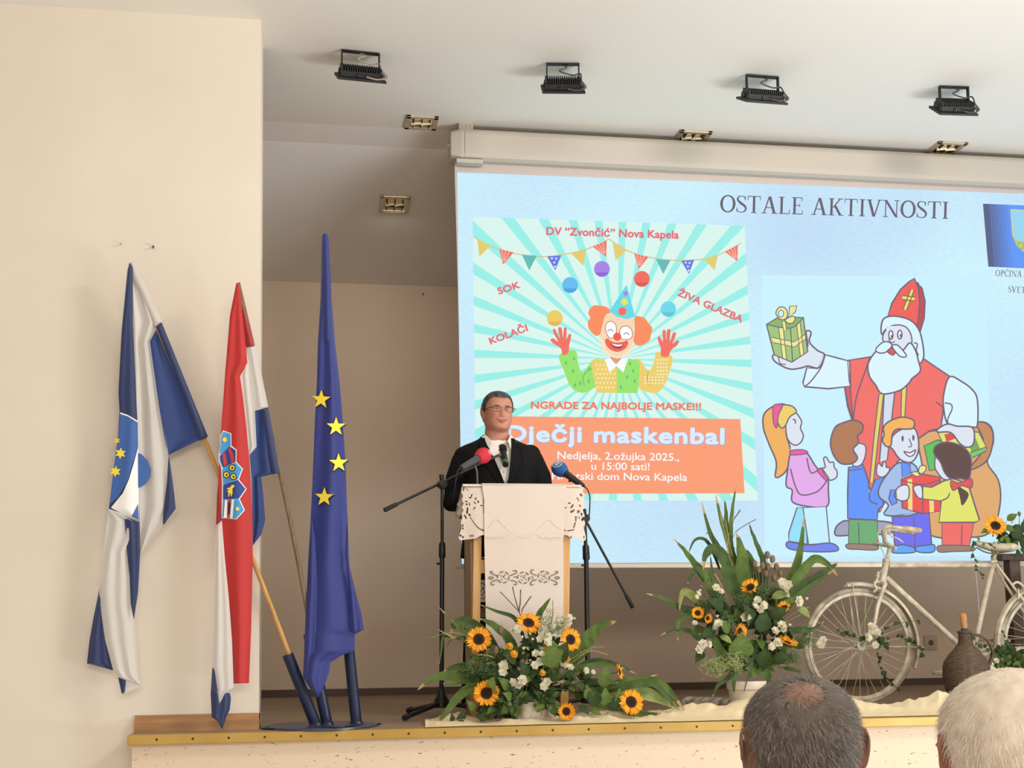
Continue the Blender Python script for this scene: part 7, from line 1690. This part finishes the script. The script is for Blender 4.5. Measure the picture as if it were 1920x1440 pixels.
for pts, nm, m_, r in ((((560, 500), (345, 412), (230, 392), (95, 430)), 'amaranth_spike', GRN3, 0.007), (((880, 520), (925, 380), (945, 280), (948, 170)), 'amaranth_spike', GRN3, 0.008), (((1000, 640), (1090, 590), (1200, 520), (1325, 545)), 'grain_ear', STRAW, 0.007), (((1010, 620), (1100, 560), (1210, 500), (1300, 490)), 'grain_ear', STRAW, 0.006), (((760, 700), (745, 770), (720, 820), (690, 870)), 'grain_ear', GRN3, 0.007), (((770, 710), (765, 780), (755, 830), (745, 880)), 'grain_ear', GRN3, 0.007), (((640, 640), (560, 580), (500, 550), (430, 545)), 'grain_ear', STRAW, 0.006), (((1120, 760), (1060, 740), (1000, 730), (940, 735)), 'grain_ear', STRAW, 0.005)):
    ear(fa1, [a1(x, y, 0.0 - 0.04 * j) for j, (x, y) in enumerate(pts)], r, m_, nm, len(nm) + pts[0][0], 34)
for pts in (((735, 330), (720, 262), (660, 190), (590, 118)), ((732, 330), (715, 250), (690, 170), (670, 84)), ((738, 330), (716, 250), (722, 180), (724, 104)), ((742, 330), (732, 250), (760, 195), (792, 148)), ((300, 440), (250, 430), (235, 450), (220, 480))): sprig(fa1, [a1(x, y, 0.02) for x, y in pts], PINKB, seed=pts[0][0])
fluff(fa1, [(a1(430, 650, -0.03), 0.09, 0.05, a1(700, 740)), (a1(530, 690, -0.05), 0.05, 0.04, a1(700, 740))], FEND, 'fern_fronds', 5, 200)
fluff(fa1, [(a1(900, 330, 0.03), 0.05, 0.07, a1(820, 600)), (a1(1000, 340, 0.03), 0.04, 0.06, a1(860, 600)), (a1(520, 540, -0.02), 0.04, 0.03, a1(700, 700))], FEN, 'fennel_sprays', 6, 45)

# ---- tall arrangement in the white pot
BY2 = 0.42
def a2(x, y, dy=0.0): return at(1200 + x * 0.2985, 900 + y * 0.2985, BY2 + dy)
K2 = 0.2985 / ppm(a2(640, 900))
ctop = a2(668, 1262); rtop = 122 * K2
fa2 = thing('flower_arrangement', V(ctop.x, BY2, 0), 'tall flower arrangement with upright corn leaves in a white pot, beside the bicycle wheel', 'flower arrangement')
pz = ctop.z
pt = MB(); pt.lathe([(0.0, rtop * 0.74), (0.006, rtop * 0.78), (pz - 0.045, rtop * 0.93), (pz - 0.042, rtop * 1.0), (pz, rtop * 1.03), (pz + 0.001, rtop * 0.96), (pz - 0.03, rtop * 0.9), (pz - 0.031, 0.002)], V(ctop.x, BY2, 0), n=40); pt.build('pot', mat('white_plastic_pot', (232, 220, 204), 0.4), fa2)
foliage(fa2, [(a2(650, 950, 0.02), 0.12, 0.08, 0.13), (a2(720, 1130, 0.0), 0.10, 0.08, 0.07), (a2(800, 820, 0.03), 0.10, 0.06, 0.09), (a2(480, 880, 0.02), 0.09, 0.06, 0.10), (a2(850, 1000, 0), 0.10, 0.06, 0.08)], 31, 44, (GRN2, GRN1), (0.04, 0.09))
fl2 = [((640, 900), (590, 640), (520, 480), (440, 330), (388, 138), 62, 1, .04), ((650, 860), (600, 560), (560, 400), (510, 250), (474, 88), 54, 0, .05), ((640, 800), (578, 480), (570, 300), (585, 150), (606, 28), 38, 0, .06), ((600, 560), (545, 300), (540, 200), (530, 118), 30, 1, .05), ((680, 860), (650, 640), (640, 470), (606, 332), 118, 0, .03), ((640, 800), (570, 640), (545, 520), (470, 432), (412, 470), (398, 562), 92, 1, .0), ((560, 860), (480, 700), (430, 620), (340, 520), (270, 430), (208, 368), 84, 0, .02), ((470, 760), (440, 650), (450, 560), (440, 468), 28, 1, .03), ((500, 560), (450, 430), (400, 370), (340, 382), (298, 480), 26, 1, .05), ((430, 820), (345, 740), (280, 700), (255, 750), (248, 822), 52, 2, .0), ((470, 900), (350, 830), (250, 800), (150, 745), (38, 712), 52, 1, .0), ((420, 860), (330, 850), (250, 880), (235, 950), (240, 1012), 36, 0, -.02), ((500, 1060), (390, 1010), (310, 950), (220, 935), (128, 977), 46, 1, -.02), ((400, 640), (360, 560), (320, 600), (300, 652), 42, 1, .0),
       ((800, 760), (775, 520), (740, 420), (700, 320), (684, 268), 52, 1, .05), ((860, 820), (940, 650), (980, 550), (1010, 420), (1032, 218), 68, 0, .03), ((880, 800), (960, 660), (1030, 560), (1100, 495), (1180, 530), (1242, 602), 72, 0, .0), ((860, 840), (970, 700), (1080, 620), (1200, 550), (1244, 518), 52, 1, .0), ((860, 880), (960, 760), (1080, 660), (1212, 570), 42, 1, -.03), ((720, 860), (680, 620), (695, 500), (660, 430), 66, 1, .05), ((740, 800), (740, 600), (720, 560), (680, 450), 52, 1, .06), ((560, 1200), (520, 1110), (470, 1000), (450, 930), 72, 0, -.06), ((860, 980), (1000, 940), (1080, 940), (1156, 888), 42, 1, -.03), ((600, 1200), (545, 1250), (490, 1290), (455, 1362), 32, 1, -.09), ((620, 1200), (590, 1260), (592, 1340), 32, 1, -.12), ((700, 1200), (740, 1060), (690, 1000), 60, 1, -.04), ((600, 900), (500, 760), (380, 660), 46, 1, -.01), ((900, 1180), (960, 1190), (1020, 1210), 34, 1, 0), ((620, 1180), (560, 1020), (540, 980), 40, 0, -.05), ((690, 1250), (700, 1150), (650, 1345), 14, 1, -.1)]
for i, f in enumerate(fl2):
    *pts, w_, mi_, dy = f; strap(fa2, [a2(x, y, dy - 0.04 * (j / len(pts))) for j, (x, y) in enumerate(pts)], w_ * K2, (CORN, CORND, CORNY)[mi_], seed=40 + i)
for x, y, r, n, kd in ((694, 672, 62, (0.0, -0.75, -0.6), 2), (906, 802, 52, (0.1, -0.7, -0.6), 2), (362, 836, 46, (-0.2, -0.9, 0.2), 3), (424, 868, 36, (0.3, -0.9, -.2), 3), (626, 950, 56, (0.5, -1, 0.0), 3), (926, 1026, 70, (0.2, -0.45, 0.9), 3)): sunflower(fa2, a2(x, y, -0.10), r * K2, V(*n), kd, x * 0.01)
for x, y, r in ((890, 640, 28), (930, 660, 30), (905, 690, 28), (880, 668, 24), (920, 720, 20), (735, 758, 30), (772, 788, 30), (722, 802, 26), (752, 815, 24), (718, 780, 22), (666, 863, 32), (890, 915, 30), (846, 950, 28), (902, 938, 22), (995, 762, 34), (396, 1032, 30), (370, 1066, 28), (430, 1032, 24), (820, 1046, 32), (866, 1022, 32), (478, 676, 24), (362, 720, 22), (350, 740, 20), (492, 905, 30), (460, 922, 24), (510, 700, 18), (345, 900, 18)):
    place('white_bloom', BLO[rn.randrange(3)], fa2, Matrix.Translation(a2(x, y, -0.12 + rn.uniform(-.015, .015))) @ frame_to(V(rn.uniform(-.6, .6), -1, rn.uniform(-.1, .7)), roll=rn.random() * 6).to_4x4() @ Matrix.Scale(r * K2 * 1.05, 4))
for x, y, r in ((1046, 752, 16), (486, 862, 16), (940, 918, 16), (505, 690, 14), (376, 700, 14), (740, 745, 14)): place('white_bud', BUD, fa2, Matrix.Translation(a2(x, y, -0.11)) @ frame_to(V(rn.uniform(-.4, .4), -.6, 1)).to_4x4() @ Matrix.Scale(r * K2, 4))
for x, y in ((720, 526), (770, 540), (806, 545), (856, 545), (800, 470), (832, 496), (882, 585), (842, 615), (745, 565), (790, 590)): teasel(fa2, a2(x, y, -0.02), 19 * K2, a2(770, 800, 0.0))
for pts, nm, m_, r in ((((560, 460), (530, 330), (510, 240), (498, 145)), 'corn_tassel', STRAW, 0.005), (((580, 480), (560, 390), (548, 320), (540, 250)), 'corn_tassel', STRAW, 0.006), (((590, 420), (600, 435), (640, 460), (684, 512)), 'amaranth_spike', GRN3, 0.007), (((590, 560), (560, 480), (550, 420), (560, 330)), 'corn_tassel', STRAW, 0.006), (((760, 1090), (740, 1050), (735, 1010), (735, 975)), 'grain_ear', STRAW, 0.006), (((770, 1080), (760, 1040), (764, 1000), (766, 970)), 'grain_ear', STRAW, 0.006), (((880, 900), (950, 850), (1010, 815), (1060, 800)), 'grain_ear', STRAW, 0.007), (((880, 910), (960, 870), (1020, 840), (1066, 828)), 'grain_ear', STRAW, 0.007), (((720, 1070), (760, 1060), (800, 1055), (840, 1060)), 'grain_ear', STRAW, 0.006)):
    ear(fa2, [a2(x, y, -0.03 * j) for j, (x, y) in enumerate(pts)], r, m_, nm, pts[0][0], 30)
for pts in (((560, 420), (600, 330), (660, 285), (720, 252)), ((570, 330), (590, 250), (610, 220), (626, 194)), ((500, 420), (470, 390), (450, 330), (424, 332)), ((560, 760), (520, 680), (500, 640), (475, 598)), ((540, 740), (520, 660), (525, 620), (520, 590))): sprig(fa2, [a2(x, y, 0.02) for x, y in pts], PINKB if pts[0][1] < 600 else STRAW, seed=pts[0][0])
for (x, y, L, d, k) in [(625, 1130, 170, (0.05, 0, 1), 'r'), (760, 960, 150, (0.1, 0, 1), 'd'), (700, 900, 130, (-.3, 0, .8), 'd'), (560, 960, 120, (-.5, 0, .6), 'b'), (830, 740, 110, (.8, 0, .3), 'p'), (900, 760, 90, (.9, 0, .1), 'b'), (520, 820, 130, (-.6, 0, .5), 'd'), (760, 1180, 140, (.2, 0, .9), 'd'), (690, 1200, 120, (-.3, 0, .9), 'd'), (840, 1150, 120, (.7, 0, .5), 'd'), (980, 800, 110, (.8, 0, -.5), 'p'), (470, 960, 110, (-.8, 0, -.1), 'd'), (500, 980, 90, (.6, 0, -.3), 'p'), (400, 1080, 90, (-.6, 0, -.5), 'd'), (820, 870, 120, (.6, 0, .5), 'd')]:
    leaf(fa2, a2(x, y, -0.10), L * K2, V(d[0], -0.35, d[2]), V(rn.uniform(-.3, .3), -1, 0.6), k)
R2 = a2(680, 1180, 0)
fluff(fa2, [(a2(480, 1170, -0.08), 0.075, 0.05, R2), (a2(600, 1150, -0.1), 0.055, 0.055, R2)], mat('fennel_light', (160, 170, 110), 0.7), 'fennel_sprays', 7, 190)
fluff(fa2, [(a2(930, 1120, -0.05), 0.08, 0.055, R2), (a2(1040, 990, -0.03), 0.06, 0.06, R2), (a2(640, 765, -0.07), 0.04, 0.035, R2), (a2(480, 730, -0.05), 0.045, 0.035, R2), (a2(400, 800, -0.06), 0.04, 0.03, R2), (a2(545, 880, -0.09), 0.035, 0.04, R2), (a2(770, 700, -0.05), 0.05, 0.03, R2), (a2(860, 720, -0.05), 0.04, 0.03, R2)], FEND, 'fern_fronds', 8, 110)

# ---- ivy and white blooms tied to the front wheel
GY = BY - 0.075
def g_(x, y, dy=0.0): return at(1480 + x * 0.2778, 940 + y * 0.2778, GY + dy)
K3 = 0.2778 / ppm(g_(500, 900))
gar = thing('ivy_garland', g_(540, 930), 'ivy garland with a white flower cluster tied into the bicycle front wheel', 'garland')
def vine(t, pts, fn, cnt, L, seed, kinds='i', nm='vine'):
    P = catmull([fn(*p) for p in pts], 6); MB().tube(P, 0.0015, 5).build(nm, mat('vine_stem', (78, 70, 48), 0.7), t); rn_ = random.Random(seed)
    for k in range(cnt):
        i = int(lerp(0, len(P) - 2, k / max(1, cnt - 1))); d = V(rn_.uniform(-1, 1), rn_.uniform(-.6, 0), rn_.uniform(-1, .7)).normalized()
        leaf(t, P[i] + V(0, -0.004, 0), L * rn_.uniform(0.6, 1.2), d, V(rn_.uniform(-.4, .4), -1, rn_.uniform(-.1, .6)), rn_.choice(kinds))
vine(gar, ((335, 875), (400, 905), (470, 925), (600, 925), (730, 915), (800, 945), (870, 978), (905, 1035)), g_, 18, 0.032, 1)
vine(gar, ((600, 930), (640, 860), (740, 825), (880, 800)), g_, 9, 0.030, 2, 'id')
vine(gar, ((590, 960), (600, 1060), (620, 1150), (650, 1210), (750, 1275)), g_, 12, 0.030, 3)
vine(gar, ((600, 930), (640, 950), (650, 980)), g_, 7, 0.045, 4)
for x, y, r in ((562, 868, 38), (528, 915, 32), (588, 888, 30), (548, 845, 26), (580, 972, 26)): place('white_bloom', BLO[rn.randrange(3)], gar, Matrix.Translation(g_(x, y, -0.02)) @ frame_to(V(rn.uniform(-.5, .3), -1, rn.uniform(0, .5)), roll=rn.random() * 6).to_4x4() @ Matrix.Scale(r * K3 * 1.1, 4))
ear(gar, [g_(560, 900), g_(530, 800), g_(508, 740), g_(512, 676)], 0.008, GRN3, 'amaranth_spike', 3, 34); ear(gar, [g_(560, 900), g_(600, 860), g_(630, 850)], 0.006, STRAW, 'grain_ear', 4, 18)
sw = thing('flower_sprig', g_(220, 960), 'lone white bloom sprig beside the spokes at the left of the front wheel', 'flower')
for x, y, r, k in ((212, 968, 34, 0), (228, 935, 26, 2)): place('white_bloom', BLO[k], sw, Matrix.Translation(g_(x, y, -0.01)) @ frame_to(V(-.3, -1, .3)).to_4x4() @ Matrix.Scale(r * K3, 4))
MB().tube(catmull([g_(216, 975), g_(200, 990), g_(130, 1000), g_(40, 1010, -0.05)], 5), 0.0018, 6).build('stem', GRN3, sw)
# ---- trailing ivy over the saddle
def s_(x, y, dy=0.0): return at(1480 + x * 0.2778, 940 + y * 0.2778, BY - 0.10 + dy)
iv = thing('ivy_garland', s_(1300, 330), 'thin ivy trail hanging over the bicycle saddle and top tube', 'garland')
vine(iv, ((1420, 270), (1340, 285), (1270, 270), (1235, 300), (1245, 370), (1270, 410)), s_, 11, 0.030, 5, 'bi'); vine(iv, ((1270, 400), (1250, 450), (1290, 480), (1310, 520)), s_, 8, 0.022, 6, 'ip'); vine(iv, ((1380, 280), (1370, 310), (1360, 340)), s_, 3, 0.030, 7, 'b')
# ---- sunflower bunch on the dark wooden stand
def t_(x, y, dy=0.0): return at(1480 + x * 0.2778, 940 + y * 0.2778, WY - 0.09 + dy)
bt = thing('flower_bunch', V(t_(1540, 350).x, WY - 0.05, za), 'sunflower and green leaves lying on the dark stand behind the saddle', 'flowers')
K4 = 0.2778 / ppm(t_(1400, 200))
sunflower(bt, t_(1392, 165, -0.06), 78 * K4, V(-0.25, -1, 0.45), 0, 0.4)
foliage(bt, [(t_(1560, 250), 0.06, 0.03, 0.07), (t_(1480, 230), 0.05, 0.03, 0.04)], 51, 26, (GRN2, GRN1), (0.04, 0.07))
for (x, y, L, d, k) in [(1470, 130, 80, (.6, 0, .5), 'b'), (1440, 180, 90, (.8, 0, -.1), 'b'), (1450, 230, 80, (.3, 0, -.8), 'b'), (1340, 195, 60, (-.8, 0, -.2), 'b'), (1520, 260, 110, (.2, 0, .9), 'd'), (1570, 200, 110, (.5, 0, .7), 'd'), (1500, 300, 100, (-.7, 0, .2), 'd'), (1570, 320, 120, (.3, 0, .6), 'd')]: leaf(bt, t_(x, y, -0.05), L * K4, V(d[0], -.3, d[2]), V(rn.uniform(-.3, .3), -1, .6), k)
for x, y, r in ((1505, 145, 26), (1600, 170, 28), (1640, 240, 30)): place('white_bud', BUD, bt, Matrix.Translation(t_(x, y, -0.05)) @ frame_to(V(.1, -.3, 1)).to_4x4() @ Matrix.Scale(r * K4, 4))
for x, y in ((1551, 84), (1580, 190), (1590, 130)): teasel(bt, t_(x, y, 0), 12 * K4, t_(1560, 300))
MB().tube(catmull([t_(1400, 190), t_(1480, 280), t_(1560, 350)], 5), 0.004, 8).build('stem', GRN1, bt)
# ---- flowers and ivy at the foot of the demijohn
LYb = 0.52
def l_(x, y, dy=0.0): return at(1480 + x * 0.2778, 940 + y * 0.2778, LYb + dy)
lb = thing('flower_bunch', V(l_(1480, 1100).x, LYb, 0.0), 'white blooms with ivy and dark leaves on the floor right of the demijohn', 'flowers')
foliage(lb, [(l_(1500, 1130), 0.09, 0.05, 0.08), (l_(1560, 1250), 0.12, 0.06, 0.08), (l_(1440, 1060, 0.03), 0.05, 0.03, 0.05), (l_(1480, 1330), 0.12, 0.06, 0.05)], 61, 46, (GRN2, GRN1), (0.035, 0.07))
for x, y, r in ((1312, 1092, 26), (1345, 1110, 32), (1330, 1140, 34), (1370, 1150, 30), (1395, 1080, 20), (1300, 1150, 30)): place('white_bloom', BLO[rn.randrange(3)], lb, Matrix.Translation(l_(x, y, -0.10)) @ frame_to(V(rn.uniform(-.5, .5), -1, .6), roll=rn.random() * 6).to_4x4() @ Matrix.Scale(r * K4 * 1.05, 4))
vine(lb, ((1240, 910), (1270, 960), (1330, 990), (1400, 1030), (1450, 1080)), lambda x, y: l_(x, y, -0.12), 10, 0.028, 8, 'id'); vine(lb, ((1480, 1130), (1450, 1040), (1470, 950), (1440, 880)), l_, 11, 0.030, 9, 'id'); vine(lb, ((1500, 1100), (1560, 1010), (1584, 940)), l_, 7, 0.032, 10, 'id')
ear(lb, [l_(1500, 1180), l_(1540, 1080), l_(1580, 1010), l_(1620, 960)], 0.008, STRAW, 'grain_ear', 5, 30)
